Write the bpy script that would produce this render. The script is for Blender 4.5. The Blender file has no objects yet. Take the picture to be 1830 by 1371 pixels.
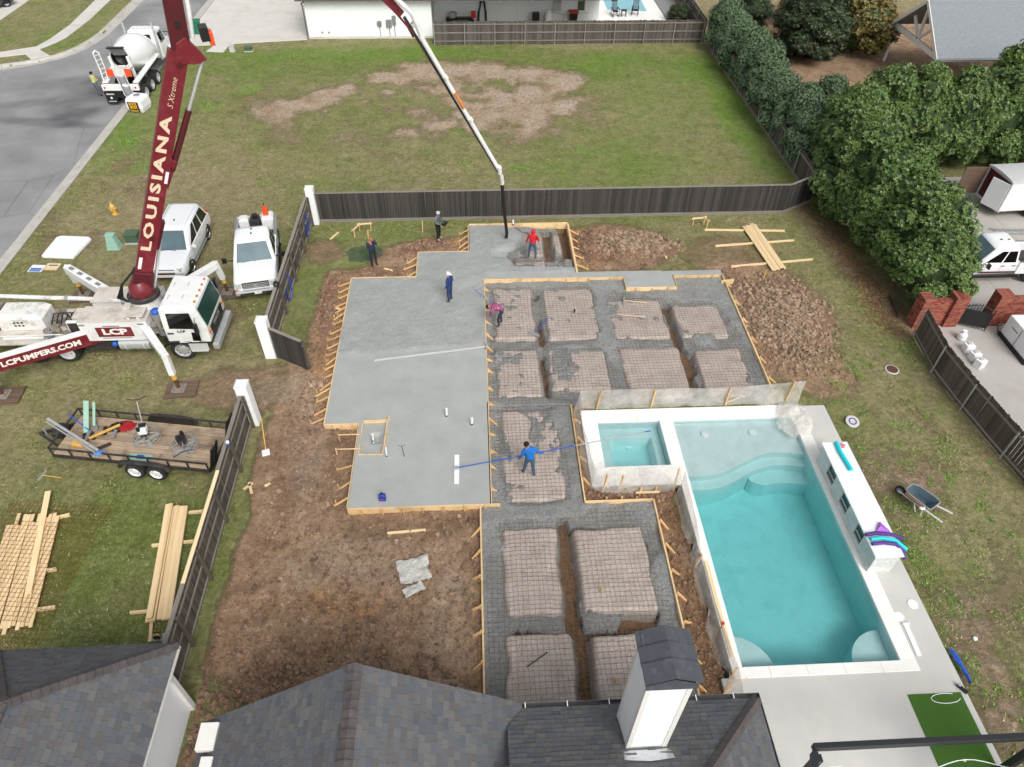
import bpy, math, random, bisect
import numpy as np
from mathutils import Vector, Matrix
random.seed(7); RNG = np.random.default_rng(11)
S = bpy.context.scene; C = S.collection
R = math.radians
# ------------------------------------------------------------ camera
FPX, CXP, CYP, CAMH = 1270.0, 915.0, 685.5, 21.7
YAW, PITCH, ROLL = R(3.39), R(44.64), R(-0.865)
_f = np.array([math.sin(YAW)*math.cos(PITCH), math.cos(YAW)*math.cos(PITCH), -math.sin(PITCH)])
_r = np.array([math.cos(YAW), -math.sin(YAW), 0.0]); _d = np.cross(_f, _r)
CF, CR, CD = _f, math.cos(ROLL)*_r+math.sin(ROLL)*_d, -math.sin(ROLL)*_r+math.cos(ROLL)*_d
cd = bpy.data.cameras.new('camera'); cam = bpy.data.objects.new('camera', cd); C.objects.link(cam)
cam.matrix_world = Matrix(((CR[0], -CD[0], -CF[0], 0), (CR[1], -CD[1], -CF[1], 0), (CR[2], -CD[2], -CF[2], CAMH), (0, 0, 0, 1)))
cd.sensor_width = 36; cd.lens = 36*FPX/1830; cd.clip_end = 3000; cd.clip_start = 0.3
S.camera = cam
S.render.resolution_x = 1024; S.render.resolution_y = 767
# ------------------------------------------------------------ sky and sun (bright overcast)
W = bpy.data.worlds.new('World'); S.world = W; W.use_nodes = True
wn = W.node_tree.nodes; wl = W.node_tree.links
bg = wn['Background']; sky = wn.new('ShaderNodeTexSky'); sky.sky_type = 'NISHITA'; sky.sun_disc = False
SUN_EL, SUN_AZ = 46, 158            # degrees; azimuth clockwise from +Y
sky.sun_elevation = R(SUN_EL); sky.sun_rotation = R(SUN_AZ); sky.dust_density = 4.0; sky.air_density = 1.0
hs = wn.new('ShaderNodeHueSaturation'); hs.inputs['Saturation'].default_value = 0.22
wl.new(sky.outputs[0], hs.inputs['Color']); wl.new(hs.outputs[0], bg.inputs[0]); bg.inputs[1].default_value = 0.15
sd = bpy.data.lights.new('sun', 'SUN'); sd.energy = 1.5; sd.angle = R(28); sd.color = (1, 0.97, 0.92)
so = bpy.data.objects.new('sun', sd); C.objects.link(so)
sdir = Vector((math.sin(R(SUN_AZ))*math.cos(R(SUN_EL)), math.cos(R(SUN_AZ))*math.cos(R(SUN_EL)), math.sin(R(SUN_EL))))
so.rotation_euler = sdir.to_track_quat('Z', 'Y').to_euler()
S.view_settings.view_transform = 'Standard'; S.view_settings.look = 'None'
S.view_settings.exposure = 0.12; S.view_settings.gamma = 1
# ------------------------------------------------------------ pixel helpers (a pixel of the photograph is a direction)
def ray(px, py): return CF+CR*(px-CXP)/FPX+CD*(py-CYP)/FPX
def G(px, py, z=0.0):
    d = ray(px, py); t = (z-CAMH)/d[2]; return Vector((d[0]*t, d[1]*t, z))
def PY(px, py, y):
    d = ray(px, py); t = y/d[1]; return Vector((d[0]*t, y, CAMH+d[2]*t))
def lin(c): return c/12.92 if c <= .04045 else ((c+.055)/1.055)**2.4
def rgb(r, g, b): return (lin(r/255), lin(g/255), lin(b/255), 1)
# ------------------------------------------------------------ numpy noise
_T = np.random.default_rng(3).random((512, 512))
def vn(x, y, s=0):
    x = np.asarray(x, float)+s*17.3; y = np.asarray(y, float)+s*31.7
    xi = np.floor(x).astype(int); yi = np.floor(y).astype(int); fx = x-xi; fy = y-yi
    fx = fx*fx*(3-2*fx); fy = fy*fy*(3-2*fy)
    a = _T[xi % 512, yi % 512]; b = _T[(xi+1) % 512, yi % 512]; c = _T[xi % 512, (yi+1) % 512]; d = _T[(xi+1) % 512, (yi+1) % 512]
    return (a*(1-fx)+b*fx)*(1-fy)+(c*(1-fx)+d*fx)*fy
def fbm(x, y, o=4, s=0):
    t = 0; a = .5; k = 1
    for i in range(o): t = t+a*(vn(x*k, y*k, s+i)-.5)*2; a *= .5; k *= 2.03
    return t
def sst(e0, e1, x):
    t = np.clip((x-e0)/(e1-e0), 0, 1); return t*t*(3-2*t)
# ------------------------------------------------------------ scene helpers
def tag(o, label, cat=None, group=None, kind=None):
    if label: o['label'] = label
    if cat: o['category'] = cat
    if group: o['group'] = group
    if kind: o['kind'] = kind
    return o
def thing(name, label, cat, loc=(0, 0, 0), rz=0.0, group=None):
    o = bpy.data.objects.new(name, None); C.objects.link(o); o.empty_display_size = .2
    o.location = loc; o.rotation_euler = (0, 0, rz); tag(o, label, cat, group); return o
def link(name, me, parent=None, loc=None, rz=None, mat=None):
    o = bpy.data.objects.new(name, me); C.objects.link(o)
    if parent: o.parent = parent
    if loc is not None: o.location = loc
    if rz is not None: o.rotation_euler = (0, 0, rz) if not hasattr(rz, '__len__') else rz
    return o
def copytree(o, parent=None):
    c = o.copy(); C.objects.link(c); c.parent = parent
    for ch in list(o.children): copytree(ch, c)
    return c
V = Vector
class MB:
    def __init__(s): s.v = []; s.f = []; s.m = []; s.cur = 0
    def mat(s, i): s.cur = i; return s
    def add(s, vs, fs):
        n = len(s.v); s.v += [tuple(p) for p in vs]; s.f += [tuple(i+n for i in f) for f in fs]; s.m += [s.cur]*len(fs); return s
    def box(s, x0, x1, y0, y1, z0, z1):
        return s.add([(x0, y0, z0), (x1, y0, z0), (x1, y1, z0), (x0, y1, z0), (x0, y0, z1), (x1, y0, z1), (x1, y1, z1), (x0, y1, z1)],
                     [(0, 3, 2, 1), (4, 5, 6, 7), (0, 1, 5, 4), (1, 2, 6, 5), (2, 3, 7, 6), (3, 0, 4, 7)])
    def cbox(s, c, d, rz=0, m=None):
        h = [k/2 for k in d]; M_ = Matrix.Translation(V(c)) @ (m.to_4x4() if m else Matrix.Rotation(rz, 4, 'Z'))
        ps = [M_ @ V((sx*h[0], sy*h[1], sz*h[2])) for sz in (-1, 1) for sx, sy in ((-1, -1), (1, -1), (1, 1), (-1, 1))]
        return s.add(ps, [(0, 3, 2, 1), (4, 5, 6, 7), (0, 1, 5, 4), (1, 2, 6, 5), (2, 3, 7, 6), (3, 0, 4, 7)])
    def frame(s, p0, p1, up=None):
        z = (V(p1)-V(p0)); L = z.length; z.normalize(); up = V(up) if up else (V((0, 0, 1)) if abs(z.z) < .95 else V((0, 1, 0)))
        x = up.cross(z).normalized(); y = z.cross(x); return x, y, z, L
    def beam(s, p0, p1, w, h, up=None, w2=None, h2=None):
        x, y, z, L = s.frame(p0, p1, up); p0 = V(p0); p1 = V(p1); w2 = w if w2 is None else w2; h2 = h if h2 is None else h2
        ps = [p+x*sx*ww/2+y*sy*hh/2 for p, ww, hh in ((p0, w, h), (p1, w2, h2)) for sx, sy in ((-1, -1), (1, -1), (1, 1), (-1, 1))]
        return s.add(ps, [(0, 3, 2, 1), (4, 5, 6, 7), (0, 1, 5, 4), (1, 2, 6, 5), (2, 3, 7, 6), (3, 0, 4, 7)])
    def tube(s, p0, p1, r, n=8, r2=None, caps=True):
        x, y, z, L = s.frame(p0, p1); r2 = r if r2 is None else r2; p0 = V(p0); p1 = V(p1)
        ps = [p+(x*math.cos(2*math.pi*i/n)+y*math.sin(2*math.pi*i/n))*rr for p, rr in ((p0, r), (p1, r2)) for i in range(n)]
        fs = [(i, (i+1) % n, n+(i+1) % n, n+i) for i in range(n)]
        if caps: fs += [tuple(range(n-1, -1, -1)), tuple(range(n, 2*n))]
        return s.add(ps, fs)
    def path(s, pts, r, n=6, rs=None):
        pts = [V(p) for p in pts]; rings = []; up = V((0, 0, 1))
        for i, p in enumerate(pts):
            t = (pts[min(i+1, len(pts)-1)]-pts[max(i-1, 0)]).normalized()
            u = up if abs(t.z) < .95 else V((0, 1, 0)); x = u.cross(t).normalized(); y = t.cross(x); rr = rs[i] if rs else r
            rings.append([p+(x*math.cos(2*math.pi*k/n)+y*math.sin(2*math.pi*k/n))*rr for k in range(n)])
        return s.loft(rings)
    def loft(s, rings, cap=True, closed=True):
        n = len(rings[0]); vs = [p for r_ in rings for p in r_]; fs = []
        for j in range(len(rings)-1):
            for i in range(n if closed else n-1): fs.append((j*n+i, j*n+(i+1) % n, (j+1)*n+(i+1) % n, (j+1)*n+i))
        if cap: fs += [tuple(range(n-1, -1, -1)), tuple(range((len(rings)-1)*n, len(rings)*n))]
        return s.add(vs, fs)
    def lathe(s, prof, n=20, mx=None, cap=True):       # prof: (radius, height) about local Z
        mx = mx or Matrix()
        return s.loft([[mx @ V((r_*math.cos(2*math.pi*i/n), r_*math.sin(2*math.pi*i/n), h)) for i in range(n)] for r_, h in prof], cap)
    def prism(s, poly, z0, z1):
        n = len(poly); vs = [(p[0], p[1], z0) for p in poly]+[(p[0], p[1], z1) for p in poly]
        return s.add(vs, [tuple(range(n-1, -1, -1)), tuple(range(n, 2*n))]+[(i, (i+1) % n, n+(i+1) % n, n+i) for i in range(n)])
    def xprism(s, poly, y0, y1):                        # polygon in x,z extruded along y
        n = len(poly); vs = [(p[0], y0, p[1]) for p in poly]+[(p[0], y1, p[1]) for p in poly]
        return s.add(vs, [tuple(range(n)), tuple(range(2*n-1, n-1, -1))]+[(i, n+i, n+(i+1) % n, (i+1) % n) for i in range(n)])
    def ball(s, c, r, n=10, k=6):
        r = (r, r, r) if not hasattr(r, '__len__') else r; c = V(c); rings = []
        for j in range(1, k):
            a = math.pi*j/k-math.pi/2
            rings.append([c+V((r[0]*math.cos(a)*math.cos(2*math.pi*i/n), r[1]*math.cos(a)*math.sin(2*math.pi*i/n), r[2]*math.sin(a))) for i in range(n)])
        return s.loft(rings)
    def rock(s, c, r, rn):
        ps = []; d = [rn.uniform(.6, 1.15) for _ in range(8)]; a0 = rn.uniform(0, 6.28)
        for i in range(4): a = a0+i*1.571; ps.append((c[0]+r*d[i]*math.cos(a), c[1]+r*d[i]*math.sin(a), c[2]-.15*r+r*rn.uniform(-.1, .25)))
        for i in range(4): a = a0+.4+i*1.571; ps.append((c[0]+.6*r*d[4+i]*math.cos(a), c[1]+.6*r*d[4+i]*math.sin(a), c[2]+r*rn.uniform(.45, .8)))
        return s.add(ps, [(0, 1, 5, 4), (1, 2, 6, 5), (2, 3, 7, 6), (3, 0, 4, 7), (4, 5, 6, 7), (3, 2, 1, 0)])
    def pane(s, A, B, Cc, D, u0, u1, v0, v1, off=.006, ins=0):
        A, B, Cc, D = map(V, (A, B, Cc, D)); q = lambda u, v: (A*(1-u)+B*u)*(1-v)+(D*(1-u)+Cc*u)*v
        n = (B-A).cross(D-A).normalized()*off
        return s.add([q(u0, v0)+n, q(u1, v0)+n, q(u1-ins, v1)+n, q(u0+ins, v1)+n], [(0, 1, 2, 3)])
    def mesh(s, name, mats):
        me = bpy.data.meshes.new(name); me.from_pydata(s.v, [], s.f)
        for m in (mats if isinstance(mats, (list, tuple)) else [mats]): me.materials.append(m)
        if any(s.m): me.polygons.foreach_set('material_index', s.m)
        return me
    def build(s, name, mats, parent=None, loc=None, rz=None, smooth=False, bevel=0, seg=2):
        me = s.mesh(name, mats)
        if smooth:
            me.polygons.foreach_set('use_smooth', [True]*len(me.polygons))
            if smooth != 'all':
                me.update(); me.set_sharp_from_angle(angle=R(smooth if smooth is not True else 40))
        o = link(name, me, parent, loc, rz)
        if bevel:
            b = o.modifiers.new('bevel', 'BEVEL'); b.width = bevel; b.segments = seg; b.limit_method = 'ANGLE'; b.angle_limit = R(35)
        return o
def grid_mesh(name, xs, ys, Z, mask=None, attrs=None, mats=(), smooth=True):
    X, Y = np.meshgrid(xs, ys, indexing='ij'); nx, ny = X.shape
    co = np.stack([X, Y, Z], -1).reshape(-1, 3)
    i, j = np.meshgrid(np.arange(nx-1), np.arange(ny-1), indexing='ij'); a = i*ny+j
    q = np.stack([a, a+ny, a+ny+1, a+1], -1).reshape(-1, 4)
    if mask is not None: q = q[mask.reshape(-1)]
    used = np.unique(q); mp = np.zeros(len(co), int); mp[used] = np.arange(len(used)); co = co[used]; q = mp[q]
    me = bpy.data.meshes.new(name); me.vertices.add(len(co)); me.vertices.foreach_set('co', co.ravel())
    me.loops.add(q.size); me.loops.foreach_set('vertex_index', q.ravel()); me.polygons.add(len(q))
    me.polygons.foreach_set('loop_start', np.arange(0, q.size, 4)); me.polygons.foreach_set('loop_total', np.full(len(q), 4))
    me.update(calc_edges=True)
    if smooth: me.polygons.foreach_set('use_smooth', [True]*len(q))
    for k, v in (attrs or {}).items():
        at = me.attributes.new(k, 'FLOAT', 'POINT'); at.data.foreach_set('value', v.reshape(-1)[used].astype(np.float32))
    for m in mats: me.materials.append(m)
    return me
def text(body, size, parent, mat, origin, xdir, ydir, name='lettering', bold=0.0, shear=0.0, width=None, extr=.002, space=1.0):
    cu = bpy.data.curves.new(name, 'FONT'); cu.body = body; cu.size = size; cu.offset = bold; cu.shear = shear; cu.extrude = extr; cu.resolution_u = 2
    cu.space_character = space; cu.align_x = 'CENTER'; cu.align_y = 'CENTER'
    t = bpy.data.objects.new(name, cu); C.objects.link(t); bpy.context.view_layer.update()
    me = bpy.data.meshes.new_from_object(t.evaluated_get(bpy.context.evaluated_depsgraph_get())); bpy.data.objects.remove(t)
    x = V(xdir).normalized(); y = V(ydir).normalized(); z = x.cross(y)
    k = 1.0
    if width:
        xs_ = [v.co.x for v in me.vertices]; k = width/max(1e-6, max(xs_)-min(xs_))
    for v in me.vertices: v.co = V(origin)+x*v.co.x*k+y*v.co.y+z*v.co.z
    me.materials.clear(); me.materials.append(mat)
    return link(name, me, parent)
# ------------------------------------------------------------ materials
class NT:
    def __init__(s, name):
        s.m = bpy.data.materials.new(name); s.m.use_nodes = True; s.t = s.m.node_tree; s.b = s.t.nodes['Principled BSDF']
        s.geo = s.t.nodes.new('ShaderNodeNewGeometry'); s.tc = s.t.nodes.new('ShaderNodeTexCoord')
    def n(s, ty, **k):
        o = s.t.nodes.new('ShaderNode'+ty)
        for a, v in k.items(): setattr(o, a, v)
        return o
    def l(s, a, b): s.t.links.new(a, b)
    def noise(s, scale, detail=4, rough=.6, vec=None, dist=0, stretch=None):
        o = s.n('TexNoise'); o.inputs['Scale'].default_value = scale; o.inputs['Detail'].default_value = detail; o.inputs['Roughness'].default_value = rough
        o.inputs['Distortion'].default_value = dist; vec = vec or s.geo.outputs['Position']
        if stretch:
            m = s.n('Mapping'); m.inputs['Scale'].default_value = stretch; s.l(vec, m.inputs['Vector']); vec = m.outputs[0]
        s.l(vec, o.inputs['Vector']); return o.outputs['Fac']
    def vor(s, scale, feat='F1', out='Distance', vec=None):
        o = s.n('TexVoronoi', feature=feat); o.inputs['Scale'].default_value = scale; s.l(vec or s.geo.outputs['Position'], o.inputs['Vector']); return o.outputs[out]
    def ramp(s, fac, stops):
        o = s.n('ValToRGB'); e = o.color_ramp.elements
        while len(e) < len(stops): e.new(.5)
        for i, (p, c) in enumerate(stops): e[i].position = p; e[i].color = c if hasattr(c, '__len__') else (c, c, c, 1)
        s.l(fac, o.inputs[0]); return o.outputs[0]
    def mix(s, f, a, b, mode='MIX'):
        o = s.n('Mix', data_type='RGBA', blend_type=mode)
        for k, v in ((0, f), (6, a), (7, b)):
            if hasattr(v, 'is_linked'): s.l(v, o.inputs[k])
            elif k == 0: o.inputs[0].default_value = v
            else: o.inputs[k].default_value = v
        return o.outputs[2]
    def math(s, op, a, b=0.0):
        o = s.n('Math', operation=op)
        for k, v in ((0, a), (1, b)):
            if hasattr(v, 'is_linked'): s.l(v, o.inputs[k])
            else: o.inputs[k].default_value = v
        return o.outputs[0]
    def attr(s, name): o = s.n('Attribute', attribute_name=name); return o.outputs['Fac']
    def rand(s): return s.n('ObjectInfo').outputs['Random']
    def col(s, v):
        if hasattr(v, 'is_linked'): s.l(v, s.b.inputs['Base Color'])
        else: s.b.inputs['Base Color'].default_value = v
    def bump(s, h, dist=.02, strength=1.0):
        o = s.n('Bump'); o.inputs['Distance'].default_value = dist; o.inputs['Strength'].default_value = strength
        s.l(h, o.inputs['Height']); s.l(o.outputs[0], s.b.inputs['Normal'])
    def set(s, **k):
        for a, v in k.items():
            i = s.b.inputs[a.replace('_', ' ')]
            if hasattr(v, 'is_linked'): s.l(v, i)
            else: i.default_value = v
        return s
def mk(name, col, rough=.6, metal=0.0, var=.12, scale=3, bump=0, bscale=40, rand=0.0, col2=None, local=False, coat=0, spec=.5, dirt=None, stretch=None, isl=0):
    t = NT(name); vec = t.tc.outputs['Object'] if local else t.geo.outputs['Position']
    k = [min(1, c*(1+var)) for c in col[:3]]+[1]; d = list(col2) if col2 else [c*(1-var) for c in col[:3]]+[1]
    o = t.mix(t.ramp(t.noise(scale, 5, .65, vec, stretch=stretch), [(.3, 0), (.7, 1)]), tuple(d), tuple(k))
    if dirt: o = t.mix(t.ramp(t.noise(dirt[1], 6, .7, vec), [(.5, 0), (.72, dirt[2])]), o, dirt[0])
    if isl: o = t.mix(1.0, o, t.ramp(t.geo.outputs['Random Per Island'], [(0, 1-isl), (1, 1+isl)]), 'MULTIPLY')
    if rand: o = t.mix(1.0, o, t.ramp(t.rand(), [(0, 1-rand), (1, 1+rand)]), 'MULTIPLY')
    t.col(o); t.set(Roughness=rough, Metallic=metal); t.b.inputs['Coat Weight'].default_value = coat; t.b.inputs['Specular IOR Level'].default_value = spec
    if bump: t.bump(t.noise(bscale, 4, .6, vec, stretch=stretch), bump)
    return t.m
def wood(name, a, b, along=0, rand=.15, grain=1.0, rough=.75, wet=None):
    t = NT(name); st = [18, 18, 18]; st[along] = .8
    g = t.noise(1.2*grain, 5, .65, t.tc.outputs['Object'], .6, tuple(st)); o = t.mix(t.ramp(g, [(.3, 0), (.7, 1)]), a, b)
    o = t.mix(1.0, o, t.ramp(t.rand(), [(0, 1-rand), (1, 1+rand)]), 'MULTIPLY')
    if wet: o = t.mix(t.ramp(t.noise(1.3, 5, .7), [(.5, 0), (.7, wet[1])]), o, wet[0])
    t.col(o); t.set(Roughness=rough); t.bump(g, .003); return t.m
MAT = {}
def build_mats():
    m = MAT
    m['white'] = mk('white_paint', rgb(232, 233, 232), .35, var=.03, dirt=(rgb(170, 160, 145), 1.2, .35), coat=.3)
    m['white_clean'] = mk('white_car_paint', rgb(238, 240, 242), .25, var=.01, coat=.6)
    m['white_worn'] = mk('white_worn_paint', rgb(226, 225, 220), .45, var=.04, dirt=(rgb(128, 112, 92), 2.2, .75), scale=2)
    m['white_deck'] = mk('dusty_white_deck', rgb(205, 198, 188), .6, var=.08, dirt=(rgb(140, 122, 100), 1.6, .7))
    m['siding'] = mk('white_siding', rgb(243, 246, 248), .5, var=.02, scale=1.5, bump=.002, bscale=60)
    m['maroon'] = mk('maroon_paint', rgb(112, 30, 40), .38, var=.12, scale=2, dirt=(rgb(150, 75, 78), 1.7, .5), coat=.15)
    m['maroon_dk'] = mk('dark_maroon', rgb(82, 20, 28), .4, var=.15, dirt=(rgb(60, 40, 36), 2.5, .5))
    m['black'] = mk('black_paint', rgb(28, 28, 30), .45, var=.25)
    m['dark'] = mk('dark_grimy_metal', rgb(48, 46, 45), .6, var=.35, scale=6, dirt=(rgb(105, 92, 76), 4, .6))
    m['grime'] = mk('grimy_concrete_splashed_metal', rgb(140, 132, 120), .7, var=.3, scale=7, dirt=(rgb(62, 55, 50), 6, .9), bump=.02, bscale=18)
    m['rubber'] = mk('rubber', rgb(38, 38, 39), .85, var=.2, scale=8, dirt=(rgb(92, 86, 76), 3, .45))
    m['chrome'] = mk('bright_metal', rgb(214, 216, 218), .25, .55, var=.08, scale=8)
    m['steel'] = mk('steel', rgb(184, 186, 187), .4, .35, var=.15, scale=6)
    m['galv'] = mk('galvanised', rgb(166, 168, 168), .5, .25, var=.15, scale=4)
    m['rust'] = mk('rusty_steel', rgb(96, 66, 48), .8, .1, var=.3, scale=9)
    m['orange'] = mk('orange', rgb(226, 82, 34), .45, var=.06)
    m['red'] = mk('red_plastic', rgb(200, 40, 34), .45, var=.08)
    m['green_bin'] = mk('green_plastic', rgb(22, 112, 84), .5, var=.08)
    m['util'] = mk('utility_green', rgb(74, 98, 76), .55, var=.1, local=True)
    m['pale_green'] = mk('pale_green_plastic', rgb(150, 190, 172), .5, var=.06, local=True)
    m['yellow'] = mk('hydrant_yellow', rgb(220, 172, 84), .5, var=.1)
    m['blue'] = mk('blue_plastic', rgb(28, 62, 160), .4, var=.1)
    m['orange2'] = mk('rusty_orange_pipe', rgb(196, 128, 74), .6, var=.25, scale=8)
    m['bluep'] = mk('blue_pole', rgb(40, 92, 190), .4, var=.08)
    m['teal'] = mk('turquoise_foam', rgb(20, 205, 214), .6, var=.05)
    m['purple'] = mk('purple_foam', rgb(80, 50, 130), .65, var=.08)
    m['pink'] = mk('pink', rgb(235, 140, 150), .6, var=.1)
    m['lilac'] = mk('lilac_mesh', rgb(165, 95, 205), .6, var=.1)
    t = NT('car_glass'); t.col(rgb(30, 38, 42)); t.set(Roughness=.06); t.b.inputs['Specular IOR Level'].default_value = .8; t.b.inputs['Coat Weight'].default_value = .6; m['glass'] = t.m
    t = NT('windscreen_glass'); t.col(t.mix(t.noise(2, 3), rgb(70, 90, 96), rgb(105, 128, 134))); t.set(Roughness=.3); t.b.inputs['Specular IOR Level'].default_value = .35; m['wind'] = t.m
    t = NT('cab_windscreen'); t.col(t.mix(t.noise(3, 3), rgb(24, 50, 46), rgb(50, 84, 78))); t.set(Roughness=.2); t.b.inputs['Specular IOR Level'].default_value = .4; m['wind2'] = t.m
    m['dkglass'] = mk('black_glass', rgb(14, 15, 17), .05, var=.1, coat=.5)
    m['lamp'] = mk('lamp_lens', rgb(190, 196, 196), .12, var=.15, scale=12, coat=.6)
    m['amber'] = mk('amber_lens', rgb(205, 120, 40), .2, var=.1)
    m['pine'] = wood('pine', rgb(222, 190, 142), rgb(240, 216, 172), rand=.1)
    m['pine_y'] = wood('pine_along_y', rgb(226, 196, 150), rgb(243, 220, 178), along=1, rand=.1)
    m['pine_z'] = wood('pine_upright', rgb(205, 160, 104), rgb(232, 196, 142), along=2, rand=.14)
    m['pine_dirty'] = wood('pine_concrete_splashed', rgb(214, 178, 128), rgb(238, 210, 164), rand=.1, wet=(rgb(150, 128, 100), .7))
    m['picket'] = wood('weathered_picket', rgb(36, 34, 34), rgb(80, 76, 73), along=2, rand=.42, grain=1.3, rough=.85)
    m['picket_br'] = wood('weathered_brown_picket', rgb(58, 53, 48), rgb(112, 103, 94), along=2, rand=.36, grain=1.2, rough=.85)
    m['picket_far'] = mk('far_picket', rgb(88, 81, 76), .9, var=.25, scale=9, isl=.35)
    m['rail'] = wood('weathered_rail', rgb(112, 106, 98), rgb(150, 143, 133), along=0, rand=.12, rough=.85)
    m['rail_y'] = wood('weathered_rail_y', rgb(104, 98, 90), rgb(142, 134, 124), along=1, rand=.12, rough=.85)
    m['post'] = wood('weathered_post', rgb(74, 66, 56), rgb(112, 102, 88), along=2, rand=.12, rough=.85)
    m['plank'] = wood('trailer_plank', rgb(140, 120, 99), rgb(186, 165, 140), along=0, rand=.2, wet=(rgb(84, 68, 56), .85))
    m['oldwood'] = wood('old_timber', rgb(84, 66, 54), rgb(126, 104, 88), along=0, rand=.15)
    m['concrete'] = mk('concrete_flatwork', rgb(206, 203, 196), .8, var=.06, scale=.8, bump=.004, bscale=30, dirt=(rgb(176, 166, 150), .6, .5))
    m['kerbc'] = mk('kerb_concrete', rgb(184, 181, 174), .85, var=.1, scale=1.2, bump=.004, bscale=30, dirt=(rgb(140, 134, 124), .9, .6))
    m['deck'] = mk('pool_deck_concrete', rgb(196, 195, 190), .75, var=.05, scale=.9, bump=.003, bscale=40, dirt=(rgb(214, 208, 196), .35, .8))
    m['coping'] = mk('white_coping_stone', rgb(240, 239, 234), .6, var=.03, scale=2, dirt=(rgb(222, 208, 184), .8, .45))
    m['plaster'] = mk('pool_plaster', rgb(216, 228, 228), .6, var=.04, scale=2, dirt=(rgb(186, 200, 198), 1.4, .5))
    m['driveconc'] = mk('neighbour_concrete', rgb(178, 174, 168), .8, var=.06, scale=.5, bump=.004, bscale=30, dirt=(rgb(150, 144, 136), .5, .5))
    m['ltgrey'] = mk('light_grey_panel', rgb(190, 192, 190), .6, var=.06)
    m['grey'] = mk('grey_panel', rgb(128, 130, 132), .6, var=.1)
    m['cloth_blue'] = mk('blue_rag', rgb(90, 130, 185), .9, var=.2, scale=10)
    m['cloth_red'] = mk('red_cloth', rgb(150, 22, 30), .9, var=.25, scale=10)
    m['turf'] = mk('artificial_turf', rgb(66, 106, 32), .95, var=.12, scale=30, bump=.01, bscale=200)
    m['stone'] = mk('stacked_white_stone', rgb(205, 208, 206), .7, var=.1, scale=9, rand=.1)
    m['stucco'] = mk('white_masonry', rgb(243, 245, 246), .7, var=.03, scale=1, bump=.004, bscale=25)
    m['gutter'] = mk('gutter_metal', rgb(92, 92, 94), .45, .2, var=.1)
    m['trim'] = mk('white_trim', rgb(232, 230, 224), .5, var=.03)
    m['blackbeam'] = mk('black_stained_beam', rgb(34, 36, 40), .5, var=.25, scale=6, stretch=(1, 12, 12))
    m['skin'] = mk('skin', rgb(176, 120, 92), .55, var=.06)
    m['letter_w'] = mk('white_lettering', rgb(236, 234, 228), .5, var=.03)
    m['letter_t'] = mk('faded_cream_lettering', rgb(222, 200, 172), .6, var=.08, scale=8)
    m['letter_b'] = mk('black_lettering', rgb(26, 26, 28), .5, var=.05)
    m['letter_y'] = mk('yellow_lettering', rgb(232, 176, 40), .5, var=.05)
    m['wire'] = mk('mesh_wire', rgb(104, 82, 70), .7, .2, var=.3, scale=3, col2=rgb(120, 116, 112))
    m['wire_rust'] = mk('rusty_wire', rgb(140, 84, 34), .8, .1, var=.2)
    # shingles with per-shingle tone
    t = NT('roof_shingle'); r1 = t.attr('tone')
    base = t.ramp(r1, [(0, rgb(84, 87, 92)), (.25, rgb(98, 101, 105)), (.5, rgb(93, 90, 90)), (.75, rgb(106, 106, 104)), (1, rgb(88, 93, 100))])
    base = t.mix(1.0, base, t.ramp(t.noise(60, 3, .7), [(.25, .72), (.75, 1.25)]), 'MULTIPLY'); t.col(base); t.set(Roughness=.9); t.bump(t.noise(180, 3), .003); m['shingle'] = t.m
    m['ridge'] = mk('ridge_cap_shingle', rgb(84, 78, 78), .9, var=.22, scale=5, bump=.004, bscale=150, rand=.08)
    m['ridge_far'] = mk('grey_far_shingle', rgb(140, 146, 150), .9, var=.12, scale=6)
    # brick
    t = NT('red_brick'); o = t.ramp(t.geo.outputs['Random Per Island'], [(0, rgb(108, 50, 42)), (.35, rgb(146, 74, 58)), (.7, rgb(172, 98, 80)), (1, rgb(120, 84, 74))]); o = t.mix(t.ramp(t.noise(3, 5, .7), [(.52, 0), (.7, .6)]), o, rgb(92, 60, 52)); t.col(o); t.set(Roughness=.9); t.bump(t.noise(60), .006); m['brick'] = t.m
    m['mortar'] = mk('mortar', rgb(178, 164, 150), .95, var=.1)
    # asphalt
    t = NT('asphalt'); o = t.mix(t.ramp(t.noise(.25, 5, .6), [(.35, 0), (.65, 1)]), rgb(128, 128, 129), rgb(152, 152, 152))
    o = t.mix(1.0, o, t.ramp(t.noise(45, 3, .7), [(.3, .8), (.7, 1.15)]), 'MULTIPLY')
    o = t.mix(t.attr('stain'), o, rgb(84, 82, 84)); ck = t.vor(.16, 'DISTANCE_TO_EDGE', vec=t.mix(.12, t.geo.outputs['Position'], t.n('TexNoise').outputs['Color']))
    o = t.mix(t.ramp(ck, [(0, .5), (.006, 0)]), o, rgb(92, 92, 94)); t.col(o); t.set(Roughness=t.ramp(t.attr('stain'), [(0, .9), (1, .62)])); t.bump(t.noise(90), .006); m['asphalt'] = t.m
    # wet concrete
    def wetc(name, a, b, rough, bd, bs, dk=.35):
        t = NT(name); o = t.mix(t.ramp(t.noise(1.1, 6, .65), [(.3, 0), (.7, 1)]), a, b); rg = t.attr('rough')
        o = t.mix(t.math('MULTIPLY', rg, t.ramp(t.noise(9, 7, .8), [(.42, 0), (.62, dk)])), o, [c*.55 for c in a[:3]]+[1]); o = t.mix(t.math('MULTIPLY', rg, t.ramp(t.noise(26, 4, .8), [(.5, 0), (.68, dk)])), o, [min(1, c*1.35) for c in b[:3]]+[1])
        t.col(o); t.set(Roughness=t.ramp(rg, [(0, rough), (1, rough+.2)])); t.b.inputs['Specular IOR Level'].default_value = .4
        h = t.math('MULTIPLY', t.noise(bs, 6, .75), rg); t.bump(h, bd); return t.m
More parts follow.
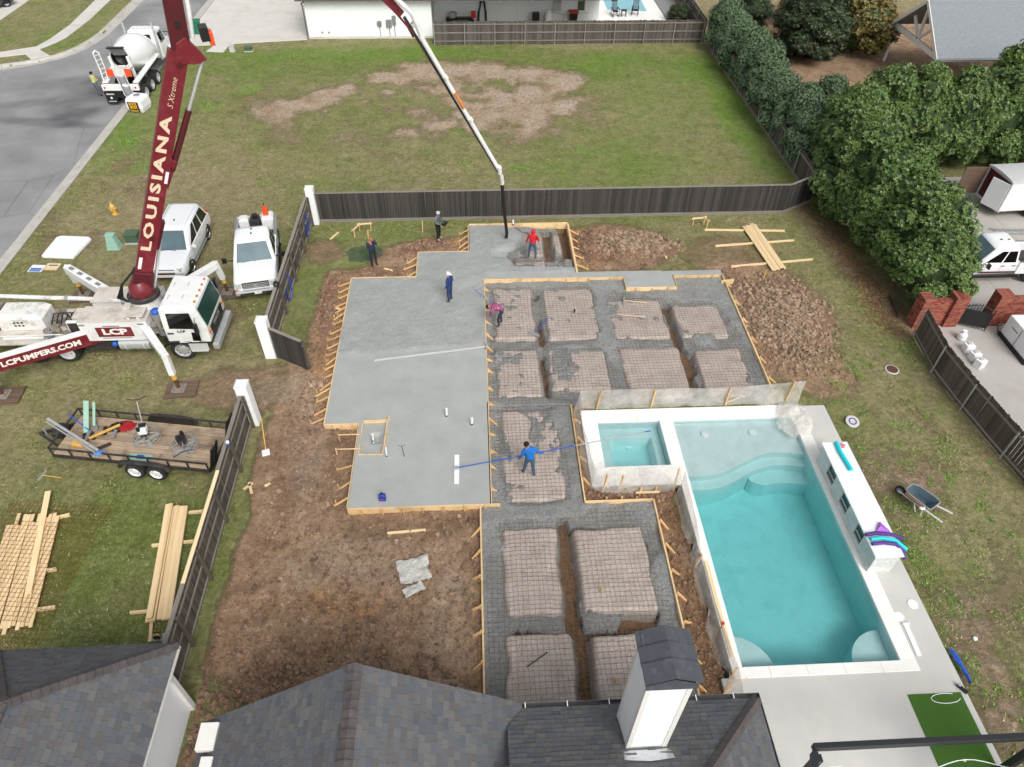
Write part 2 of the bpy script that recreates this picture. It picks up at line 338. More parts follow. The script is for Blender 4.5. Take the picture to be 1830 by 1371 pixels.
    m['slab'] = wetc('fresh_concrete', rgb(156, 159, 156), rgb(172, 174, 171), .42, .06, 9, .32)
    m['slop'] = wetc('wet_concrete_slop', rgb(154, 155, 153), rgb(182, 182, 178), .5, .16, 13, .7)
    # plastic-wrapped sand pads
    t = NT('sand_pad_under_plastic'); o = t.mix(t.ramp(t.noise(1.6, 5, .6), [(.3, 0), (.7, 1)]), rgb(180, 163, 152), rgb(206, 192, 181))
    o = t.mix(t.ramp(t.noise(5, 6, .75), [(.5, 0), (.68, .65)]), o, rgb(208, 206, 202)); o = t.mix(t.ramp(t.noise(22, 5, .8), [(.54, 0), (.64, .85)]), o, rgb(112, 110, 107))
    o = t.mix(t.attr('side'), o, rgb(126, 124, 118)); t.col(o); t.set(Roughness=.45); t.bump(t.noise(7, 6, .7, dist=1.5), .05); m['pad'] = t.m
    # clear plastic sheeting
    t = NT('plastic_sheet'); t.col(t.mix(t.ramp(t.noise(.8, 4), [(.35, 0), (.65, 1)]), rgb(222, 218, 208), rgb(240, 238, 232))); t.set(Roughness=.4)
    h = t.noise(2.2, 5, .7, dist=2.0); t.bump(h, .12); t.set(Alpha=t.ramp(t.noise(1.4, 5, .7), [(.3, .34), (.7, .64)])); m['plastic'] = t.m
    t = NT('crumpled_plastic'); t.col(rgb(208, 206, 200)); t.set(Roughness=.4, Alpha=.9); t.bump(t.noise(4, 5, .6, dist=2), .1); m['plastic2'] = t.m
    t = NT('green_tarp'); t.col(rgb(60, 92, 74)); t.set(Roughness=.7, Alpha=t.ramp(t.noise(3, 4), [(.3, .25), (.7, .75)])); m['tarp'] = t.m
    # pool water
    w = bpy.data.materials.new('pool_water'); w.use_nodes = True; nt = w.node_tree; nt.nodes.clear()
    out = nt.nodes.new('ShaderNodeOutputMaterial'); mx = nt.nodes.new('ShaderNodeMixShader'); tr = nt.nodes.new('ShaderNodeBsdfTransparent'); gl = nt.nodes.new('ShaderNodeBsdfGlossy'); gl.inputs['Roughness'].default_value = .02
    fr = nt.nodes.new('ShaderNodeFresnel'); fr.inputs[0].default_value = 1.33; va = nt.nodes.new('ShaderNodeVolumeAbsorption'); va.inputs['Color'].default_value = (0, .84, .855, 1); va.inputs['Density'].default_value = .32
    bp = nt.nodes.new('ShaderNodeBump'); bp.inputs['Distance'].default_value = .01; nz = nt.nodes.new('ShaderNodeTexNoise'); nz.inputs['Scale'].default_value = 5; ge = nt.nodes.new('ShaderNodeNewGeometry')
    for a, b in ((ge.outputs['Position'], nz.inputs['Vector']), (nz.outputs[0], bp.inputs['Height']), (bp.outputs[0], gl.inputs['Normal']), (fr.outputs[0], mx.inputs[0]), (tr.outputs[0], mx.inputs[1]), (gl.outputs[0], mx.inputs[2]), (mx.outputs[0], out.inputs[0]), (va.outputs[0], out.inputs[1])): nt.links.new(a, b)
    m['water'] = w
    # foliage
    def leafm(name, a, b, c_, tip):
        t = NT(name); o = t.mix(t.attr('tone'), a, b); o = t.mix(t.ramp(t.noise(.5, 3), [(.4, 0), (.65, .6)]), o, c_); o = t.mix(t.ramp(t.attr('tip'), [(.6, 0), (1, .55)]), o, tip)
        t.col(o); t.set(Roughness=.42); t.b.inputs['Subsurface Weight'].default_value = 0; return t.m
    m['leaf'] = leafm('glossy_evergreen_leaf', rgb(58, 84, 38), rgb(112, 138, 68), rgb(80, 110, 50), rgb(182, 186, 120))
    m['leaf_blue'] = leafm('grey_green_leaf', rgb(64, 90, 62), rgb(112, 136, 98), rgb(88, 112, 82), rgb(154, 166, 134))
    m['leaf_dark'] = leafm('dark_leaf', rgb(34, 48, 30), rgb(66, 80, 48), rgb(50, 62, 42), rgb(110, 90, 62))
    m['leaf_brown'] = leafm('autumn_leaf', rgb(92, 84, 44), rgb(140, 118, 66), rgb(112, 112, 56), rgb(180, 140, 80))
    m['leaf_lime'] = leafm('fresh_leaf', rgb(66, 98, 36), rgb(118, 144, 66), rgb(90, 118, 50), rgb(160, 172, 90))
    m['core'] = mk('inner_foliage', rgb(48, 66, 34), .9, var=.3, scale=3, bump=.1, bscale=6)  # solid crown filler blocking see-through; inner shade put into its dark colour
    m['bark'] = mk('bark', rgb(84, 72, 60), .9, var=.25, scale=5)
    m['dirt'] = mk('loose_soil', rgb(136, 106, 84), .95, var=.2, scale=1.6, bump=.1, bscale=7, col2=rgb(104, 78, 60), dirt=(rgb(152, 126, 102), 2.4, .8))
    m['clod'] = mk('soil_clod', rgb(146, 118, 96), .95, var=.2, scale=1.3, bump=.03, bscale=22, col2=rgb(108, 84, 68), dirt=(rgb(164, 140, 116), 1.8, .9), isl=.3)
    m['clod_lt'] = mk('pale_soil_clod', rgb(158, 136, 114), .95, var=.16, scale=2.5, bump=.03, bscale=22, dirt=(rgb(120, 96, 76), 2, .8), isl=.32)
    m['gravel'] = mk('gravel', rgb(138, 138, 138), .9, var=.3, scale=30, bump=.02, bscale=40)
    m['lawnblade'] = leafm('lawn_blade', rgb(118, 124, 66), rgb(172, 164, 116), rgb(132, 140, 76), rgb(150, 142, 98))
    m['grassblade'] = leafm('grass_blade', rgb(96, 136, 46), rgb(140, 172, 76), rgb(118, 148, 60), rgb(150, 150, 88))
build_mats()
def ground_material():
    t = NT('lawn_and_soil'); P_ = t.geo.outputs['Position']
    big = t.noise(.09, 5, .6); med = t.noise(.55, 6, .65); fine = t.noise(5.0, 6, .75); hair = t.noise(34, 4, .75, stretch=(1, .55, 1))
    grass = t.mix(t.ramp(fine, [(.3, 0), (.7, 1)]), rgb(88, 102, 48), rgb(138, 148, 84))
    tan = t.mix(t.ramp(fine, [(.3, 0), (.7, 1)]), rgb(134, 122, 92), rgb(178, 164, 130))
    k = t.math('ADD', t.math('MULTIPLY', big, .5), t.math('ADD', t.math('MULTIPLY', med, .55), t.math('MULTIPLY', fine, .25)))
    k = t.math('ADD', k, t.math('MULTIPLY', t.math('SUBTRACT', t.attr('dry'), .5), .5))
    lawn = t.mix(t.ramp(k, [(.5, 0), (.82, 1)]), grass, tan)
    lawn = t.mix(t.math('MULTIPLY', t.attr('lush'), t.ramp(fine, [(.35, .25), (.6, 1)])), lawn, rgb(104, 142, 46))
    lawn = t.mix(1.0, lawn, t.ramp(t.noise(1.7, 7, .72, dist=.6), [(.3, .66), (.7, 1.24)]), 'MULTIPLY'); lawn = t.mix(1.0, lawn, t.ramp(hair, [(.25, .5), (.75, 1.45)]), 'MULTIPLY')
    lump = t.noise(4.5, 9, .78, dist=.8); soil = t.mix(t.ramp(t.noise(1.3, 7, .75), [(.32, 0), (.68, 1)]), rgb(148, 118, 93), rgb(200, 170, 140))
    soil = t.mix(t.attr('orange'), soil, t.mix(t.ramp(fine, [(.3, 0), (.7, 1)]), rgb(166, 118, 74), rgb(208, 166, 118)))
    soil = t.mix(t.attr('pale'), soil, t.mix(t.ramp(fine, [(.3, 0), (.7, 1)]), rgb(172, 152, 132), rgb(208, 190, 170)))
    soil = t.mix(t.attr('wet'), soil, rgb(88, 64, 48)); soil = t.mix(1.0, soil, t.ramp(lump, [(.3, .46), (.5, 1.0), (.7, 1.34)]), 'MULTIPLY'); soil = t.mix(1.0, soil, t.ramp(t.noise(22, 5, .8), [(.25, .62), (.75, 1.3)]), 'MULTIPLY')  # lump multiply paints pits darker and crests lighter, in step with the bump
    d = t.math('ADD', t.attr('dirt'), t.math('MULTIPLY', t.math('SUBTRACT', t.noise(3.2, 9, .8), .5), 1.5)); d = t.ramp(d, [(.32, 0), (.68, 1)])
    t.col(t.mix(d, lawn, soil)); t.set(Roughness=.95); t.b.inputs['Specular IOR Level'].default_value = .2
    t.bump(t.math('ADD', t.math('MULTIPLY', hair, .5), t.math('ADD', fine, t.math('MULTIPLY', t.math('MULTIPLY', lump, d), 1.6))), .09); return t.m
MAT['ground'] = ground_material()
# ============================================================ THE SETTING
def pip(X, Y, poly):
    ins = np.zeros(np.shape(X), bool); n = len(poly)
    for i in range(n):
        x0, y0 = poly[i][0], poly[i][1]; x1, y1 = poly[(i+1) % n][0], poly[(i+1) % n][1]
        if y0 == y1: continue
        c = ((y0 > Y) != (y1 > Y)) & (X < (x1-x0)*(Y-y0)/(y1-y0)+x0); ins ^= c
    return ins
def rect(X, Y, x0, x1, y0, y1, s=.4):
    return sst(x0-s, x0+s, X)*(1-sst(x1-s, x1+s, X))*sst(y0-s, y0+s, Y)*(1-sst(y1-s, y1+s, Y))
def ell(X, Y, cx, cy, rx, ry, a=0):
    c, s = math.cos(a), math.sin(a); u = ((X-cx)*c+(Y-cy)*s)/rx; v = (-(X-cx)*s+(Y-cy)*c)/ry
    return 1-sst(.55, 1.15, np.sqrt(u*u+v*v))
ROAD = [(-25, 2), (-25, 140), (-31.5, 140), (-31.5, 67), (-31.75, 64), (-32.6, 61.5), (-34.3, 59.6), (-36.7, 58.5), (-42, 57.4), (-90, 55), (-90, 2)]
SLABP = [(-6.4, 29.45), (-3.15, 29.45), (-3.15, 31.6), (-.5, 31.6), (-.5, 34.15), (4.93, 34.15), (4.93, 29.58), (12.4, 29.58), (12.4, 20.5), (3.66, 20.5), (3.66, 15.42), (6.2, 15.42), (6.2, 5.5), (-.16, 5.5), (-.16, 15.42), (-5, 15.42), (-5, 19.6), (-6.4, 19.6)]
POOLP = [(7.3, 8.85), (13.1, 8.85), (13.1, 19.75), (4.4, 19.75), (4.4, 16.75), (7.3, 16.75)]
def axis(segs, far):
    out = []
    for a, b, st in segs: out += list(np.arange(a, b-1e-6, st))
    out.append(segs[-1][1]); lo = [out[0]-k for k in far[::-1]]; hi = [out[-1]+k for k in far]
    return np.array(lo+out+hi)
FAR = [2, 5, 10, 18, 30, 50, 90, 160, 300, 600]
GX = axis([(-40, -17, .3), (-17, 21, .1), (21, 40, .3)], FAR); GY = axis([(-4, 6, .5), (6, 37, .1), (37, 66, .22), (66, 82, .6)], FAR)
def gheight(X, Y):
    dirt, *_ = gmask(X, Y)
    z = fbm(X*.8, Y*.8, 3, 1)*.025+dirt*(fbm(X*1.4, Y*1.4, 3, 5)*.08+np.abs(fbm(X*3.6, Y*3.6, 2, 15))*.09)
    flat = np.maximum.reduce([rect(X, Y, 6.9, 14.9, -9, 20.6, .2), rect(X, Y, 20.6, 60, -9, 36, .2), rect(X, Y, -24.6, -13.8, 61.6, 95, .3)])
    return z*(1-flat)-.02*flat
LOTB = [(490, 205, 1.5), (530, 192, 1.7), (575, 175, 1.8), (620, 160, 1.7), (680, 140, 1.5), (740, 130, 1.5), (800, 122, 1.9), (870, 128, 2.3), (940, 133, 2.4), (1000, 145, 1.9), (960, 165, 2.3), (900, 182, 2.4), (1000, 190, 1.9), (940, 203, 2.3), (860, 212, 1.9), (780, 225, 1.6), (730, 236, 1.1), (690, 165, .6), (655, 182, .6), (840, 190, 1.8)]
def gmask(X, Y):
    X = X+fbm(X*.6, Y*.6, 4, 31)*.45; Y = Y+fbm(X*.6, Y*.6, 4, 37)*.45; n = fbm(X*.35, Y*.35, 4, 9); n2 = fbm(X*1.2, Y*1.2, 4, 12)
    d = rect(X, Y, -8.75, .3, 4, 24.3, .4)                                    # yard left of the slab
    d = np.maximum(d, rect(X, Y, -7.9, -3, 23, 30.6, .6)); d = np.maximum(d, ell(X, Y, -3.0, 31.3, 3.3, 2.1)); d = np.maximum(d, rect(X, Y, -3.4, .6, 31, 33.6, .5))
    d = np.maximum(d, ell(X, Y, -9.6, 22, 3.8, 1.9)*.62)
    d = np.maximum(d, ell(X, Y, 7.0, 32.2, 3.9, 2.6)); d = np.maximum(d, ell(X, Y, 13.4, 26.3, 4.2, 5.6)*.98); d = np.maximum(d, ell(X, Y, 13.3, 31.3, 3.6, 2.2)*.52)
    d = np.maximum(d, rect(X, Y, 3.4, 7.6, 4, 16.3, .25)*(1-.45*rect(X, Y, 6.9, 9, 12.2, 16, .25))); d = np.maximum(d, rect(X, Y, 3.4, 4.4, 15, 20.7, .2))
    d = np.maximum(d, ell(X, Y, 14.9, 22.3, 1.9, 2.4)*.8); d = np.maximum(d, ell(X, Y, -8.3, 32.4, 1.3, 1.5)*.58)
    d = d*(1-.4*rect(X, Y, -9.5, -8.9, 6, 17.6, .25)); d = d*(1-.8*ell(X, Y, -8.6, 8.6, 1.5, 1.2))
    rl = rect(X, Y, 14.3, 20.6, 4, 23, .8)*np.clip(.30+n*.85, 0, .62); d = np.maximum(d, rl)
    X0, Y0 = X, Y
    lot = ell(X, Y, -3.8, 50.5, 15.5, 9.2); a = np.hypot((X+9.5)/7.5, (Y-50.5)/3.8)
    cres = 0*X
    for px, py, r_ in LOTB: q_ = G(px, py); cres = np.maximum(cres, np.exp(-((X-q_.x)**2+(Y-q_.y)**2)/(r_*r_*1.6)))
    pl = np.clip(cres*1.0+n*.5+n2*.45-.06, 0, 1)*sst(.0, .25, cres+.0)
    d = np.maximum(d, lot*np.clip(.47+n*.8+n2*.5, 0, .78)); d = np.maximum(d, pl)
    d = np.maximum(d, ell(X, Y, -21, 38, 5, 9)*np.clip(n*.8+.1, 0, .45)); d = np.maximum(d, ell(X, Y, -12.2, 27.2, 1.6, 1.2)*.45)
    d = np.maximum(d, rect(X, Y, 22, 45, 44, 70, 2)*.75)
    d = np.maximum(d, (1-sst(.25, 1.3, np.abs(X-19.4+.12*(Y-31))))*rect(X, Y, 17.5, 22, 24, 36.5, .5)*.55)
    orange = np.clip(ell(X, Y, 5.9, 32.3, 1.5, 2)+ell(X, Y, -2.3, 33.0, 1.6, .9)+rect(X, Y, -7.6, -6.2, 19.8, 30, .3)*.7+ell(X, Y, -4.7, 11.9, 1.3, .9)+ell(X, Y, -1.2, 9.2, .8, 2.5)*.4+rect(X, Y, 3.5, 7.5, 5, 16, .3)*.45, 0, 1)*np.clip(.75+n2, 0, 1)
    pale = np.maximum(pl*1.1, np.maximum(ell(X, Y, -7.0, 18.6, .8, 4.2, .12)*.55, np.maximum(ell(X, Y, -8.5, 21.8, 3.2, 1.1)*.6, ell(X, Y, -1.3, 10.5, .7, 4)*.6)))
    pale = np.maximum(pale, np.maximum(rl*1.1, ell(X, Y, -4.7, 13.3, 2.8, 1.6)*.45)); pale = np.maximum(pale, lot*.55*rect(X, Y, -25, 15, 40, 60, 1)); pale = np.clip(pale*(.8+n2*.8), 0, 1)
    wet = np.clip(rect(X, Y, 3.4, 7.3, 4, 16.5, .2)*.6+ell(X, Y, 8.2, 31.2, 2.6, 1.2)*.6+ell(X, Y, 12.9, 28.2, 1.1, 1.4)*.6+rect(X, Y, -8, -5, 15.5, 20, .4)*.25+rect(X, Y, -5, 0, 14.3, 15.4, .3)*.5, 0, 1)*np.clip(.6+n2*1.2, 0, 1)
    return np.clip(d, 0, 1), orange, pale, wet, n
GH = None
def gz(x, y):
    i = bisect.bisect_left(GXL, x); j = bisect.bisect_left(GYL, y); return GH[i][j]
def build_ground():
    global GH, GXL, GYL
    X, Y = np.meshgrid(GX, GY, indexing='ij'); d, o, p, w, n = gmask(X, Y); Z = gheight(X, Y); GH = Z.tolist(); GXL = GX.tolist(); GYL = GY.tolist()
    dig = pip(X, Y, SLABP) & ~(rect(X, Y, 2.9, 13.2, 5, 5.6, .01) > .5); tr = fbm(X*2, Y*2, 3, 4)*.05
    Z = np.where(dig, -.36+tr, Z); d = np.where(dig, 1, d); w = np.where(dig, .55, w); o = np.where(dig, .5, o)
    Z = np.where(pip(X, Y, POOLP), -3.0, Z); Z = np.where(pip(X, Y, ROAD) | (rect(X, Y, -25.2, -24.5, -5, 200, .1) > .5), -.35, Z)
    lush = np.clip(np.clip(fbm(X*.13, Y*.13, 4, 44)*1.3, 0, .45)+ell(X, Y, -9, 60.5, 14, 2.2)*.8+ell(X, Y, 14, 58, 7, 4)*.75+ell(X, Y, 19.2, 48, 2.2, 14)*.8+ell(X, Y, -22, 52, 3, 8)*.35+ell(X, Y, -23.5, 46, 1.6, 4)*.5+ell(X, Y, -8.9, 12, .7, 5)*.1+ell(X, Y, 17, 14, 4, 8)*.2, 0, 1)*np.clip(.75+n*1.2, 0, 1)
    dry = np.full(X.shape, .5); dry += ell(X, Y, -16, 22, 9, 5)*.12-ell(X, Y, -14, 13, 6, 4)*.22-ell(X, Y, 0, 58, 22, 4)*.25+ell(X, Y, -17, 34, 7, 8)*.18+rect(X, Y, -22, -10, 36, 46, 3)*.1
    dry += rect(X, Y, 19.5, 60, 62, 200, 2)*.5+ell(X, Y, 17.6, 14, 3, 9)*.18
    me = grid_mesh('ground', GX, GY, Z, None, dict(dirt=d, orange=o, pale=p, wet=w, lush=lush, dry=dry), [MAT['ground']])
    tag(link('ground', me), 'lawns and bare brown soil of the building lots', kind='structure')
build_ground()

# ---- street with kerbs
xs = np.arange(-60, -24.9, .3); ys = np.arange(2, 110, .3); X, Y = np.meshgrid(xs, ys, indexing='ij')
cm = pip((X[:-1, :-1]+X[1:, 1:])/2, (Y[:-1, :-1]+Y[1:, 1:])/2, [(x+(.35 if x < -26 else .05), y) for x, y in ROAD])
st = np.clip(ell(X, Y, -28.2, 52, 2.6, 4.5)*.9+ell(X, Y, -30.5, 55.5, 3.0, 1.2, .3)*.5+ell(X, Y, -29.5, 48.6, 4.5, .7, -.15)*.8+ell(X, Y, -31.5, 51.8, 3.5, .8, .2)*.5, 0, 1)*np.clip(.62+fbm(X*.5, Y*.5, 4, 3)*.9, 0, 1)
tag(link('street', grid_mesh('street', xs, ys, np.full(X.shape, -.1)+fbm(X*.2, Y*.2, 2)*.012, cm, dict(stain=st), [MAT['asphalt']])), 'grey asphalt street with dark wet stains behind the mixer truck', kind='structure')
def ribbon(name, line, prof, mat, label):      # prof: (offset to the left of travel, z)
    mb = MB(); rings = []
    for i, p in enumerate(line):
        a = V((*line[max(i-1, 0)], 0)); b = V((*line[min(i+1, len(line)-1)], 0)); t = (b-a).normalized(); nrm = V((-t.y, t.x, 0))
        rings.append([V((*p, z))+nrm*o for o, z in prof])
    mb.loft(rings); return tag(mb.build(name, mat), label, kind='structure')
ribbon('kerb', [(-25.0, y) for y in np.arange(2, 112, 1.5)], [(.02, -.3), (.02, -.085), (-.42, -.1), (-.52, .035), (-.72, .04), (-.72, -.3)], MAT['kerbc'], 'pale concrete gutter and kerb along the lawn side of the street')
LK = [(-90, 55.0), (-60, 56.4), (-50, 56.9), (-42, 57.4), (-38.5, 58), (-36.7, 58.5), (-35.4, 59), (-34.3, 59.65), (-33.3, 60.5), (-32.6, 61.5), (-32.1, 62.6), (-31.75, 64), (-31.55, 65.5), (-31.5, 67), (-31.5, 75), (-31.5, 110)]
ribbon('kerb', LK, [(-.5, -.3), (-.5, -.08), (.0, -.1), (.12, .05), (.34, .055), (.34, -.3)], MAT['kerbc'], 'curved concrete kerb on the far corner of the street')
def slabpoly(name, poly, z0, z1, mat, label, bevel=.01):
    return tag(MB().prism(poly, z0, z1).build(name, mat, bevel=bevel), label, kind='structure')
def gp(pts, z=.03): return [tuple(G(x, y, z)[:2]) for x, y in pts]
slabpoly('sidewalk', gp([(197, 0), (160, 35), (120, 66), (100, 76), (85, 82), (70, 88), (92, 101), (60, 110), (45, 97), (0, 102), (-120, 112), (-120, 102), (0, 93), (45, 86), (65, 83), (90, 69), (125, 44), (170, 0), (230, -60), (262, -60)]), -.12, .035, MAT['concrete'], 'pale sidewalk curving along the corner lawn with a ramp to the kerb')
slabpoly('driveway', gp([(0, 36), (52, 0), (110, -50), (-60, -50), (-60, 76)]), -.12, .04, MAT['concrete'], 'concrete driveway with a dark car across the street')
slabpoly('driveway', [(-24.25, 62.4), (-13.9, 63.9), (-13.9, 95), (-24.25, 95)], -.12, .03, MAT['concrete'], 'broad pale driveway beside the white house')
slabpoly('path', gp([(368, 92), (399, 93), (412, 78), (384, 80)]), -.12, .035, MAT['concrete'], 'short concrete walk stub at the driveway corner')
slabpoly('neighbour_patio', [(20.9, 3), (60, 3), (60, 25.2), (20.9, 25.2)], -.2, .02, MAT['driveconc'], 'neighbour concrete yard behind the brick wall')
mb = MB()
for i in range(8):
    for j in range(4): mb.box(22.6+i*3.6, 22.6+i*3.6+3.585, 25.6+j*3.4, 25.6+j*3.4+3.385, -.2, .02)
tag(mb.build('neighbour_driveway', MAT['driveconc']), 'neighbour concrete driveway in jointed slabs under the trailer and pickup', kind='structure')
# ---- pool deck, coping, pool, spa
slabpoly('pool_deck', [(7.06, -6), (14.4, -6), (14.4, 20.05), (13.28, 20.05), (13.28, 8.78), (7.06, 8.78)], -.3, .1, MAT['deck'], 'pale concrete pool deck wrapping two sides of the pool')
pool = thing('swimming_pool', 'turquoise swimming pool with square spa, shallow ledge and white coping', 'pool', (10.3, 14.3, 0))
def pt(mb, name, mat, **k):
    return mb.build(name, mat, pool, loc=(-10.3, -14.3, 0), **k)
cop = [(7.45, 13.3, 8.75, 9.1), (12.8, 13.3, 9.1, 19.45), (7.45, 7.8, 9.1, 16.15), (7.25, 7.8, 16.15, 19.45), (4.04, 4.68, 16.2, 19.45), (4.68, 7.25, 16.2, 17.1), (4.04, 13.3, 19.45, 19.72)]
for x0, x1, y0, y1 in cop:
    L_ = max(x1-x0, y1-y0); nn = max(1, round(L_/1.2)); h = x1-x0 > y1-y0
    for i in range(nn):
        a, b = i/nn, (i+1)/nn; g_ = .003
        q = (x0+(x1-x0)*a+g_, x0+(x1-x0)*b-g_, y0+.002, y1-.002) if h else (x0+.002, x1-.002, y0+(y1-y0)*a+g_, y0+(y1-y0)*b-g_)
        pt(MB().box(*q, .03, .125), 'coping_stone', MAT['coping'], bevel=.012)
pt(MB().box(4.05, 13.28, 19.725, 20.1, -.3, .128), 'raised_beam', MAT['coping'], bevel=.012)
def cpts(zp, z):
    P_ = [G(1030+a/4.256, 660+b/4.256, z) for a, b in zp]; xs_ = np.linspace(7.78, 12.82, 60); return list(zip(xs_, np.interp(xs_, [p.x for p in P_], [p.y for p in P_])))
def smooth(c):
    ys_ = np.array([p[1] for p in c]); k = np.array([1, 2, 3, 2, 1])/9; yp = np.convolve(np.pad(ys_, 2, 'edge'), k, 'valid'); return [(p[0], y) for p, y in zip(c, yp)]
c1 = smooth(cpts([(820, 815), (960, 810), (1100, 790), (1200, 745), (1300, 690), (1390, 650), (1480, 630), (1600, 628), (1760, 645)], -.12))
c2 = smooth(cpts([(850, 910), (1000, 905), (1100, 890), (1200, 848), (1290, 795), (1370, 752), (1480, 722), (1600, 716), (1770, 735)], -.35))
c3 = [(x, y-.62*math.sqrt(min(1, max(0, (x-10.5)/.55)))) for x, y in c2 if x > 10.48]
pt(MB().prism(c1+[(12.82, 19.47), (7.78, 19.47)], -1.8, -.16), 'tanning_ledge', MAT['plaster']); pt(MB().prism(c2+[(12.82, 19.4), (7.78, 19.4)], -1.8, -.45), 'pool_step', MAT['plaster']); pt(MB().prism(c3+[(12.82, 18.3), (c3[0][0], 18.3)], -1.8, -.78), 'pool_step', MAT['plaster'])
pt(MB().box(7.75, 12.85, 9.05, 19.5, -1.9, -1.5), 'pool_floor', MAT['plaster']); pass
for sx, x in ((1, 7.79), (-1, 12.795)): pt(MB().prism([(x, 9.1)]+[(x+sx*1.25*math.cos(a), 9.1+1.25*math.sin(a)) for a in np.linspace(0, math.pi/2, 16)][::1 if sx > 0 else 1], -1.8, -.42), 'corner_seat', MAT['plaster'])
ix = np.arange(4.66, 7.3, .06); iy = np.arange(17.06, 19.5, .06); X, Y = np.meshgrid(ix, iy, indexing='ij')
Zs = np.where((X > 5.15) & (X < 6.85) & (Y > 17.3) & (Y < 18.95), -.95, -.38)
link('spa_floor', grid_mesh('spa_floor', ix, iy, Zs, None, None, [MAT['plaster']], smooth=False), pool, (-10.3, -14.3, 0))
mb = MB()
for a in ((7.775, 12.805, 9.05, 9.095), (7.775, 12.805, 19.452, 19.5), (7.7, 7.778, 9.0, 19.5), (12.802, 12.9, 9.0, 19.5), (4.6, 4.677, 17, 19.5), (7.253, 7.3, 17.0, 19.5), (4.6, 7.25, 17.0, 17.095), (4.6, 7.25, 19.453, 19.5)): mb.box(*a, -1.7, .05)
pt(mb, 'pool_wall', MAT['plaster'])
pt(MB().box(7.74, 12.84, 9.07, 19.48, -2.6, -.01), 'water', MAT['water']); pt(MB().box(4.64, 7.28, 17.06, 19.48, -2.6, .0), 'spa_water', MAT['water'])
for px, py, z in ((1345, 1155, -1.58), (1393, 1153, -1.58), (1440, 1153, -1.58), (1485, 1152, -1.58), (1260, 777, -.14), (1345, 774, -.14), (1123, 798, -.94)):
    p = G(px, py, z); mb = MB().lathe([(.17, 0), (.17, .05), (.12, .06), (.12, .04), (.06, .05)], 18, Matrix.Translation(p)); pt(mb, 'bubbler', MAT['white_clean'])
tag(MB().ball(G(1202, 775, -.05), .1, 12, 8).build('toy_ball', [mk('ball_white_black', rgb(235, 235, 235), .5, var=.02, scale=9, dirt=(rgb(20, 20, 20), 12, 1))], smooth='all'), 'small black and white ball floating by the spa wall', 'ball')
# ============================================================ FOUNDATION
FL = [(-6.4, 29.45), (-3.15, 29.45), (-3.15, 31.6), (-.5, 31.6), (-.5, 34.15), (1.9, 34.15), (2.3, 33.75), (2.75, 33.4), (2.8, 32.9), (2.5, 32.3), (2.1, 31.95), (1.55, 31.6), (1.5, 31.2), (1.75, 30.75), (1.95, 30.3), (3.0, 30.12), (4.93, 30.0), (4.93, 29.58), (12.4, 29.55), (12.4, 29.15), (9.83, 29.15), (9.83, 28.22), (7.33, 28.22), (7.33, 29.12), (.22, 29.12), (.2, 15.42), (-5, 15.42), (-5, 19.6), (-6.4, 19.6)]
xs = np.arange(-6.42, 12.46, .055); ys = np.arange(15.4, 34.2, .055); X, Y = np.meshgrid(xs, ys, indexing='ij')
XC, YC = (X[:-1, :-1]+X[1:, 1:])/2, (Y[:-1, :-1]+Y[1:, 1:])/2
line = 23.53+(X+6.37)*.076; rg = sst(-.05, .45, Y-line+fbm(X*1.5, Y*1.5, 3, 3)*.15)*(1-rect(X, Y, .3, 13, 28, 29.7, .15)*.7); rg = np.maximum(rg, .0)
spill = np.minimum(np.hypot(X-3.2, Y-32.4)/1.6, 1)
Z = .3+rg*(fbm(X*1.1, Y*1.1, 4, 2)*.045+fbm(X*4, Y*4, 3, 6)*.02)+(1-rg)*fbm(X*.7, Y*3, 2, 8)*.002
Z -= .17*(1-sst(.0, 1.0, np.clip((np.interp(Y, [29.9, 30.3, 31.2, 31.7, 32.4, 33.0, 33.5, 34.1], [9, 1.95, 1.5, 1.6, 2.55, 2.8, 2.7, 1.95])-X)/.9, 0, 1)))*(Y > 30.0)*(X < 5)*(X > .3)
void = pip(XC, YC, [(-4.83, 17.95), (-3.95, 17.92), (-3.87, 19.7), (-4.83, 19.62)])
me = grid_mesh('concrete_slab', xs, ys, Z, pip(XC, YC, FL) & ~void, dict(rough=rg), [MAT['slab']])
tag(link('concrete_slab', me), 'freshly poured grey concrete slab with a smooth floated end', 'concrete slab')
slop = [(-.14, 5.6, 6.18, 15.4), (.2, 15.4, 3.64, 20.5), (.2, 20.4, 12.38, 29.1), (1.4, 29.6, 4.9, 34.1)]
PADS = [(.6, 2.6, 24.7, 28.6), (3.1, 5.6, 24.65, 28.5), (6.1, 8.85, 24.55, 27.5), (9.3, 11.6, 24.5, 27.0), (.6, 2.6, 21.0, 24.05), (3.0, 5.6, 21.3, 23.95), (6.25, 9.0, 20.65, 23.95), (9.6, 11.85, 20.65, 23.8), (.7, 3.1, 15.6, 20.25),
        (.55, 2.5, 11.05, 14.5), (3.05, 5.65, 11.05, 14.4), (.5, 2.65, 6.2, 10.5), (3.2, 5.6, 6.2, 10.4), (1.9, 3.5, 31.4, 33.6), (3.98, 4.5, 31.5, 33.4), (1.8, 3.5, 30.1, 30.95), (3.85, 4.4, 30.05, 30.9)]
WH = ['by the bent worker', 'beside the blue come-along', 'with a shovel lying on it', 'below the far corner of the forms', 'below the bent worker, smeared with concrete', 'with a grey rod lying across it', 'behind the long plastic screen', 'behind the screen post at the forms corner', 'under the worker in the blue shirt',
      'beside the soil yard, nearest the slab', 'with a short stake, beside the spa forms', 'with a dark bar lying on it', 'behind the house chimney', 'under the worker in the red hood', 'narrow, right of the worker in the red hood', 'at the heels of the worker in the red hood', 'smallest, at the corner of the back forms']
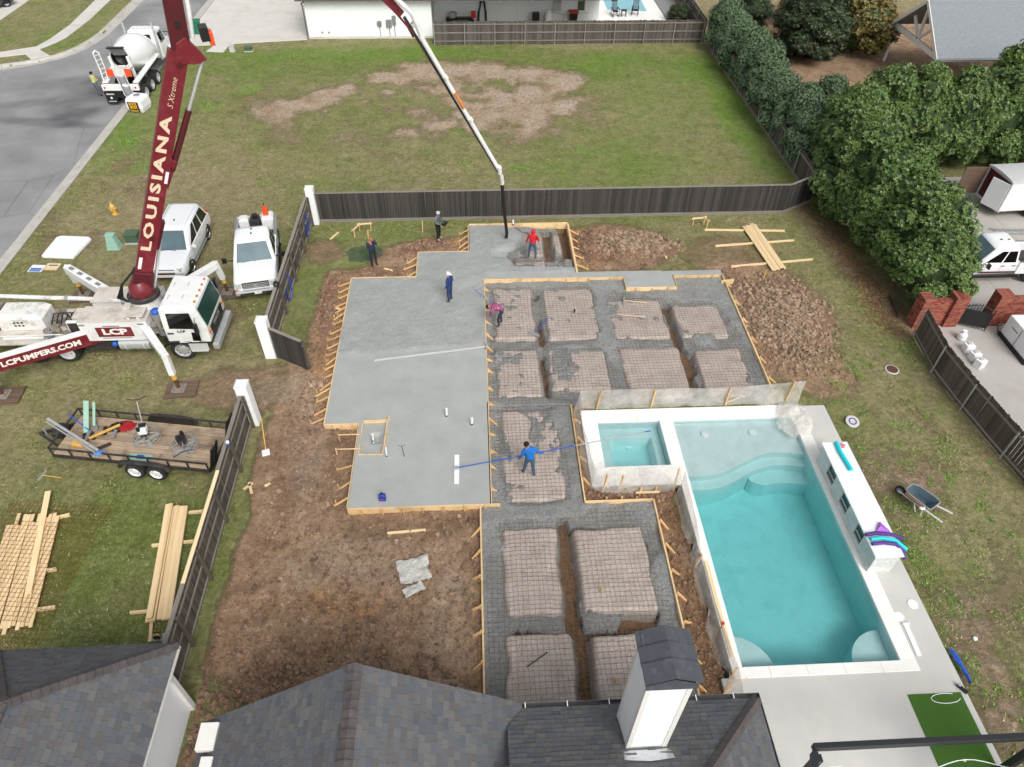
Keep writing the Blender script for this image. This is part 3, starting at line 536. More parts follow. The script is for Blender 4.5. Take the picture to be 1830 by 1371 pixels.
def padh(X, Y):
    z = np.full(np.shape(X), -9.0)
    for i, (x0, x1, y0, y1) in enumerate(PADS):
        wob = fbm(X*1.3+i*5, Y*1.3, 4, i)*.13; dd = np.minimum(np.minimum(X-x0, x1-X), np.minimum(Y-y0, y1-Y)); cr = np.minimum(np.minimum(X-x0, x1-X)+np.minimum(Y-y0, y1-Y)-.14, dd)
        z = np.maximum(z, -.4+.52*sst(-.13, .11, cr+wob)) if True else z
    return z
for i, (x0, x1, y0, y1) in enumerate(PADS):
    xs = np.arange(x0-.4, x1+.41, .07); ys = np.arange(y0-.4, y1+.41, .07); X, Y = np.meshgrid(xs, ys, indexing='ij')
    wob = fbm(X*1.3+i*5, Y*1.3, 4, i)*.13; dd = np.minimum(np.minimum(X-x0, x1-X), np.minimum(Y-y0, y1-Y)); cr = np.minimum(np.minimum(X-x0, x1-X)+np.minimum(Y-y0, y1-Y)-.14, dd)+wob
    Z = -.4+.52*sst(-.13, .11, cr)+fbm(X*2.5, Y*2.5, 4, 3+i)*.025
    o = link('sand_pad', grid_mesh('sand_pad', xs, ys, Z, None, dict(side=1-sst(-.1, .12, cr)), [MAT['pad']]))
    tag(o, 'pinkish plastic-wrapped sand pad '+WH[i], 'sand pad', 'sand pads between the footing trenches')
xs = np.arange(-.16, 12.42, .06); ys = np.arange(5.6, 34.14, .06); X, Y = np.meshgrid(xs, ys, indexing='ij')
n1 = fbm(X*.75, Y*.75, 5, 21); n2 = fbm(X*3, Y*3, 4, 23)
edge = np.minimum.reduce([X-.2+np.where(Y < 15.4, .35, 0), np.where(Y > 20.4, 12.4-X, 99), np.where(Y > 20.4, 29.1-Y, 99)+np.where(Y > 29.3, 99, 0), np.where(Y < 15.4, np.minimum(6.2-X, 15.4-Y), 99), np.where((Y > 15.4) & (Y < 20.4), 3.65-X, 99)])
fill = np.clip(1-edge/1.0, 0, 1)*.75+.34+n1*1.0
fill += rect(X, Y, .2, 3.7, 14.9, 15.6, .2)*.5+rect(X, Y, 7.0, 12.4, 27.2, 29.2, .4)*.7+rect(X, Y, 1.3, 2.6, 20.6, 24, .4)*.4+rect(X, Y, 3.0, 4.7, 22.2, 24.2, .4)*.35+rect(X, Y, 5.5, 6.2, 20.6, 29, .25)*.5+rect(X, Y, .2, 12, 24.05, 24.65, .2)*.25+rect(X, Y, .2, 3.7, 19.6, 21, .4)*.5
fill -= rect(X, Y, 9.0, 9.25, 20.7, 27.2, .1)*1.6+rect(X, Y, 2.62, 2.92, 5, 14.8, .1)*1.6+rect(X, Y, 2.66, 2.94, 21, 28.5, .1)*.35+rect(X, Y, .6, 6, 15.8, 15.0, .1)
fill -= rect(X, Y, .6, 5.6, 6, 14.4, .2)*.35
fill += rect(X, Y, 1.4, 4.95, 29.5, 34.2, .1)*(.5-rect(X, Y, 3.5, 4.0, 30.9, 33.8, .1)*1.2-rect(X, Y, 1.6, 4.4, 30.9, 31.4, .1)*1.0-sst(4.2, 4.7, X)*1.4*(Y > 31))
Z = np.where(fill > .12, -.05+.22*sst(.1, 1.25, fill)+n2*.035, -.6+fill*.5)
ph = padh(X, Y); onp = ph > .06; f2 = fill+n2*.55; Z = np.where(onp, np.where(f2 > .7, .125+.07*sst(.7, 1.2, f2)*(1+n2*.7), Z-.08), Z)
XC, YC = (X[:-1, :-1]+X[1:, 1:])/2, (Y[:-1, :-1]+Y[1:, 1:])/2
cmk = np.zeros(XC.shape, bool)
for a in slop: cmk |= (XC > a[0]) & (XC < a[2]) & (YC > a[1]) & (YC < a[3])
cmk &= ~pip(XC, YC, FL)
tag(link('concrete_slop', grid_mesh('concrete_slop', xs, ys, Z, cmk, dict(rough=np.ones(X.shape)), [MAT['slop']])), 'wet grey concrete slopped along the trenches between the sand pads', 'wet concrete', kind='stuff')
def mesh_z(x, y):
    return np.maximum(padh(np.array(x), np.array(y)), .0)*.75+.105
def wire_mat(x0, x1, y0, y1, label, st=.17, cut=None):
    mb = MB(); r_ = .0062
    def strand(pts):
        n = 3; rings = []
        for p in pts: rings.append([V((p[0]+r_*math.cos(a), p[1]+r_*math.sin(a)*.5, p[2]+r_*math.sin(a))) for a in (0, 2.1, 4.2)] if abs(pts[-1][1]-pts[0][1]) > abs(pts[-1][0]-pts[0][0]) else [V((p[0], p[1]+r_*math.cos(a), p[2]+r_*math.sin(a))) for a in (0, 2.1, 4.2)])
        mb.loft(rings, False)
    xs = np.arange(x0, x1+.01, st); ys = np.arange(y0, y1+.01, st)
    for i, x in enumerate(xs):
        yy = np.arange(y0, y1+.01, .5); xx = x+.02*np.sin(yy*.9+i)+.012*fbm(yy, yy*0+i, 2); zz = mesh_z(xx, yy)+.015*np.sin(yy*2.1+x)
        strand([(a, b, c) for a, b, c in zip(xx, yy, zz) if not (cut and cut(a, b))] or [(x, y0, 0), (x, y0+.1, 0)])
    for j, y in enumerate(ys):
        xx = np.arange(x0, x1+.01, .5); yy = y+.02*np.sin(xx*.8+j)+.012*fbm(xx, xx*0+j, 2); zz = mesh_z(xx, yy)+.015*np.sin(yy*2.1+xx)+.008
        q = [(a, b, c) for a, b, c in zip(xx, yy, zz) if not (cut and cut(a, b))]
        if len(q) > 1: strand(q)
    tag(mb.build('wire_mesh', MAT['wire']), label, 'wire mesh')
wire_mat(.3, 12.3, 20.6, 29.0, 'rust-toned wire mesh over the eight upper sand pads')
wire_mat(.3, 3.55, 15.5, 20.5, 'wire mesh under the worker in the blue shirt')
wire_mat(.0, 6.1, 5.8, 15.3, 'wire mesh over the four lower sand pads by the house roof')
wire_mat(1.55, 4.85, 30.1, 34.0, 'wire mesh around the worker in the red hood')
# ---- formwork
def formwork(label, boards, stakes=(), mats='pine_dirty', h=.30):
    t = thing('formwork', label, 'formwork', (*boards[0][0], 0)); ox, oy = boards[0][0]
    for (a, b, *e) in boards:
        a = V((*a, 0)); b = V((*b, 0)); th = e[0] if e else .045; z1 = e[1] if len(e) > 1 else h+.015; z0 = e[2] if len(e) > 2 else -.05
        L_ = (b-a).length; d = (b-a)/L_; n = max(1, math.ceil(L_/4.9))
        for i in range(n):
            p = a+d*(L_*i/n+.004); q = a+d*(L_*(i+1)/n-.004); c = (p+q)/2; me = MB().box(-(q-p).length/2, (q-p).length/2, -th/2, th/2, z0, z1)
            me.build('form_board', MAT[mats], t, (c.x-ox, c.y-oy, random.uniform(-.006, .006)), math.atan2(d.y, d.x), bevel=.004)
    for (a, b, n, nx, ny, kind) in stakes:
        for i in range(n):
            u = (i+.5)/n+random.uniform(-.012, .012); x = a[0]+(b[0]-a[0])*u; y = a[1]+(b[1]-a[1])*u; j = random.uniform(-.05, .05)
            if kind in ('k', 'b'):
                Lk = random.uniform(.5, .72) if kind == 'k' else random.uniform(.3, .38); k = .045; zt = .27
                MB().beam((nx*.03, ny*.03, zt), (nx*Lk+abs(ny)*j*3, ny*Lk+abs(nx)*j*3-abs(nx)*.1, .0), k, .06 if kind == 'k' else .09).build('brace', MAT['pine_z'], t, (x-ox, y-oy, 0))
                if kind == 'k': MB().beam((nx*Lk*.9, ny*Lk*.9, -.1), (nx*Lk*.92, ny*Lk*.92, .16), .04, .04).build('stake', MAT['pine_z'], t, (x-ox, y-oy, 0))
            if kind in ('s', 'b'):
                zt = random.uniform(.3, .36); MB().beam((nx*.048, ny*.048, -.15), (nx*(.052+j*.3), ny*(.052+j*.3), zt), .045, .04).build('stake', MAT['pine_z'], t, (x-ox, y-oy, 0))
    return t
formwork('pine formwork with slanted braces around the left and back of the fresh slab',
         [((-6.42, 19.58), (-6.42, 29.47)), ((-6.4, 29.49), (-3.17, 29.49)), ((-3.19, 29.47), (-3.19, 31.62)), ((-3.17, 31.64), (-.52, 31.64)), ((-.54, 31.6), (-.54, 34.17)), ((-.5, 34.19), (4.97, 34.19), .06, .36), ((4.99, 34.15), (4.99, 29.6), .1, .34), ((-6.4, 19.56), (-5.02, 19.56))],
         [((-6.42, 19.8), (-6.42, 29.4), 19, -1, 0, 'k'), ((-3.19, 29.6), (-3.19, 31.5), 3, -1, 0, 'k'), ((-.54, 31.8), (-.54, 34), 4, -1, 0, 'k'), ((4.99, 29.9), (4.99, 34), 5, 1, 0, 'k'), ((-6.3, 19.56), (-5.1, 19.56), 3, 0, -1, 's'), ((-6.2, 29.49), (-3.3, 29.49), 3, 0, 1, 's'), ((-3, 31.64), (-.7, 31.64), 3, 0, 1, 's'), ((0, 34.19), (4.8, 34.19), 4, 0, 1, 's')])
formwork('pine formwork along the smooth near end of the slab', [((-5.02, 15.42), (-5.02, 19.55), .035), ((-5, 15.39), (.55, 15.39), .05)], [((-4.9, 15.39), (.4, 15.39), 7, 0, -1, 's'), ((-4.9, 15.36), (.4, 15.36), 7, 0, -1, 's'), ((-5.02, 15.5), (-5.02, 17.8), 3, -1, 0, 'k')])
formwork('thin form along the inner slab edge with stubby wedge braces', [((.235, 15.45), (.235, 29.08), .035)], [((.235, 15.8), (.235, 29), 15, 1, 0, 'b')])
formwork('splashed pine form boards along the raised beam and its notch', [((.25, 29.08), (4.95, 29.08), .05, .33), ((4.96, 29.08), (7.33, 29.08), .035), ((7.3, 28.19), (9.86, 28.19), .05), ((7.3, 28.2), (7.3, 29.1), .035), ((9.86, 28.2), (9.86, 29.1), .035), ((9.86, 29.11), (12.3, 29.11), .035), ((12.2, 28.6), (12.9, 28.75), .05)], [((.6, 29.06), (4.8, 29.06), 5, 0, -1, 's'), ((7.4, 28.17), (9.8, 28.17), 3, 0, -1, 's'), ((10.2, 29.09), (12.2, 29.09), 3, 0, -1, 's'), ((5, 29.06), (7.2, 29.06), 2, 0, -1, 's')])
formwork('pine edge form beside the big clod heap', [((12.42, 29.2), (12.42, 20.6), .07, .26)], [((12.44, 21), (12.44, 29), 6, 1, 0, 'b')])
formwork('pine edge form between the soil yard and the lower sand pads', [((-.18, 5.6), (-.18, 15.36), .06, .22)], [((-.18, 6), (-.18, 15), 9, -1, 0, 'b')])
formwork('pine edge forms stepping around the spa and down to the house', [((3.68, 20.35), (3.68, 15.46), .06, .24), ((3.66, 15.43), (6.2, 15.43), .06, .24), ((6.23, 15.4), (6.23, 5.6), .06, .24)], [((3.7, 16), (3.7, 20), 4, 1, 0, 'b'), ((4.2, 15.46), (5.9, 15.46), 3, 0, 1, 's'), ((6.25, 6), (6.25, 15), 9, 1, 0, 'b')])
t = formwork('small splashed box form leaving a drain opening in the slab', [((-4.85, 19.66), (-3.84, 19.7), .04, .36, .1), ((-3.87, 19.66), (-3.93, 17.9), .04, .36, .1), ((-4.86, 17.93), (-3.95, 17.9), .03, .34, .1), ((-4.86, 19.6), (-4.86, 17.95), .03, .33, .1), ((-5.75, 18.95), (-4.9, 18.95), .04, .36, .32), ((-5.75, 18.2), (-4.8, 18.2), .04, .36, .32)])
for x, y, h in ((-5.75, 18.95, .42), (-5.75, 18.2, .42), (-3.82, 18.9, .5), (-3.85, 18.3, .5), (-3.8, 19.72, .5)): MB().beam((x+4.85, y-19.66, -.1), (x+4.85, y-19.66, h), .05, .05).build('stake', MAT['pine_z'], t)
xs = np.arange(-4.86, -3.84, .06); ys = np.arange(17.9, 19.7, .06); X, Y = np.meshgrid(xs, ys, indexing='ij')
tag(link('recess_floor', grid_mesh('recess_floor', xs, ys, .2+fbm(X*2, Y*2, 3)*.01-.12*rect(X, Y, -4.5, -4.1, 18.6, 19.1, .06), None, dict(rough=X*0+.2), [MAT['slab']])), 'sunken concrete floor inside the small drain box', 'concrete floor')
# plumbing stubs in the slab
for px, py, h, r_, lb in ((798, 743, .42, .05, 'white pipe stub with dark foot standing in the smooth slab'), (843, 758, .34, .055, 'short square white pipe stub near the inner slab edge'), (667, 788, .4, .04, 'white pipe stub inside the small drain box'), (691, 815, .5, .035, 'thin white pipe leaning at the drain box corner')):
    p = G(px, py, .3); mb = MB().tube((0, 0, -.1), (.02, 0, h), r_, 12).mat(1).tube((0, 0, .0), (0, 0, .05), r_*1.25, 12); tag(mb.build('pipe_stub', [MAT['white_clean'], MAT['black']], loc=p, smooth=True), lb, 'pipe')
p = G(723, 816, .3); mb = MB().tube((0, 0, -.05), (-.05, 0, .62), .014, 6)
for k in (-.1, 0, .1): mb.path([(-.05, 0, .6), (-.05+k, 0, .68), (-.05+k*1.6, .02, .66)], .008, 5)
tag(mb.build('conduit_stub', MAT['rust'], loc=p), 'thin dark conduit with splayed wires sticking out of the slab', 'conduit')
# ============================================================ FENCES, WALLS, HOUSES
_pk = {}
def picket_mesh(h, w, m, ear=True):
    k = (round(h, 2), w, m)
    if k not in _pk:
        c = .03 if ear else .001; b = MB(); q = [(-w/2, 0), (w/2, 0), (w/2, h-c), (w/2-c, h), (-w/2+c, h), (-w/2, h-c)]
        b.xprism(q, -.009, .009); _pk[k] = b.mesh('picket', [MAT[m]])
    return _pk[k]
def fence(label, line, h=1.8, face=1, rails=(.25, .95, 1.6), post=2.44, cap=False, base=True, pm='picket', metal=False, name='fence', joined=False, postmat=None, w=.14, hv=.02, group=None):
    """pickets on the line; rails and posts on side `face` (left of travel = +1)"""
    t = thing(name, label, 'fence', (*line[0], 0), group=group); ox, oy = line[0]; d0 = 0
    for a, b in zip(line[:-1], line[1:]):
        a = V((*a, 0)); b = V((*b, 0)); L_ = (b-a).length; d = (b-a)/L_; nr = V((-d.y, d.x, 0))*face; rz = math.atan2(d.y, d.x); n = max(1, int(L_/(w+.004))); jb = MB()
        for i in range(n):
            p = a+d*((i+.5)*L_/n); hh = random.choice((0, 0, hv, -hv))
            if joined: jb.cbox((p.x-ox+nr.x*random.uniform(-.006, .006), p.y-oy+nr.y*random.uniform(-.006, .006), (h+hh)/2+.02), (w, .018, h+hh), rz)
            else:
                o = link('picket', picket_mesh(h+hh, w, pm), t, (p.x-ox+nr.x*random.uniform(-.008, .008), p.y-oy+nr.y*random.uniform(-.008, .008), .03), rz+random.uniform(-.012, .012)); o.rotation_euler[1] = random.uniform(-.006, .006)
        if joined: tag(jb.build('pickets', MAT[pm], t), None, kind='stuff')
        m = (a+b)/2-V((ox, oy, 0))
        for z in rails: MB().box(-L_/2, L_/2, .012*face if face > 0 else -.05, .05 if face > 0 else -.012, z-.045, z+.045).build('rail', MAT['rail'], t, m, rz, bevel=.004)
        if cap: MB().box(-L_/2, L_/2, -.07, .07, h+.045, h+.085).build('cap_rail', MAT['rail'], t, m, rz, bevel=.004)
        if base: MB().box(-L_/2, L_/2, -.03, -.012, .0, .19).build('base_board', MAT['rail'], t, m+V((0, 0, 0)), rz); MB().box(-L_/2, L_/2, .012, .03, .0, .19).build('base_board', MAT['rail'], t, m, rz)
        np_ = max(2, int(round(L_/post))+1)
        for i in range(np_):
            p = a+d*(L_*i/(np_-1))+nr*.1-V((ox, oy, 0))
            if metal: MB().tube((0, 0, -.1), (0, 0, h-.05), .032, 8).build('post', MAT['galv'], t, p, smooth=True)
            else: MB().box(-.05, .05, -.05, .05, -.1, h+.03).build('post', MAT[postmat or 'post'], t, p, rz, bevel=.006)
    return t
def masonry_post(x, y, h, w, label):
    t = thing('masonry_post', label, 'post', (x, y, 0), group='white masonry fence posts')
    MB().box(-w/2, w/2, -w/2, w/2, -.1, h).build('shaft', MAT['stucco'], t, bevel=.012)
    mb = MB().box(-w/2-.015, w/2+.015, -w/2-.015, w/2+.015, h+.002, h+.05).mat(1)
    for a in ((-w/2+.03, w/2-.03, -w/2+.02, -w/2+.035), (-w/2+.03, w/2-.03, w/2-.035, w/2-.02), (-w/2+.02, -w/2+.035, -w/2+.03, w/2-.03), (w/2-.035, w/2-.02, -w/2+.03, w/2-.03)): mb.box(*a, h+.05, h+.053)
    mb.build('cap', [MAT['stucco'], MAT['grime']], t, bevel=.006)
masonry_post(-9.05, 35.15, 2.15, .42, 'white masonry post where the two dark fences meet at the back corner')
masonry_post(-9.42, 24.15, 2.05, .46, 'white masonry post beside the open gate leaf')
masonry_post(-9.35, 20.1, 2.15, .46, 'white masonry post where the near fence starts, hoe handle behind it')
fence('tall dark weathered picket fence with pale cap rail across the back of the site', [(-8.8, 35.2), (17.6, 35.35), (19.6, 36.5)], 1.75, 1, rails=(.3, .95, 1.55), cap=True, w=.14)
fl1 = fence('weathered fence with hose-draped posts between the white pickup and the site', [(-9.25, 34.8), (-9.38, 24.5)], 1.75, 1, pm='picket_br', cap=True, base=False, rails=(.2, .9, 1.5))
fl2 = fence('weathered fence with heavy posts between the flatbed trailer and the soil yard', [(-9.42, 19.8), (-9.35, 6.0)], 1.75, 1, pm='picket_br', cap=True, base=False, rails=(.2, .9, 1.5))
g = fence('dark picket gate leaf standing open into the soil yard', [(-9.15, 24.0), (-7.65, 23.1)], 1.65, 1, rails=(.3, 1.4), post=5, base=False, name='gate', cap=True); g['category'] = 'gate'
fence('leaning weathered picket fence with metal posts against the brick corner', [(20.35, 24.4), (20.05, 21.9), (20.2, 19.6), (20.5, 17.0), (20.75, 15.6)], 1.62, -1, metal=True, rails=(.22, 1.38), base=False, pm='picket_br', post=2.4)
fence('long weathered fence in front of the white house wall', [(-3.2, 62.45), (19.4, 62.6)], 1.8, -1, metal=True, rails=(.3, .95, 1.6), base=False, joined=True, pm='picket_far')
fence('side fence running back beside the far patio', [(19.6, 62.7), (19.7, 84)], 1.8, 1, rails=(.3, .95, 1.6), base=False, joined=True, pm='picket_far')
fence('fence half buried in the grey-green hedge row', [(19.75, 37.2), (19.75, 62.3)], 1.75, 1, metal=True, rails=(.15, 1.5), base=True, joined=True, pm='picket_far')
# pine board lying on the near fence, hoses on the far one
tag(MB().box(-.06, .06, -2.2, 2.2, 0, .04).build('board', MAT['pine_y'], loc=(-9.36, 13.9, 1.84), bevel=.004), 'long fresh pine board lying on top of the near fence', 'board')
for i, (y, m, ln) in enumerate(((33.0, 'blue', .9), (30.3, 'rail', 1.0), (27.6, 'blue', 1.1))):
    pts = [(-9.14, y+.6, 1.5)]+[(-9.06+.05*math.sin(k), y+.6-ln*1.1*k/8, 1.5-1.05*math.sin(math.pi*min(1, k/8))+.0*k) for k in range(1, 9)]
    tag(MB().path(pts, .035, 8).build('hose', MAT['blue' if m == 'blue' else 'post'], smooth=True), ['blue flat hose looped over the fence near the back corner post', 'faded grey hose looped over the fence middle', 'blue hose loop on the fence close to the gate'][i], 'hose')
mb = MB(); MBp = [(-9.32+.1*math.sin(a), 26.9+.16*math.cos(a), 1.86+.05*a/6) for a in np.arange(0, 13, .5)]
tag(mb.path(MBp, .035, 6).build('rope_coil', MAT['black']), 'dark rope coil thrown over the fence top by the pickup bonnet', 'rope')
# ---- red brick wall with pillars and iron gate
bw = thing('brick_wall', 'red brick wall with pillars behind the leaning fence', 'wall', (20.6, 25.35, 0))
def bricks(name, x0, x1, y0, y1, z0, z1, parent, off=(20.6, 25.35)):
    core = MB().box(x0-off[0]+.012, x1-off[0]-.012, y0-off[1]+.012, y1-off[1]-.012, z0, z1-.012).build(name, MAT['mortar'], parent)
    mb = MB(); r_ = 0; z = z0
    while z < z1-.02:
        zz = min(z+.064, z1)
        for fx, a, b, c in (('x', x0, x1, y0), ('x', x0, x1, y1), ('y', y0, y1, x0), ('y', y0, y1, x1)):
            u = a-(.1 if r_ % 2 else 0)
            while u < b:
                p, q = max(u, a)+.004, min(u+.2, b)-.004; u += .208
                if q-p < .03: continue
                o = random.uniform(-.002, .004)
                if fx == 'x': mb.box(p-off[0], q-off[0], c-off[1]-(o if c == y0 else .05), c-off[1]+(.05 if c == y0 else o), z, zz)
                else: mb.box(c-off[0]-(o if c == x0 else .05), c-off[0]+(.05 if c == x0 else o), p-off[1], q-off[1], z, zz)
        z += .074; r_ += 1
    u = x0                                        # top course laid on edge
    along = x1-x0 > y1-y0
    a, b = (x0, x1) if along else (y0, y1); u = a
    while u < b-.02:
        p, q = u+.003, min(u+.068, b)-.003; u += .072
        if along: mb.box(p-off[0], q-off[0], y0-off[1]-.01, y1-off[1]+.01, z1-.008, z1+.05)
        else: mb.box(x0-off[0]-.01, x1-off[0]+.01, p-off[1], q-off[1], z1-.008, z1+.05)
    tag(mb.build('bricks', MAT['brick'], core), None, kind='stuff')
bricks('pillar', 20.45, 20.95, 24.9, 25.55, 0, 1.65, bw); bricks('wall_panel', 20.97, 21.95, 25.1, 25.35, 0, 1.45, bw); bricks('pillar', 21.97, 22.62, 24.95, 25.55, 0, 1.7, bw)
bricks('pillar', 24.05, 24.7, 24.95, 25.55, 0, 1.75, bw); bricks('wall_panel', 24.72, 33, 25.1, 25.35, 0, 1.5, bw)
b2 = thing('brick_pillar', 'red brick pillar at the near end of the leaning fence', 'pillar', (20.95, 15.2, 0)); bricks('shaft', 20.7, 21.25, 14.9, 15.5, 0, 1.5, b2, (20.95, 15.2))
ig = thing('iron_gate', 'dark iron gate with arched top standing ajar between brick pillars', 'gate', (22.68, 25.1, 0), R(-24)); Wg = 1.25
for i in range(11):
    x = i*Wg/10; MB().beam((x, 0, .06), (x, 0, 1.25+.22*math.sin(math.pi*i/10)), .02, .02).build('bar', MAT['black'], ig)
MB().path([(Wg*i/10, 0, 1.15+.22*math.sin(math.pi*i/10)) for i in range(11)], .018, 6).build('top_rail', MAT['black'], ig); MB().box(0, Wg, -.012, .012, .2, 1.05).build('mesh_panel', MAT['black'], ig); MB().box(-.02, .02, -.02, .02, 0, 1.4).build('stile', MAT['black'], ig); MB().box(Wg-.02, Wg+.02, -.02, .02, .03, 1.3).build('stile', MAT['black'], ig)
ir = thing('iron_fence', 'black iron railing under the evergreen tree beside the brick corner', 'fence', (20.1, 25.7, 0))
for i in range(12): MB().beam((i*.02, i*.14, 0), (i*.02, i*.14, 1.4), .02, .02).build('bar', MAT['black'], ir)
for z in (.15, 1.3): MB().beam((0, 0, z), (.24, 1.6, z), .03, .03).build('rail', MAT['black'], ir)
# ============================================================ FOREGROUND HOUSE
hs_ = thing('house', 'grey shingled house with white walls and white chimney below the slab', 'house', (0, 2, 0)); HO = V((0, 2, 0))
SHC = []                                           # (distance to camera, mesh data) of every shingle
def shingle_plane(o, eave_dir, up_dir, L_, S_, clip, name='roof'):
    """o: eave start; courses run along eave_dir; clip(u,s) keeps a shingle"""
    o = V(o); e = V(eave_dir).normalized(); u_ = V(up_dir).normalized(); n = e.cross(u_).normalized()
    if n.z < 0: n = -n
    out = []; c = 0; s = 0.0; ex = .16
    while s < S_:
        iv = clip(s+ex/2)
        if iv is None: s += ex; continue
        u = iv[0]-random.uniform(0, .25)
        while u < iv[1]:
            w = random.choice((.17, .2, .22, .25, .3)); a, b = max(u, iv[0]), min(u+w, iv[1]); u += w
            if b-a > .02:
                th = random.choice((.006, .012, .018)); lift = n*th
                p = [o+e*(a+.002)+u_*s, o+e*(b-.002)+u_*s, o+e*(b-.002)+u_*(s+ex+.03), o+e*(a+.002)+u_*(s+ex+.03)]
                tp = [p[0]+lift+n*.008, p[1]+lift+n*.008, p[2]+n*.002, p[3]+n*.002]; bt = [p[0]-n*.004, p[1]-n*.004, p[2]-n*.004, p[3]-n*.004]
                out.append((bt+tp, random.random()))
        s += ex; c += 1
    return out
def toned(name, items, parent, mat='shingle'):
    v = []; f = []; tn = []
    for ps, tone in items:
        k = len(v); v += [tuple(p-HO) for p in ps]; tn += [tone]*8
        f += [tuple(k+i for i in q) for q in ((4, 5, 6, 7), (0, 1, 5, 4), (1, 2, 6, 5), (3, 0, 4, 7))]
    me = bpy.data.meshes.new(name); me.from_pydata(v, [], f); me.materials.append(MAT[mat]); a = me.attributes.new('tone', 'FLOAT', 'POINT'); a.data.foreach_set('value', tn)
    return link(name, me, parent)
def quadroof(name, pts, th=.12, mat='ridge'):
    n = (V(pts[1])-V(pts[0])).cross(V(pts[-1])-V(pts[0])).normalized(); n = -n if n.z < 0 else n; k = len(pts); mb = MB()
    mb.add([V(p)-HO-n*.005 for p in pts]+[V(p)-HO-n*th for p in pts], [tuple(range(k)), tuple(range(2*k-1, k-1, -1))]+[(i, k+i, k+(i+1) % k, (i+1) % k) for i in range(k)])
    return mb.build(name, MAT[mat], hs_)
def interval(poly, m0):
    def f(s):
        c = []
        for (u0, s0), (u1, s1) in zip(poly, poly[1:]+poly[:1]):
            if (s0 > s) != (s1 > s): c.append(u0+(u1-u0)*(s-s0)/(s1-s0)-m0)
        return (min(c), max(c)) if len(c) > 1 else None
    return f
def plane(name, o, e, poly3):
    """poly3: list of 3-D corners, first is eave start; e eave direction"""
    o = V(o); e = V(e).normalized(); nn = (V(poly3[1])-V(poly3[0])).cross(V(poly3[-1])-V(poly3[0])).normalized(); nn = -nn if nn.z < 0 else nn
    u_ = nn.cross(e).normalized(); u_ = -u_ if u_.z < 0 else u_
    p2 = [((V(p)-o).dot(e), (V(p)-o).dot(u_)) for p in poly3]; rf = quadroof(name, poly3)
    us = [p[0] for p in p2]; ss = [p[1] for p in p2]
    it = shingle_plane(o+e*min(us), e, u_, max(us)-min(us), max(ss), interval(p2, min(us)))
    SHC.extend([(min((V(ps[0])-V((0, 0, CAMH))).length, 99), rf, (ps, tone)) for ps, tone in it]); return rf
def caps(parent, a, b, w=.17, st=.2):
    a = V(a); b = V(b); L_ = (b-a).length; d = (b-a)/L_; sd = V((0, 0, 1)).cross(d).normalized(); up = d.cross(sd); up = -up if up.z < 0 else up; n = int(L_/st)
    for i in range(n):
        p = a+d*(i*L_/n); q = a+d*((i+1)*L_/n+.05); mb = MB(); lo = .035
        vs = []
        for pp, h in ((p, .05), (q, .022)): vs += [pp+sd*w+up*(h-lo*1.9)-HO, pp+up*(h+.012)-HO, pp-sd*w+up*(h-lo*1.9)-HO]
        mb.add(vs+[x-up*.02 for x in vs], [(0, 1, 4, 3), (1, 2, 5, 4), (0, 6, 7, 1), (1, 7, 8, 2), (3, 4, 10, 9), (4, 5, 11, 10)]); mb.build('ridge_cap', MAT['ridge'], parent)
# middle gable: ridge along Y at x=-3.1
ZE = 2.75; ap = PY(635, 1185, 7.3); rx = ap.x; rz_ = ap.z; sl = (rz_-ZE)/(3.9); yG = 7.3
rfR = plane('roof', (rx+3.9, -4, ZE), (0, 1, 0), [(rx+3.9, -4, ZE), (rx+3.9, yG, ZE), (rx, yG, rz_), (rx, -4, rz_)])
rfL = plane('roof', (rx-4.3, yG, rz_-4.3*sl), (0, -1, 0), [(rx-4.3, yG, rz_-4.3*sl), (rx-4.3, -4, rz_-4.3*sl), (rx, -4, rz_), (rx, yG, rz_)])
caps(rfR, (rx, yG-.02, rz_+.01), (rx, 1.5, rz_+.01))
# back wing with gutter: eave y=7.15, from the valley to x=7.03
hz_ = 2.0; pz = ZE+3.6*.62
rfB = plane('roof', (7.03, 7.15, ZE), (-1, 0, 0), [(7.03, 7.15, ZE), (.4, 7.15, ZE), (.4, 3.55, pz), (3.43, 3.55, pz)])
rfE = plane('roof', (7.03, -4, ZE), (0, 1, 0), [(7.03, -4, ZE), (7.03, 7.15, ZE), (3.43, 3.55, pz), (3.43, -4, pz)])
caps(rfE, (7.0, 7.12, ZE+.03), (3.43, 3.55, pz+.03), .14)
# left wing: small steep hip, corner at (-8.42, 9.2), eave 3.0
ZL = 3.0; cx_, cy_ = -8.42, 9.2; kk = 1.0; hw = 2.45; pk_ = (cx_-hw, cy_-hw, ZL+hw*kk)
rfN = plane('roof', (cx_, cy_, ZL), (-1, 0, 0), [(cx_, cy_, ZL), (cx_-2*hw, cy_, ZL), pk_])
rfW = plane('roof', (cx_, -6, ZL), (0, 1, 0), [(cx_, -6, ZL), (cx_, cy_, ZL), pk_, (cx_-hw, -6, ZL+hw*kk)])
rfX = plane('roof', (cx_-2*hw, cy_, ZL), (0, -1, 0), [(cx_-2*hw, cy_, ZL), (cx_-2*hw, -6, ZL), (cx_-hw, -6, ZL+hw*kk), pk_])
caps(rfN, (cx_-.03, cy_-.03, ZL+.03), (pk_[0], pk_[1], pk_[2]+.03), .16); caps(rfX, (cx_-2*hw+.03, cy_-.03, ZL+.03), (pk_[0], pk_[1], pk_[2]+.03), .16); caps(rfW, (pk_[0], pk_[1], pk_[2]+.02), (pk_[0], 2, pk_[2]+.02), .16)
SHC.sort(key=lambda k: k[0]); vis = []
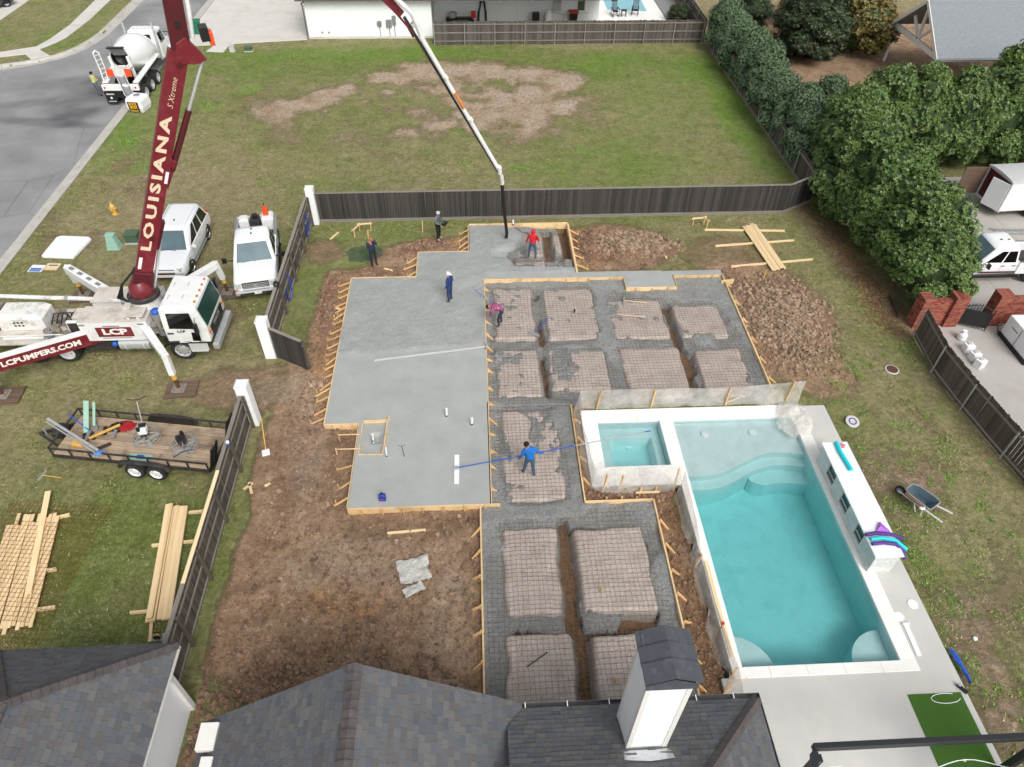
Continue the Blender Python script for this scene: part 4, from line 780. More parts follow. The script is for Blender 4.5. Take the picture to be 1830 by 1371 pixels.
def onscreen(p):
    v = np.array([p.x, p.y, p.z-CAMH]); w_ = v@CF; return w_ > 0 and 0 < CXP+FPX*(v@CR)/w_ < 1830 and 0 < CYP+FPX*(v@CD)/w_ < 1371
near = [k for k in SHC if onscreen(k[2][0][4])]; first = set(id(k) for k in near[:300])
for k in near[:300]: toned('shingle', [k[2]], k[1])
for rf in (rfR, rfL, rfB, rfE, rfN, rfW, rfX): tag(toned('shingles', [k[2] for k in SHC if k[1] == rf and id(k) not in first], rf), None, kind='stuff')
def hp(mb, name, mat, **k): return mb.build(name, MAT[mat], hs_, loc=-HO, **k)
hp(MB().box(cx_-2*hw+.42, cx_-.42, -6, cy_-.5, 0, ZL-.1), 'wall', 'siding'); hp(MB().box(cx_-2*hw, cx_-.002, -6, cy_-.005, ZL-.2, ZL-.13), 'soffit', 'trim'); hp(MB().box(cx_-.45, cx_-.3, cy_-.62, cy_-.47, 0, ZL-.2), 'corner_board', 'trim')
hp(MB().box(rx-4.0, rx+3.6, -4, yG-.35, 0, ZE-.25), 'wall', 'siding'); hp(MB().box(.6, 6.6, -4, 6.7, 0, ZE-.15), 'wall', 'siding')
hp(MB().add([(rx-4.3, yG-.4, rz_-4.3*sl-.12), (rx+3.9, yG-.4, ZE-.12), (rx, yG-.4, rz_-.12)], [(0, 1, 2)]), 'gable_wall', 'siding')
mb = MB().box(.75, 7.1, 7.16, 7.29, ZE-.14, ZE-.12); mb.box(.75, 7.1, 7.28, 7.295, ZE-.14, ZE+.0).box(.75, 7.1, 7.15, 7.165, ZE-.14, ZE-.005).box(7.085, 7.1, -4, 7.295, ZE-.14, ZE).box(7.035, 7.1, -4, 7.29, ZE-.142, ZE-.125)
hp(mb, 'gutter', 'gutter')
for x in (.9, 2.0, 3.1, 5.4, 6.4): hp(MB().box(x-.012, x+.012, 7.14, 7.31, ZE-.01, ZE+.012), 'gutter_clip', 'white_clean')
# flashing box where the wings meet
hp(MB().box(-7.3, -6.85, 6.45, 7.1, 2.75, 2.95), 'eave_box', 'trim', bevel=.01); hp(MB().box(-7.1, -6.8, 5.95, 6.3, 2.6, 2.95), 'downspout_head', 'trim', bevel=.02)
# chimney: white lap siding, metal cap of three plates
chx, chy, chw = 3.69, 6.3, .93; chz = 7.02
ch = hp(MB().box(chx-chw/2, chx+chw/2, chy-chw/2, chy+chw/2, 2.9, chz), 'chimney', 'siding')
for i in range(20):
    z = 3.05+i*.197
    mb = MB(); h = chw/2
    for s_ in (-1, 1):
        mb.add([(chx-h-.014, chy+s_*(h+.014), z), (chx+h+.014, chy+s_*(h+.014), z), (chx+h+.003, chy+s_*(h+.004), z+.192), (chx-h-.003, chy+s_*(h+.004), z+.192)], [(0, 1, 2, 3)])
        mb.add([(chx+s_*(h+.014), chy-h-.014, z), (chx+s_*(h+.014), chy+h+.014, z), (chx+s_*(h+.004), chy+h+.003, z+.192), (chx+s_*(h+.004), chy-h-.003, z+.192)], [(0, 1, 2, 3)])
    mb.build('siding_course', MAT['siding'], ch)
for sx in (-1, 1):
    for sy in (-1, 1): MB().cbox((chx+sx*(chw/2-.03), chy+sy*(chw/2-.03), (chz+2.9)/2), (.11, .11, chz-2.9-.01)).build('corner_trim', MAT['trim'], ch)
capm = mk('dark_metal_cap', rgb(80, 83, 90), .5, .1, var=.1, scale=3, dirt=(rgb(140, 140, 140), 5, .25)); c2 = chw/2+.06
MB().box(chx-c2+.03, chx+c2-.03, chy-c2+.03, chy+c2-.03, chz+.002, chz+.42).build('cap_box', capm, ch)
for i in range(3):
    y0 = chy-c2-.04+i*(2*c2+.08)/3-.02; y1 = chy-c2-.04+(i+1)*(2*c2+.08)/3+.03; up = .055*(2-i)
    z0, z1 = chz+.36+up, chz+.62+up; q = c2+.07; mb = MB()
    for dz in (0,): mb.add([(chx-q, y0, z0), (chx, y0, z1), (chx+q, y0, z0), (chx-q, y1, z0-.015), (chx, y1, z1-.015), (chx+q, y1, z0-.015), (chx-q, y0, z0-.03), (chx, y0, z1-.03), (chx+q, y0, z0-.03), (chx-q, y1, z0-.05), (chx, y1, z1-.05), (chx+q, y1, z0-.05)], [(0, 1, 4, 3), (1, 2, 5, 4), (6, 9, 10, 7), (7, 10, 11, 8), (0, 6, 7, 1), (1, 7, 8, 2), (3, 4, 10, 9), (4, 5, 11, 10), (0, 3, 9, 6), (2, 8, 11, 5)])
    mb.build('cap_plate', capm, ch)
MB().add([(chx-c2-.02, chy-c2-.03, chz+.1), (chx+c2+.02, chy-c2-.03, chz+.1), (chx+c2+.02, chy-c2-.03, chz+.34), (chx, chy-c2-.03, chz+.58), (chx-c2-.02, chy-c2-.03, chz+.34)], [(0, 1, 2, 3, 4)]).build('cap_end', capm, ch)
mb = MB(); b0 = chy-chw/2
mb.add([(chx-.55, b0-.02, ZE+(7.15-b0)*.62+.02), (chx+.55, b0-.02, ZE+(7.15-b0)*.62+.02), (chx+.6, b0-.35, ZE+(7.15-b0+.35)*.62+.03), (chx, b0-.42, ZE+(7.15-b0+.42)*.62+.05), (chx-.6, b0-.35, ZE+(7.15-b0+.35)*.62+.03)], [(0, 1, 2, 3, 4)]); mb.build('flashing', MAT['chrome'], ch)
# ---- black pergola over the deck with string lights
pg = thing('pergola', 'black timber pergola corner over the pool deck', 'pergola', (8, 5.9, 0)); PO = (-8, -5.9, 0)
def pp(mb, name, mat='blackbeam'): return mb.build(name, MAT[mat], pg, PO, bevel=.008)
pp(MB().beam((8.0, 5.85, 2.88), (15.2, 5.85, 2.88), .14, .24), 'beam'); pp(MB().beam((7.98, 5.72, 2.88), (7.0, 3.0, 2.88), .14, .26), 'beam'); pp(MB().beam((15.2, 5.72, 2.88), (15.2, 0, 2.88), .14, .24), 'beam')
pp(MB().box(8.02, 8.2, 5.55, 5.73, 0, 2.76), 'post'); pp(MB().box(14.1, 14.28, 5.76, 5.94, .1, 2.76), 'post')
pp(MB().prism([(12.2, 4.1), (13.2, 5.1), (15, 5.1), (15, 4.1)], 2.6, 2.98), 'gusset')
for k in range(4): pp(MB().tube((7.7-.16*k, 4.9-.45*k, 3.01), (7.7-.16*k, 4.9-.45*k, 3.03), .02, 6), 'bolt', 'steel')
sl_ = thing('string_lights', 'white string lights sagging under the pergola beam', 'lights', (8.2, 5.6, 2.6)); pts = [(x-8.2, (5.35+.15*math.sin(x*1.7))-5.6, 2.45+.12*math.sin(x*2.3)-2.6) for x in np.arange(8.4, 15, .25)]
MB().path(pts, .012, 5).build('cable', MAT['white_clean'], sl_)
for p in pts[2::4]: MB().ball((p[0], p[1], p[2]-.07), (.035, .035, .05), 8, 6).build('bulb', MAT['lamp'], sl_, smooth='all')
tag(MB().box(12.55, 14.2, 3.8, 8.05, .1, .118).build('turf_mat', MAT['turf'], bevel=.004), 'rectangle of artificial turf on the deck corner', 'turf mat')
# ============================================================ POOL SURROUND
def screen(label, line, hts, seed, posts, flare=.25):
    t = thing('plastic_screen', label, 'plastic screen', (*line[0], 0)); ox, oy = line[0]
    P_ = [V((*p, 0)) for p in line]; seg = [0]
    for a, b in zip(P_[:-1], P_[1:]): seg.append(seg[-1]+(b-a).length)
    n = int(seg[-1]/.09); m = 12; mb = MB(); rows = []
    for i in range(n+1):
        s = seg[-1]*i/n; k = max(j for j in range(len(seg)-1) if seg[j] <= s+1e-6); k = min(k, len(P_)-2); u = (s-seg[k])/(seg[k+1]-seg[k]); p = P_[k].lerp(P_[k+1], u); d = (P_[k+1]-P_[k]).normalized()
        ds = min(s-seg[k], seg[k+1]-s); nr = V((-d.y, d.x, 0)); h = 1.25*np.interp(s, [a*seg[-1] for a, _ in hts], [b for _, b in hts])+.05*float(fbm(s*.7, seed, 2)); row = []
        for j in range(m+1):
            v = j/m; o = flare*(1-v)**1.5*min(1, ds/.4)+.10*float(fbm(s*1.5, v*1.4+seed, 4, seed))*(1.2-.7*v)-.12*math.sin(math.pi*v)*abs(math.sin(s*1.6)); row.append(p+nr*o+V((0, 0, h*v+.02))-V((ox, oy, 0)))
        rows.append(row)
    mb.loft(rows, False, False); sh = mb.build('sheet', MAT['plastic'], t, smooth='all')
    for x, y, h, tx, ty in posts: MB().beam((x-ox, y-oy, -.1), (x+tx-ox, y+ty-oy, h*1.25), .05, .1).build('stake', MAT['pine_z'], t)
    for x, y, h, tx, ty in posts[1:2]: MB().beam((x-ox, y-oy, .2), (x+tx-ox+.5, y+ty-oy, h*.5), .02, .05).build('lath', MAT['pine'], t)
    return t
screen('long clear plastic screen on pine stakes behind the spa and shallow ledge', [(13.35, 20.28), (8.5, 20.32), (4.0, 20.3)], [(0, 1.05), (.3, .8), (.6, .85), (1, .9)], 3, [(12.75, 20.25, 1.1, .1, 0), (10.2, 20.25, .85, .06, .05), (7.05, 20.25, .85, .05, 0), (4.75, 20.25, .9, .12, 0)], .05)
screen('milky plastic screen around the spa corner', [(4.0, 20.28), (3.88, 18.3), (4.05, 16.12), (7.3, 16.05)], [(0, 1.0), (.4, 1.0), (.6, 1.0), (1, 1.05)], 5, [(4.4, 15.98, .85, .12, .0), (5.0, 15.98, .8, .12, 0), (7.1, 15.95, .95, .06, .1)], -.2)
screen('sagging milky plastic screen along the long left side of the pool', [(7.38, 16.0), (7.36, 13.5), (7.3, 11), (7.4, 8.9), (7.3, 7.4)], [(0, .95), (.2, .7), (.35, .5), (.6, .6), (1, .75)], 9, [(7.15, 12.7, .55, .15, .05), (7.0, 8.3, .9, .25, .35)], -.28)
tag(MB().box(7.5, 7.62, 9.4, 12.8, .13, .17).build('lath_strip', MAT['pine_y']), 'pine strip holding plastic down on the left pool coping', 'board')
xs = np.linspace(12.0, 13.6, 34); ys = np.linspace(18.0, 20.3, 46); X, Y = np.meshgrid(xs, ys, indexing='ij'); rr = np.hypot((X-12.85)/.8, (Y-19.3)/1.05)
Z = .14+.5*np.clip(1-rr, 0, 1)**.8*(1+fbm(X*3, Y*3, 4, 5)*.7)+fbm(X*6, Y*6, 3, 7)*.05; cm = ((rr[:-1, :-1]+rr[1:, 1:])/2+fbm(X[:-1, :-1]*2, Y[:-1, :-1]*2, 3)*.35) < .95
tag(link('plastic_heap', grid_mesh('plastic_heap', xs, ys, Z, cm, None, [MAT['plastic']])), 'crumpled heap of clear plastic at the corner of the shallow ledge', 'plastic sheet')
for (px0, px1, py, lb) in ((1140, 1172, 885, 'small pine sawhorse frame on the dirt beside the spa screen'),):
    a = G(px0, py, 0); b = G(px1, py, 0); t = thing('batter_board', lb, 'batter board', a); w_ = b.x-a.x
    MB().box(-.1, w_+.12, -.02, .02, .12, .2).build('crossbar', MAT['pine'], t)
    for x in (.05, w_-.05): MB().beam((x, .02, -.1), (x+.04, .04, .42), .05, .04).build('stake', MAT['pine_z'], t)
# bar counter
bc = thing('bar_counter', 'white stone outdoor bar counter with openings along the pool edge', 'bar counter', (13.4, 14.7, .1))
def stone(x0, x1, y0, y1, z0, z1):
    z = z0
    while z < z1-.01:
        h = min(random.choice((.05, .07, .09)), z1-z); y = y0
        while y < y1-.01:
            w_ = min(random.uniform(.18, .45), y1-y); MB().box(x0+random.uniform(0, .012), x1, y+.002, y+w_-.002, z+.002, z+h-.002).build('stone', MAT['stone'], bc); y += w_
        z += h
MB().box(-.36, .42, -2.45, 2.35, 0, .93).build('core', MAT['ltgrey'], bc)
for y0, y1 in ((-2.46, -1.62), (-1.1, -.35), (.25, .95), (1.55, 2.36)): stone(-.43, -.362, y0, y1, 0, .93)
for y0, y1 in ((-1.62, -1.1), (-.35, .25), (.95, 1.55)):
    MB().box(-.368, -.362, y0, y1, .3, .9).build('opening', MAT['dkglass'], bc); stone(-.43, -.362, y0, y1, 0, .28); MB().box(-.41, -.37, y0+.04, y1-.04, .5, .54).build('shelf', MAT['ltgrey'], bc)  # flat dark panels over the solid core; shade of the openings put into colour
z = 0
while z < .92:
    x = -.42
    while x < .41: w_ = min(random.uniform(.15, .4), .42-x); MB().box(x+.002, x+w_-.002, -2.53+random.uniform(0, .012), -2.452, z+.002, min(z+.07, .93)).build('stone', MAT['stone'], bc); x += w_
    z += .074
for i in range(4): MB().box(-.47, .52, -2.56+i*1.26, -2.56+(i+1)*1.26-.006, .935, 1.0).build('countertop', MAT['white_clean'], bc, bevel=.008)
def noodle(label, pts, m, r_=.065): return tag(MB().path(pts, r_, 10).build('pool_noodle', MAT[m], smooth=True), label, 'pool noodle', 'pool noodles on the bar counter')
noodle('turquoise foam pool noodle lying at the far end of the bar counter', [(13.45, 17.1, 1.17), (13.42, 16.6, 1.17), (13.47, 16.1, 1.17), (13.5, 15.75, 1.17)], 'teal', .08)
noodle('purple foam pool noodle laid across the bar, farthest of three', [(12.9, 12.98, 1.17), (13.3, 13.03, 1.17), (13.8, 12.95, 1.17), (14.2, 12.85, 1.05)], 'purple')
noodle('turquoise foam pool noodle laid across the bar between two purple ones', [(13.0, 12.8, 1.18), (13.4, 12.83, 1.18), (13.85, 12.72, 1.16), (14.2, 12.5, .95)], 'teal')
noodle('purple foam pool noodle drooping at the near end of the bar', [(12.98, 12.62, 1.17), (13.4, 12.65, 1.17), (13.8, 12.58, 1.15), (14.05, 12.38, .95), (14.1, 12.25, .75)], 'purple')
tag(MB().add([(13.3, 13.1, 1.12), (13.85, 13.08, 1.12), (13.62, 13.5, 1.16), (13.5, 13.25, 1.26)], [(0, 1, 3), (1, 2, 3), (2, 0, 3), (0, 2, 1)]).build('mesh_bag', MAT['lilac']), 'lilac mesh bag on the bar beside the noodles', 'bag')
mb = MB()
for k in range(5): mb.ball((13.62+.09*math.cos(k*1.26), 16.95+.09*math.sin(k*1.26), 1.15), .05, 8, 6)
tag(mb.build('pink_toy', MAT['pink'], smooth='all'), 'small pink flower toy beside the turquoise noodle', 'toy')
for px, py, r_, lb in ((1444, 764, .16, 'round white skimmer lid beside the shallow ledge corner'), (1631, 1080, .17, 'round white lid on the deck, farther from the pool edge'), (1606, 1102, .17, 'round white lid on the deck touching the coping')):
    tag(MB().lathe([(r_, 0), (r_, .02), (r_-.02, .026), (r_-.025, .02), (.02, .022)], 24, Matrix.Translation(G(px, py, .1))).mat(0).build('skimmer_lid', MAT['white_clean'], smooth=True), lb, 'lid')
p0 = G(1618, 1115, .12); p1 = G(1643, 1172, .12); tag(MB().beam(p0, p1, .16, .03).box(p0.x-.1, p0.x+.14, p0.y-.02, p0.y+.03, .11, .16).build('trim_strip', MAT['white_clean']), 'white trim strip lying on the deck by the pool corner', 'strip')
pts = [G(1698, 1160, .13), G(1708, 1180, .13), G(1722, 1195, .13), G(1733, 1220, .13), G(1725, 1205, .13), G(1712, 1178, .15), G(1703, 1165, .16)]
tag(MB().path([p+V((0, 0, .02)) for p in pts], .05, 8).build('hose', MAT['bluep'], smooth=True), 'bright blue hose bundle at the deck edge', 'hose')
p = G(1718, 1232, .1); tag(MB().cbox((p.x, p.y, .15), (.1, .34, .09), R(35)).mat(1).cbox((p.x-.06, p.y+.1, .2), (.08, .1, .08), R(35)).build('hand_tool', [MAT['black'], MAT['steel']], bevel=.02), 'dark power tool lying on the deck by the turf mat', 'tool')
mb = MB().path([G(1690+26*math.cos(a), 1248+9*math.sin(a), .125) for a in np.arange(0, 5.5, .4)], .012, 5); tag(mb.build('extension_lead', MAT['white_clean']), 'white cord looped on the turf mat edge', 'cord')
# ============================================================ VEHICLES
def wheel(t, x, y, r_, w, side, mat='chrome', dual=False, steer=0):
    mx = Matrix.Translation((x, y, r_)) @ Matrix.Rotation(steer, 4, 'Z') @ Matrix.Rotation(math.pi/2*(-side), 4, 'X')
    ww = w*(2.1 if dual else 1); tr = .66*r_
    pr = [(tr, -ww/2), (r_*.93, -ww/2), (r_, -ww*.38), (r_, ww*.38), (r_*.93, ww/2), (tr, ww/2), (tr*.98, ww*.3)]
    mb = MB().lathe(pr, 28, mx, cap=False); wo = mb.build('wheel', MAT['rubber'], t, smooth=True)
    d = ww*.12 if not dual else -ww*.08
    rm = MB().lathe([(tr*1.0, ww*.47), (tr*.96, ww*.49), (tr*.88, d+ww*.16), (tr*.55, d+ww*.14), (tr*.5, d+ww*.24), (tr*.22, d+ww*.28), (.01, d+ww*.3)], 28, mx, cap=False)
    for k in range(8 if dual or r_ > .45 else 6):
        a = k*math.tau/(8 if dual or r_ > .45 else 6); rm.mat(1).lathe([(r_*.055, 0), (r_*.05, .012)], 6, mx @ Matrix.Translation((tr*.7*math.cos(a), tr*.7*math.sin(a), d+ww*.155)))
    rm.build('rim', [MAT[mat], MAT['black']], wo, smooth=True); return wo
def ringcar(x, hl, hm, ht, z0, zs, zt):
    q = [(hl*.9, z0), (hl, z0+.06), (hm, z0+.22), (hm, zs), (hm*.985, zs+(zt-zs)*.45), (ht+.05, zt-.035), (ht-.03, zt-.004), (ht*.45, zt+.012)]
    return [V((x, y, z)) for y, z in q]+[V((x, -y, z)) for y, z in reversed(q)]
def cabin(t, mb_mat, xb0, xb1, xt0, xt1, hb, ht, zb, zt, side, rear=True, wind='wind', dark='dkglass', name='cabin'):
    """frustum greenhouse: front at xb1/xt1; side: list of (u0,u1) windows along the length"""
    cr = .12
    def rr(x0, x1, h, z): return [V(p) for p in ((x1-.02, h-cr, z), (x1-cr, h, z), (x0+cr, h, z), (x0, h-cr, z), (x0, -h+cr, z), (x0+cr, -h, z), (x1-cr, -h, z), (x1-.02, -h+cr, z))]
    mb = MB().loft([rr(xb0, xb1, hb, zb), rr(xt0-.03, xt1+.03, ht+.03, zt-.08), rr(xt0+.02, xt1-.05, ht-.04, zt-.01), rr(xt0+.2, xt1-.3, ht-.25, zt+.012)]); cb = mb.build(name, mb_mat, t, smooth=True)
    zc = zt-.08; A = lambda x, y, z: (x, y, z); f = MB()
    f.pane((xb1-.02, -hb+cr, zb), (xb1-.02, hb-cr, zb), (xt1+.01, ht+.03-cr, zc), (xt1+.01, -ht-.03+cr, zc), .01, .99, .04, .97, .012, 0); f.build('windscreen', MAT[wind], cb)
    if rear: MB().pane((xb0, hb-cr, zb), (xb0, -hb+cr, zb), (xt0-.03, -ht-.03+cr, zc), (xt0-.03, ht+.03-cr, zc), .06, .94, .15, .9, .008).build('rear_window', MAT[dark], cb)
    for s_ in (-1, 1):
        for u0, u1, i0, i1 in side:
            P = lambda u, v: V((xb0+cr+(xb1-xb0-2*cr)*u, s_*hb, zb))*(1-v)+V((xt0-.03+cr+(xt1-xt0+.06-2*cr)*u, s_*(ht+.03), zc))*v
            nrm = V((0, s_*.008, .003)); q = [P(u0, .08)+nrm, P(u1, .08)+nrm, P(u1-i1, .9)+nrm, P(u0+i0, .9)+nrm]; MB().add(q, [(0, 1, 2, 3) if s_ < 0 else (3, 2, 1, 0)]).build('side_window', MAT[dark], cb)
    return cb
def arch_discs(t, xs, y, r_):  # flat dark discs on the body sides paint the shade of the wheel wells
    for x in xs:
        for s_ in (-1, 1):
            pts = [(x+r_*math.cos(a), s_*y, .42+r_*math.sin(a)) for a in np.linspace(-.35, math.pi+.35, 15)]; n = len(pts)
            MB().add(pts+[(p[0], p[1]-s_*.1, p[2]) for p in pts], [tuple(range(n)) if s_ < 0 else tuple(range(n-1, -1, -1))]).build('dark_arch_disc', MAT['black'], t)
def mirror(t, x, y, z, big=False, mat='black'):
    for s_ in (-1, 1):
        k = 1.6 if big else 1; MB().beam((x, s_*y, z), (x+.03, s_*(y+.16*k), z+.06), .05, .06).mat(0).cbox((x+.05, s_*(y+.24*k), z+.1), (.1, .2*k if not big else .22, .17*k)).build('mirror', MAT[mat], t, bevel=.03)
# ---- white SUV
suv = thing('parked_suv', 'white full-size SUV parked beside the pump truck boom', 'SUV', (-15.52, 32.15, .0), R(-90))
st = [(-2.52, .8, .9, .8, .42, .8, 1.0), (-2.45, .9, .98, .9, .34, .8, 1.12), (-1.6, .94, 1.0, .94, .3, .85, 1.16), (.4, .95, 1.0, .94, .3, .85, 1.14), (1.0, .95, 1.0, .93, .3, .82, 1.12), (1.5, .94, 1.0, .9, .32, .8, 1.09), (2.2, .92, .98, .84, .34, .76, 1.03), (2.45, .86, .92, .76, .4, .72, .94), (2.56, .76, .82, .66, .46, .64, .8)]
MB().loft([ringcar(*s) for s in st]).build('body', MAT['white_clean'], suv, smooth=True)
cb = cabin(suv, MAT['white_clean'], -2.44, 1.2, -2.12, .35, .96, .74, 1.1, 1.88, [(.03, .31, .02, 0), (.345, .6, 0, 0), (.635, .93, 0, .17)], wind='wind')
for s_ in (-1, 1): MB().path([(-2.0, s_*.66, 1.9), (-1.9, s_*.66, 1.95), (.1, s_*.66, 1.94), (.25, s_*.66, 1.88)], .02, 6).build('roof_rail', MAT['white_clean'], suv)
arch_discs(suv, (-1.55, 1.5), .999, .45); mirror(suv, .95, .95, 1.15, mat='white_clean')
for x in (-1.55, 1.5):
    for s_ in (-1, 1): wheel(suv, x, s_*.87, .39, .27, s_)
MB().cbox((2.5, 0, .83), (.06, 1.0, .1)).build('grille', MAT['black'], suv, bevel=.02); MB().cbox((2.54, 0, .66), (.05, 1.0, .1)).build('grille', MAT['black'], suv, bevel=.02); MB().cbox((2.56, 0, .745), (.05, 1.05, .05)).build('grille_bar', MAT['chrome'], suv); MB().cbox((2.59, 0, .745), (.02, .2, .07)).build('badge', MAT['amber'], suv, bevel=.01)
for s_ in (-1, 1): MB().cbox((2.42, s_*.7, .82), (.2, .3, .2), s_*R(-18)).build('headlight', MAT['lamp'], suv, bevel=.03); MB().cbox((-2.5, s_*.86, 1.05), (.06, .14, .35)).build('tail_light', MAT['red'], suv, bevel=.02); MB().cbox((2.5, s_*.62, .5), (.1, .2, .08)).build('fog_lamp', MAT['black'], suv)
for s_ in (-1, 1): MB().cbox((.0, s_*1.02, .38), (2.2, .1, .06)).build('running_board', MAT['grey'], suv, bevel=.02)
MB().path([(1.2, -.5, 1.13), (1.14, -.1, 1.16), (1.2, .3, 1.13)], .012, 5).build('wiper', MAT['black'], suv); MB().cbox((-.4, 0, 1.92), (.1, .04, .06)).build('antenna', MAT['black'], suv)
def seams(t, xs, y, z0, z1):
    for x in xs:
        for s_ in (-1, 1): MB().box(x-.006, x+.006, s_*y-.004, s_*y+.004, z0, z1).build('door_seam', MAT['grey'], t)
seams(suv, (-1.05, -.15, .85), 1.0, .4, 1.0)
for x in (-.2, -1.0):
    for s_ in (-1, 1): MB().cbox((x, s_*1.0, .92), (.16, .03, .035)).build('door_handle', MAT['white_clean'], suv)
MB().box(1.3, 2.3, -.004, .004, 1.0, 1.0).build('spare_seam', MAT['grey'], suv) if False else None
# ---- pickups
def pickup(name, label, loc, rz, dark_lower=False):
    t = thing(name, label, 'pickup', loc, rz)
    st = [(-.72, .94, 1.0, .94, .5, .95, 1.2), (.8, .95, 1.0, .94, .48, .95, 1.2), (1.25, .95, 1.0, .92, .48, .95, 1.2), (1.9, .95, 1.0, .88, .48, .92, 1.2), (2.55, .94, .98, .86, .5, .9, 1.16), (2.8, .9, .95, .8, .56, .86, 1.1)]
    MB().loft([ringcar(*s) for s in st]).build('body', MAT['white_clean'], t, smooth=True)
    cb = cabin(t, MAT['white_clean'], -.75, 1.3, -.62, .62, .95, .76, 1.17, 1.95, [(.04, .42, .02, 0), (.47, .94, 0, .2)])
    bd = MB().box(-2.85, -.78, -.88, .88, .62, .68).box(-2.85, -.78, -1.0, -.88, .55, 1.22).box(-2.85, -.78, .88, 1.0, .55, 1.22).box(-.84, -.78, -.88, .88, .68, 1.22); bd.build('bed', MAT['white_clean'], t, bevel=.02); MB().box(-2.92, -2.855, -.98, .98, .6, 1.2).build('tailgate', MAT['white_clean'], t, bevel=.02)
    MB().box(-2.8, -.86, -.87, .87, .683, .7).build('bed_liner', MAT['dark'], t)
    for s_ in (-1, 1): MB().box(-2.84, -.8, s_*.94-.055, s_*.94+.055, 1.222, 1.24).build('bed_rail_cap', MAT['grey'], t)
    arch_discs(t, (-1.75, 1.85), 1.002, .5); mirror(t, 1.05, .96, 1.2, True)
    for x in (-1.75, 1.85):
        for s_ in (-1, 1): wheel(t, x, s_*.88, .42, .28, s_)
    MB().cbox((2.8, 0, .93), (.08, 1.2, .32)).build('grille', MAT['black'], t, bevel=.02)
    for z in (.84, .93, 1.02): MB().cbox((2.845, 0, z), (.03, 1.12, .04)).build('grille_bar', MAT['chrome'], t)
    MB().lathe([(.09, 0), (.08, .02)], 20, Matrix.Translation((2.86, 0, .93)) @ Matrix.Rotation(math.pi/2, 4, 'Y') @ Matrix.Diagonal((.55, 1.3, 1, 1))).build('badge', MAT['chrome'], t)
    MB().cbox((2.9, 0, .62), (.2, 1.9, .2)).build('bumper', MAT['chrome'], t, bevel=.05); MB().cbox((3.005, 0, .6), (.01, 1.5, .07)).build('bumper_slot', MAT['black'], t); MB().cbox((3.012, .05, .63), (.01, .32, .16)).build('number_plate', MAT['white'], t)
    for s_ in (-1, 1): MB().cbox((2.72, s_*.78, .92), (.22, .26, .3), s_*R(-12)).build('headlight', MAT['lamp'], t, bevel=.03); MB().cbox((2.76, s_*.86, .78), (.16, .12, .07)).build('indicator', MAT['amber'], t); MB().cbox((-2.9, s_*.9, .95), (.05, .12, .4)).build('tail_light', MAT['red'], t); MB().cbox((.2, s_*1.0, .42), (2.4, .12, .06)).build('running_board', MAT['black'], t)
    seams(t, (-.68, .15, .95), 1.0, .55, 1.12)
    for k in (-.35, .05): MB().cbox((k, 0, 1.98), (.1, .06, .03)).build('roof_marker', MAT['black'], t)
    MB().path([(1.3, -.6, 1.2), (1.22, -.1, 1.23), (1.3, .1, 1.2)], .012, 5).build('wiper', MAT['black'], t)
    for s_ in (-1, 1):
        for x in (.05, -.5): MB().cbox((x, s_*1.004, 1.06), (.16, .02, .035)).build('door_handle', MAT['black'], t)
    return t
pk1 = pickup('pickup_truck', 'white work pickup with tools in its bed nosed up to the fence', (-11.3, 31.05, 0), R(-79)); pk1.scale = (1.04, 1.05, 1.03)
def inpk(mb, name, mats, label, cat): 
    o = mb.build(name, mats, bevel=.02); o.matrix_world = Matrix.Translation((-11.35, 31.35, 0)) @ Matrix.Rotation(R(-79), 4, 'Z') @ Matrix.Translation((-.9, 0, -.2)) @ Matrix.Diagonal((1.05, 1.1, 1.28, 1)); return tag(o, label, cat)
inpk(MB().box(-1.5, -1.0, -.75, -.3, .705, 1.25).box(-1.45, -1.1, -.7, -.35, 1.25, 1.32), 'water_jug', [MAT['white']], 'white plastic jug in the pickup bed', 'jug')
inpk(MB().box(-1.6, -1.0, -.25, .2, .705, 1.2).mat(1).tube((-1.3, 0, 1.2), (-1.3, 0, 1.38), .14, 12), 'engine_block', [MAT['dark'], MAT['black']], 'black engine power unit in the pickup bed', 'engine')
inpk(MB().box(-1.75, -1.0, .28, .84, .705, 1.2).box(-1.7, -1.05, .32, .8, 1.2, 1.27), 'cooler', [MAT['white']], 'white cooler in the pickup bed under the red fuel can', 'cooler')
inpk(MB().box(-1.6, -1.25, .4, .65, 1.272, 1.55).path([(-1.55, .52, 1.55), (-1.5, .52, 1.63), (-1.35, .52, 1.63), (-1.3, .52, 1.55)], .025, 6).mat(1).tube((-1.58, .5, 1.55), (-1.7, .5, 1.66), .03, 8), 'fuel_can', [MAT['orange'], MAT['black']], 'orange-red fuel can standing on the cooler in the pickup', 'fuel can')
pk2 = pickup('pickup_truck', 'white crew-cab pickup behind the brick wall, nose hidden by the tree', (26.35, 29.3, .02), R(180)); pk2['label'] = 'white crew-cab pickup behind the brick wall, nose hidden by the tree'
for s_ in (-1, 1): MB().box(-.7, 1.2, s_*1.012-.008, s_*1.012+.008, .66, .74).build('side_moulding', MAT['maroon_dk'], pk2)
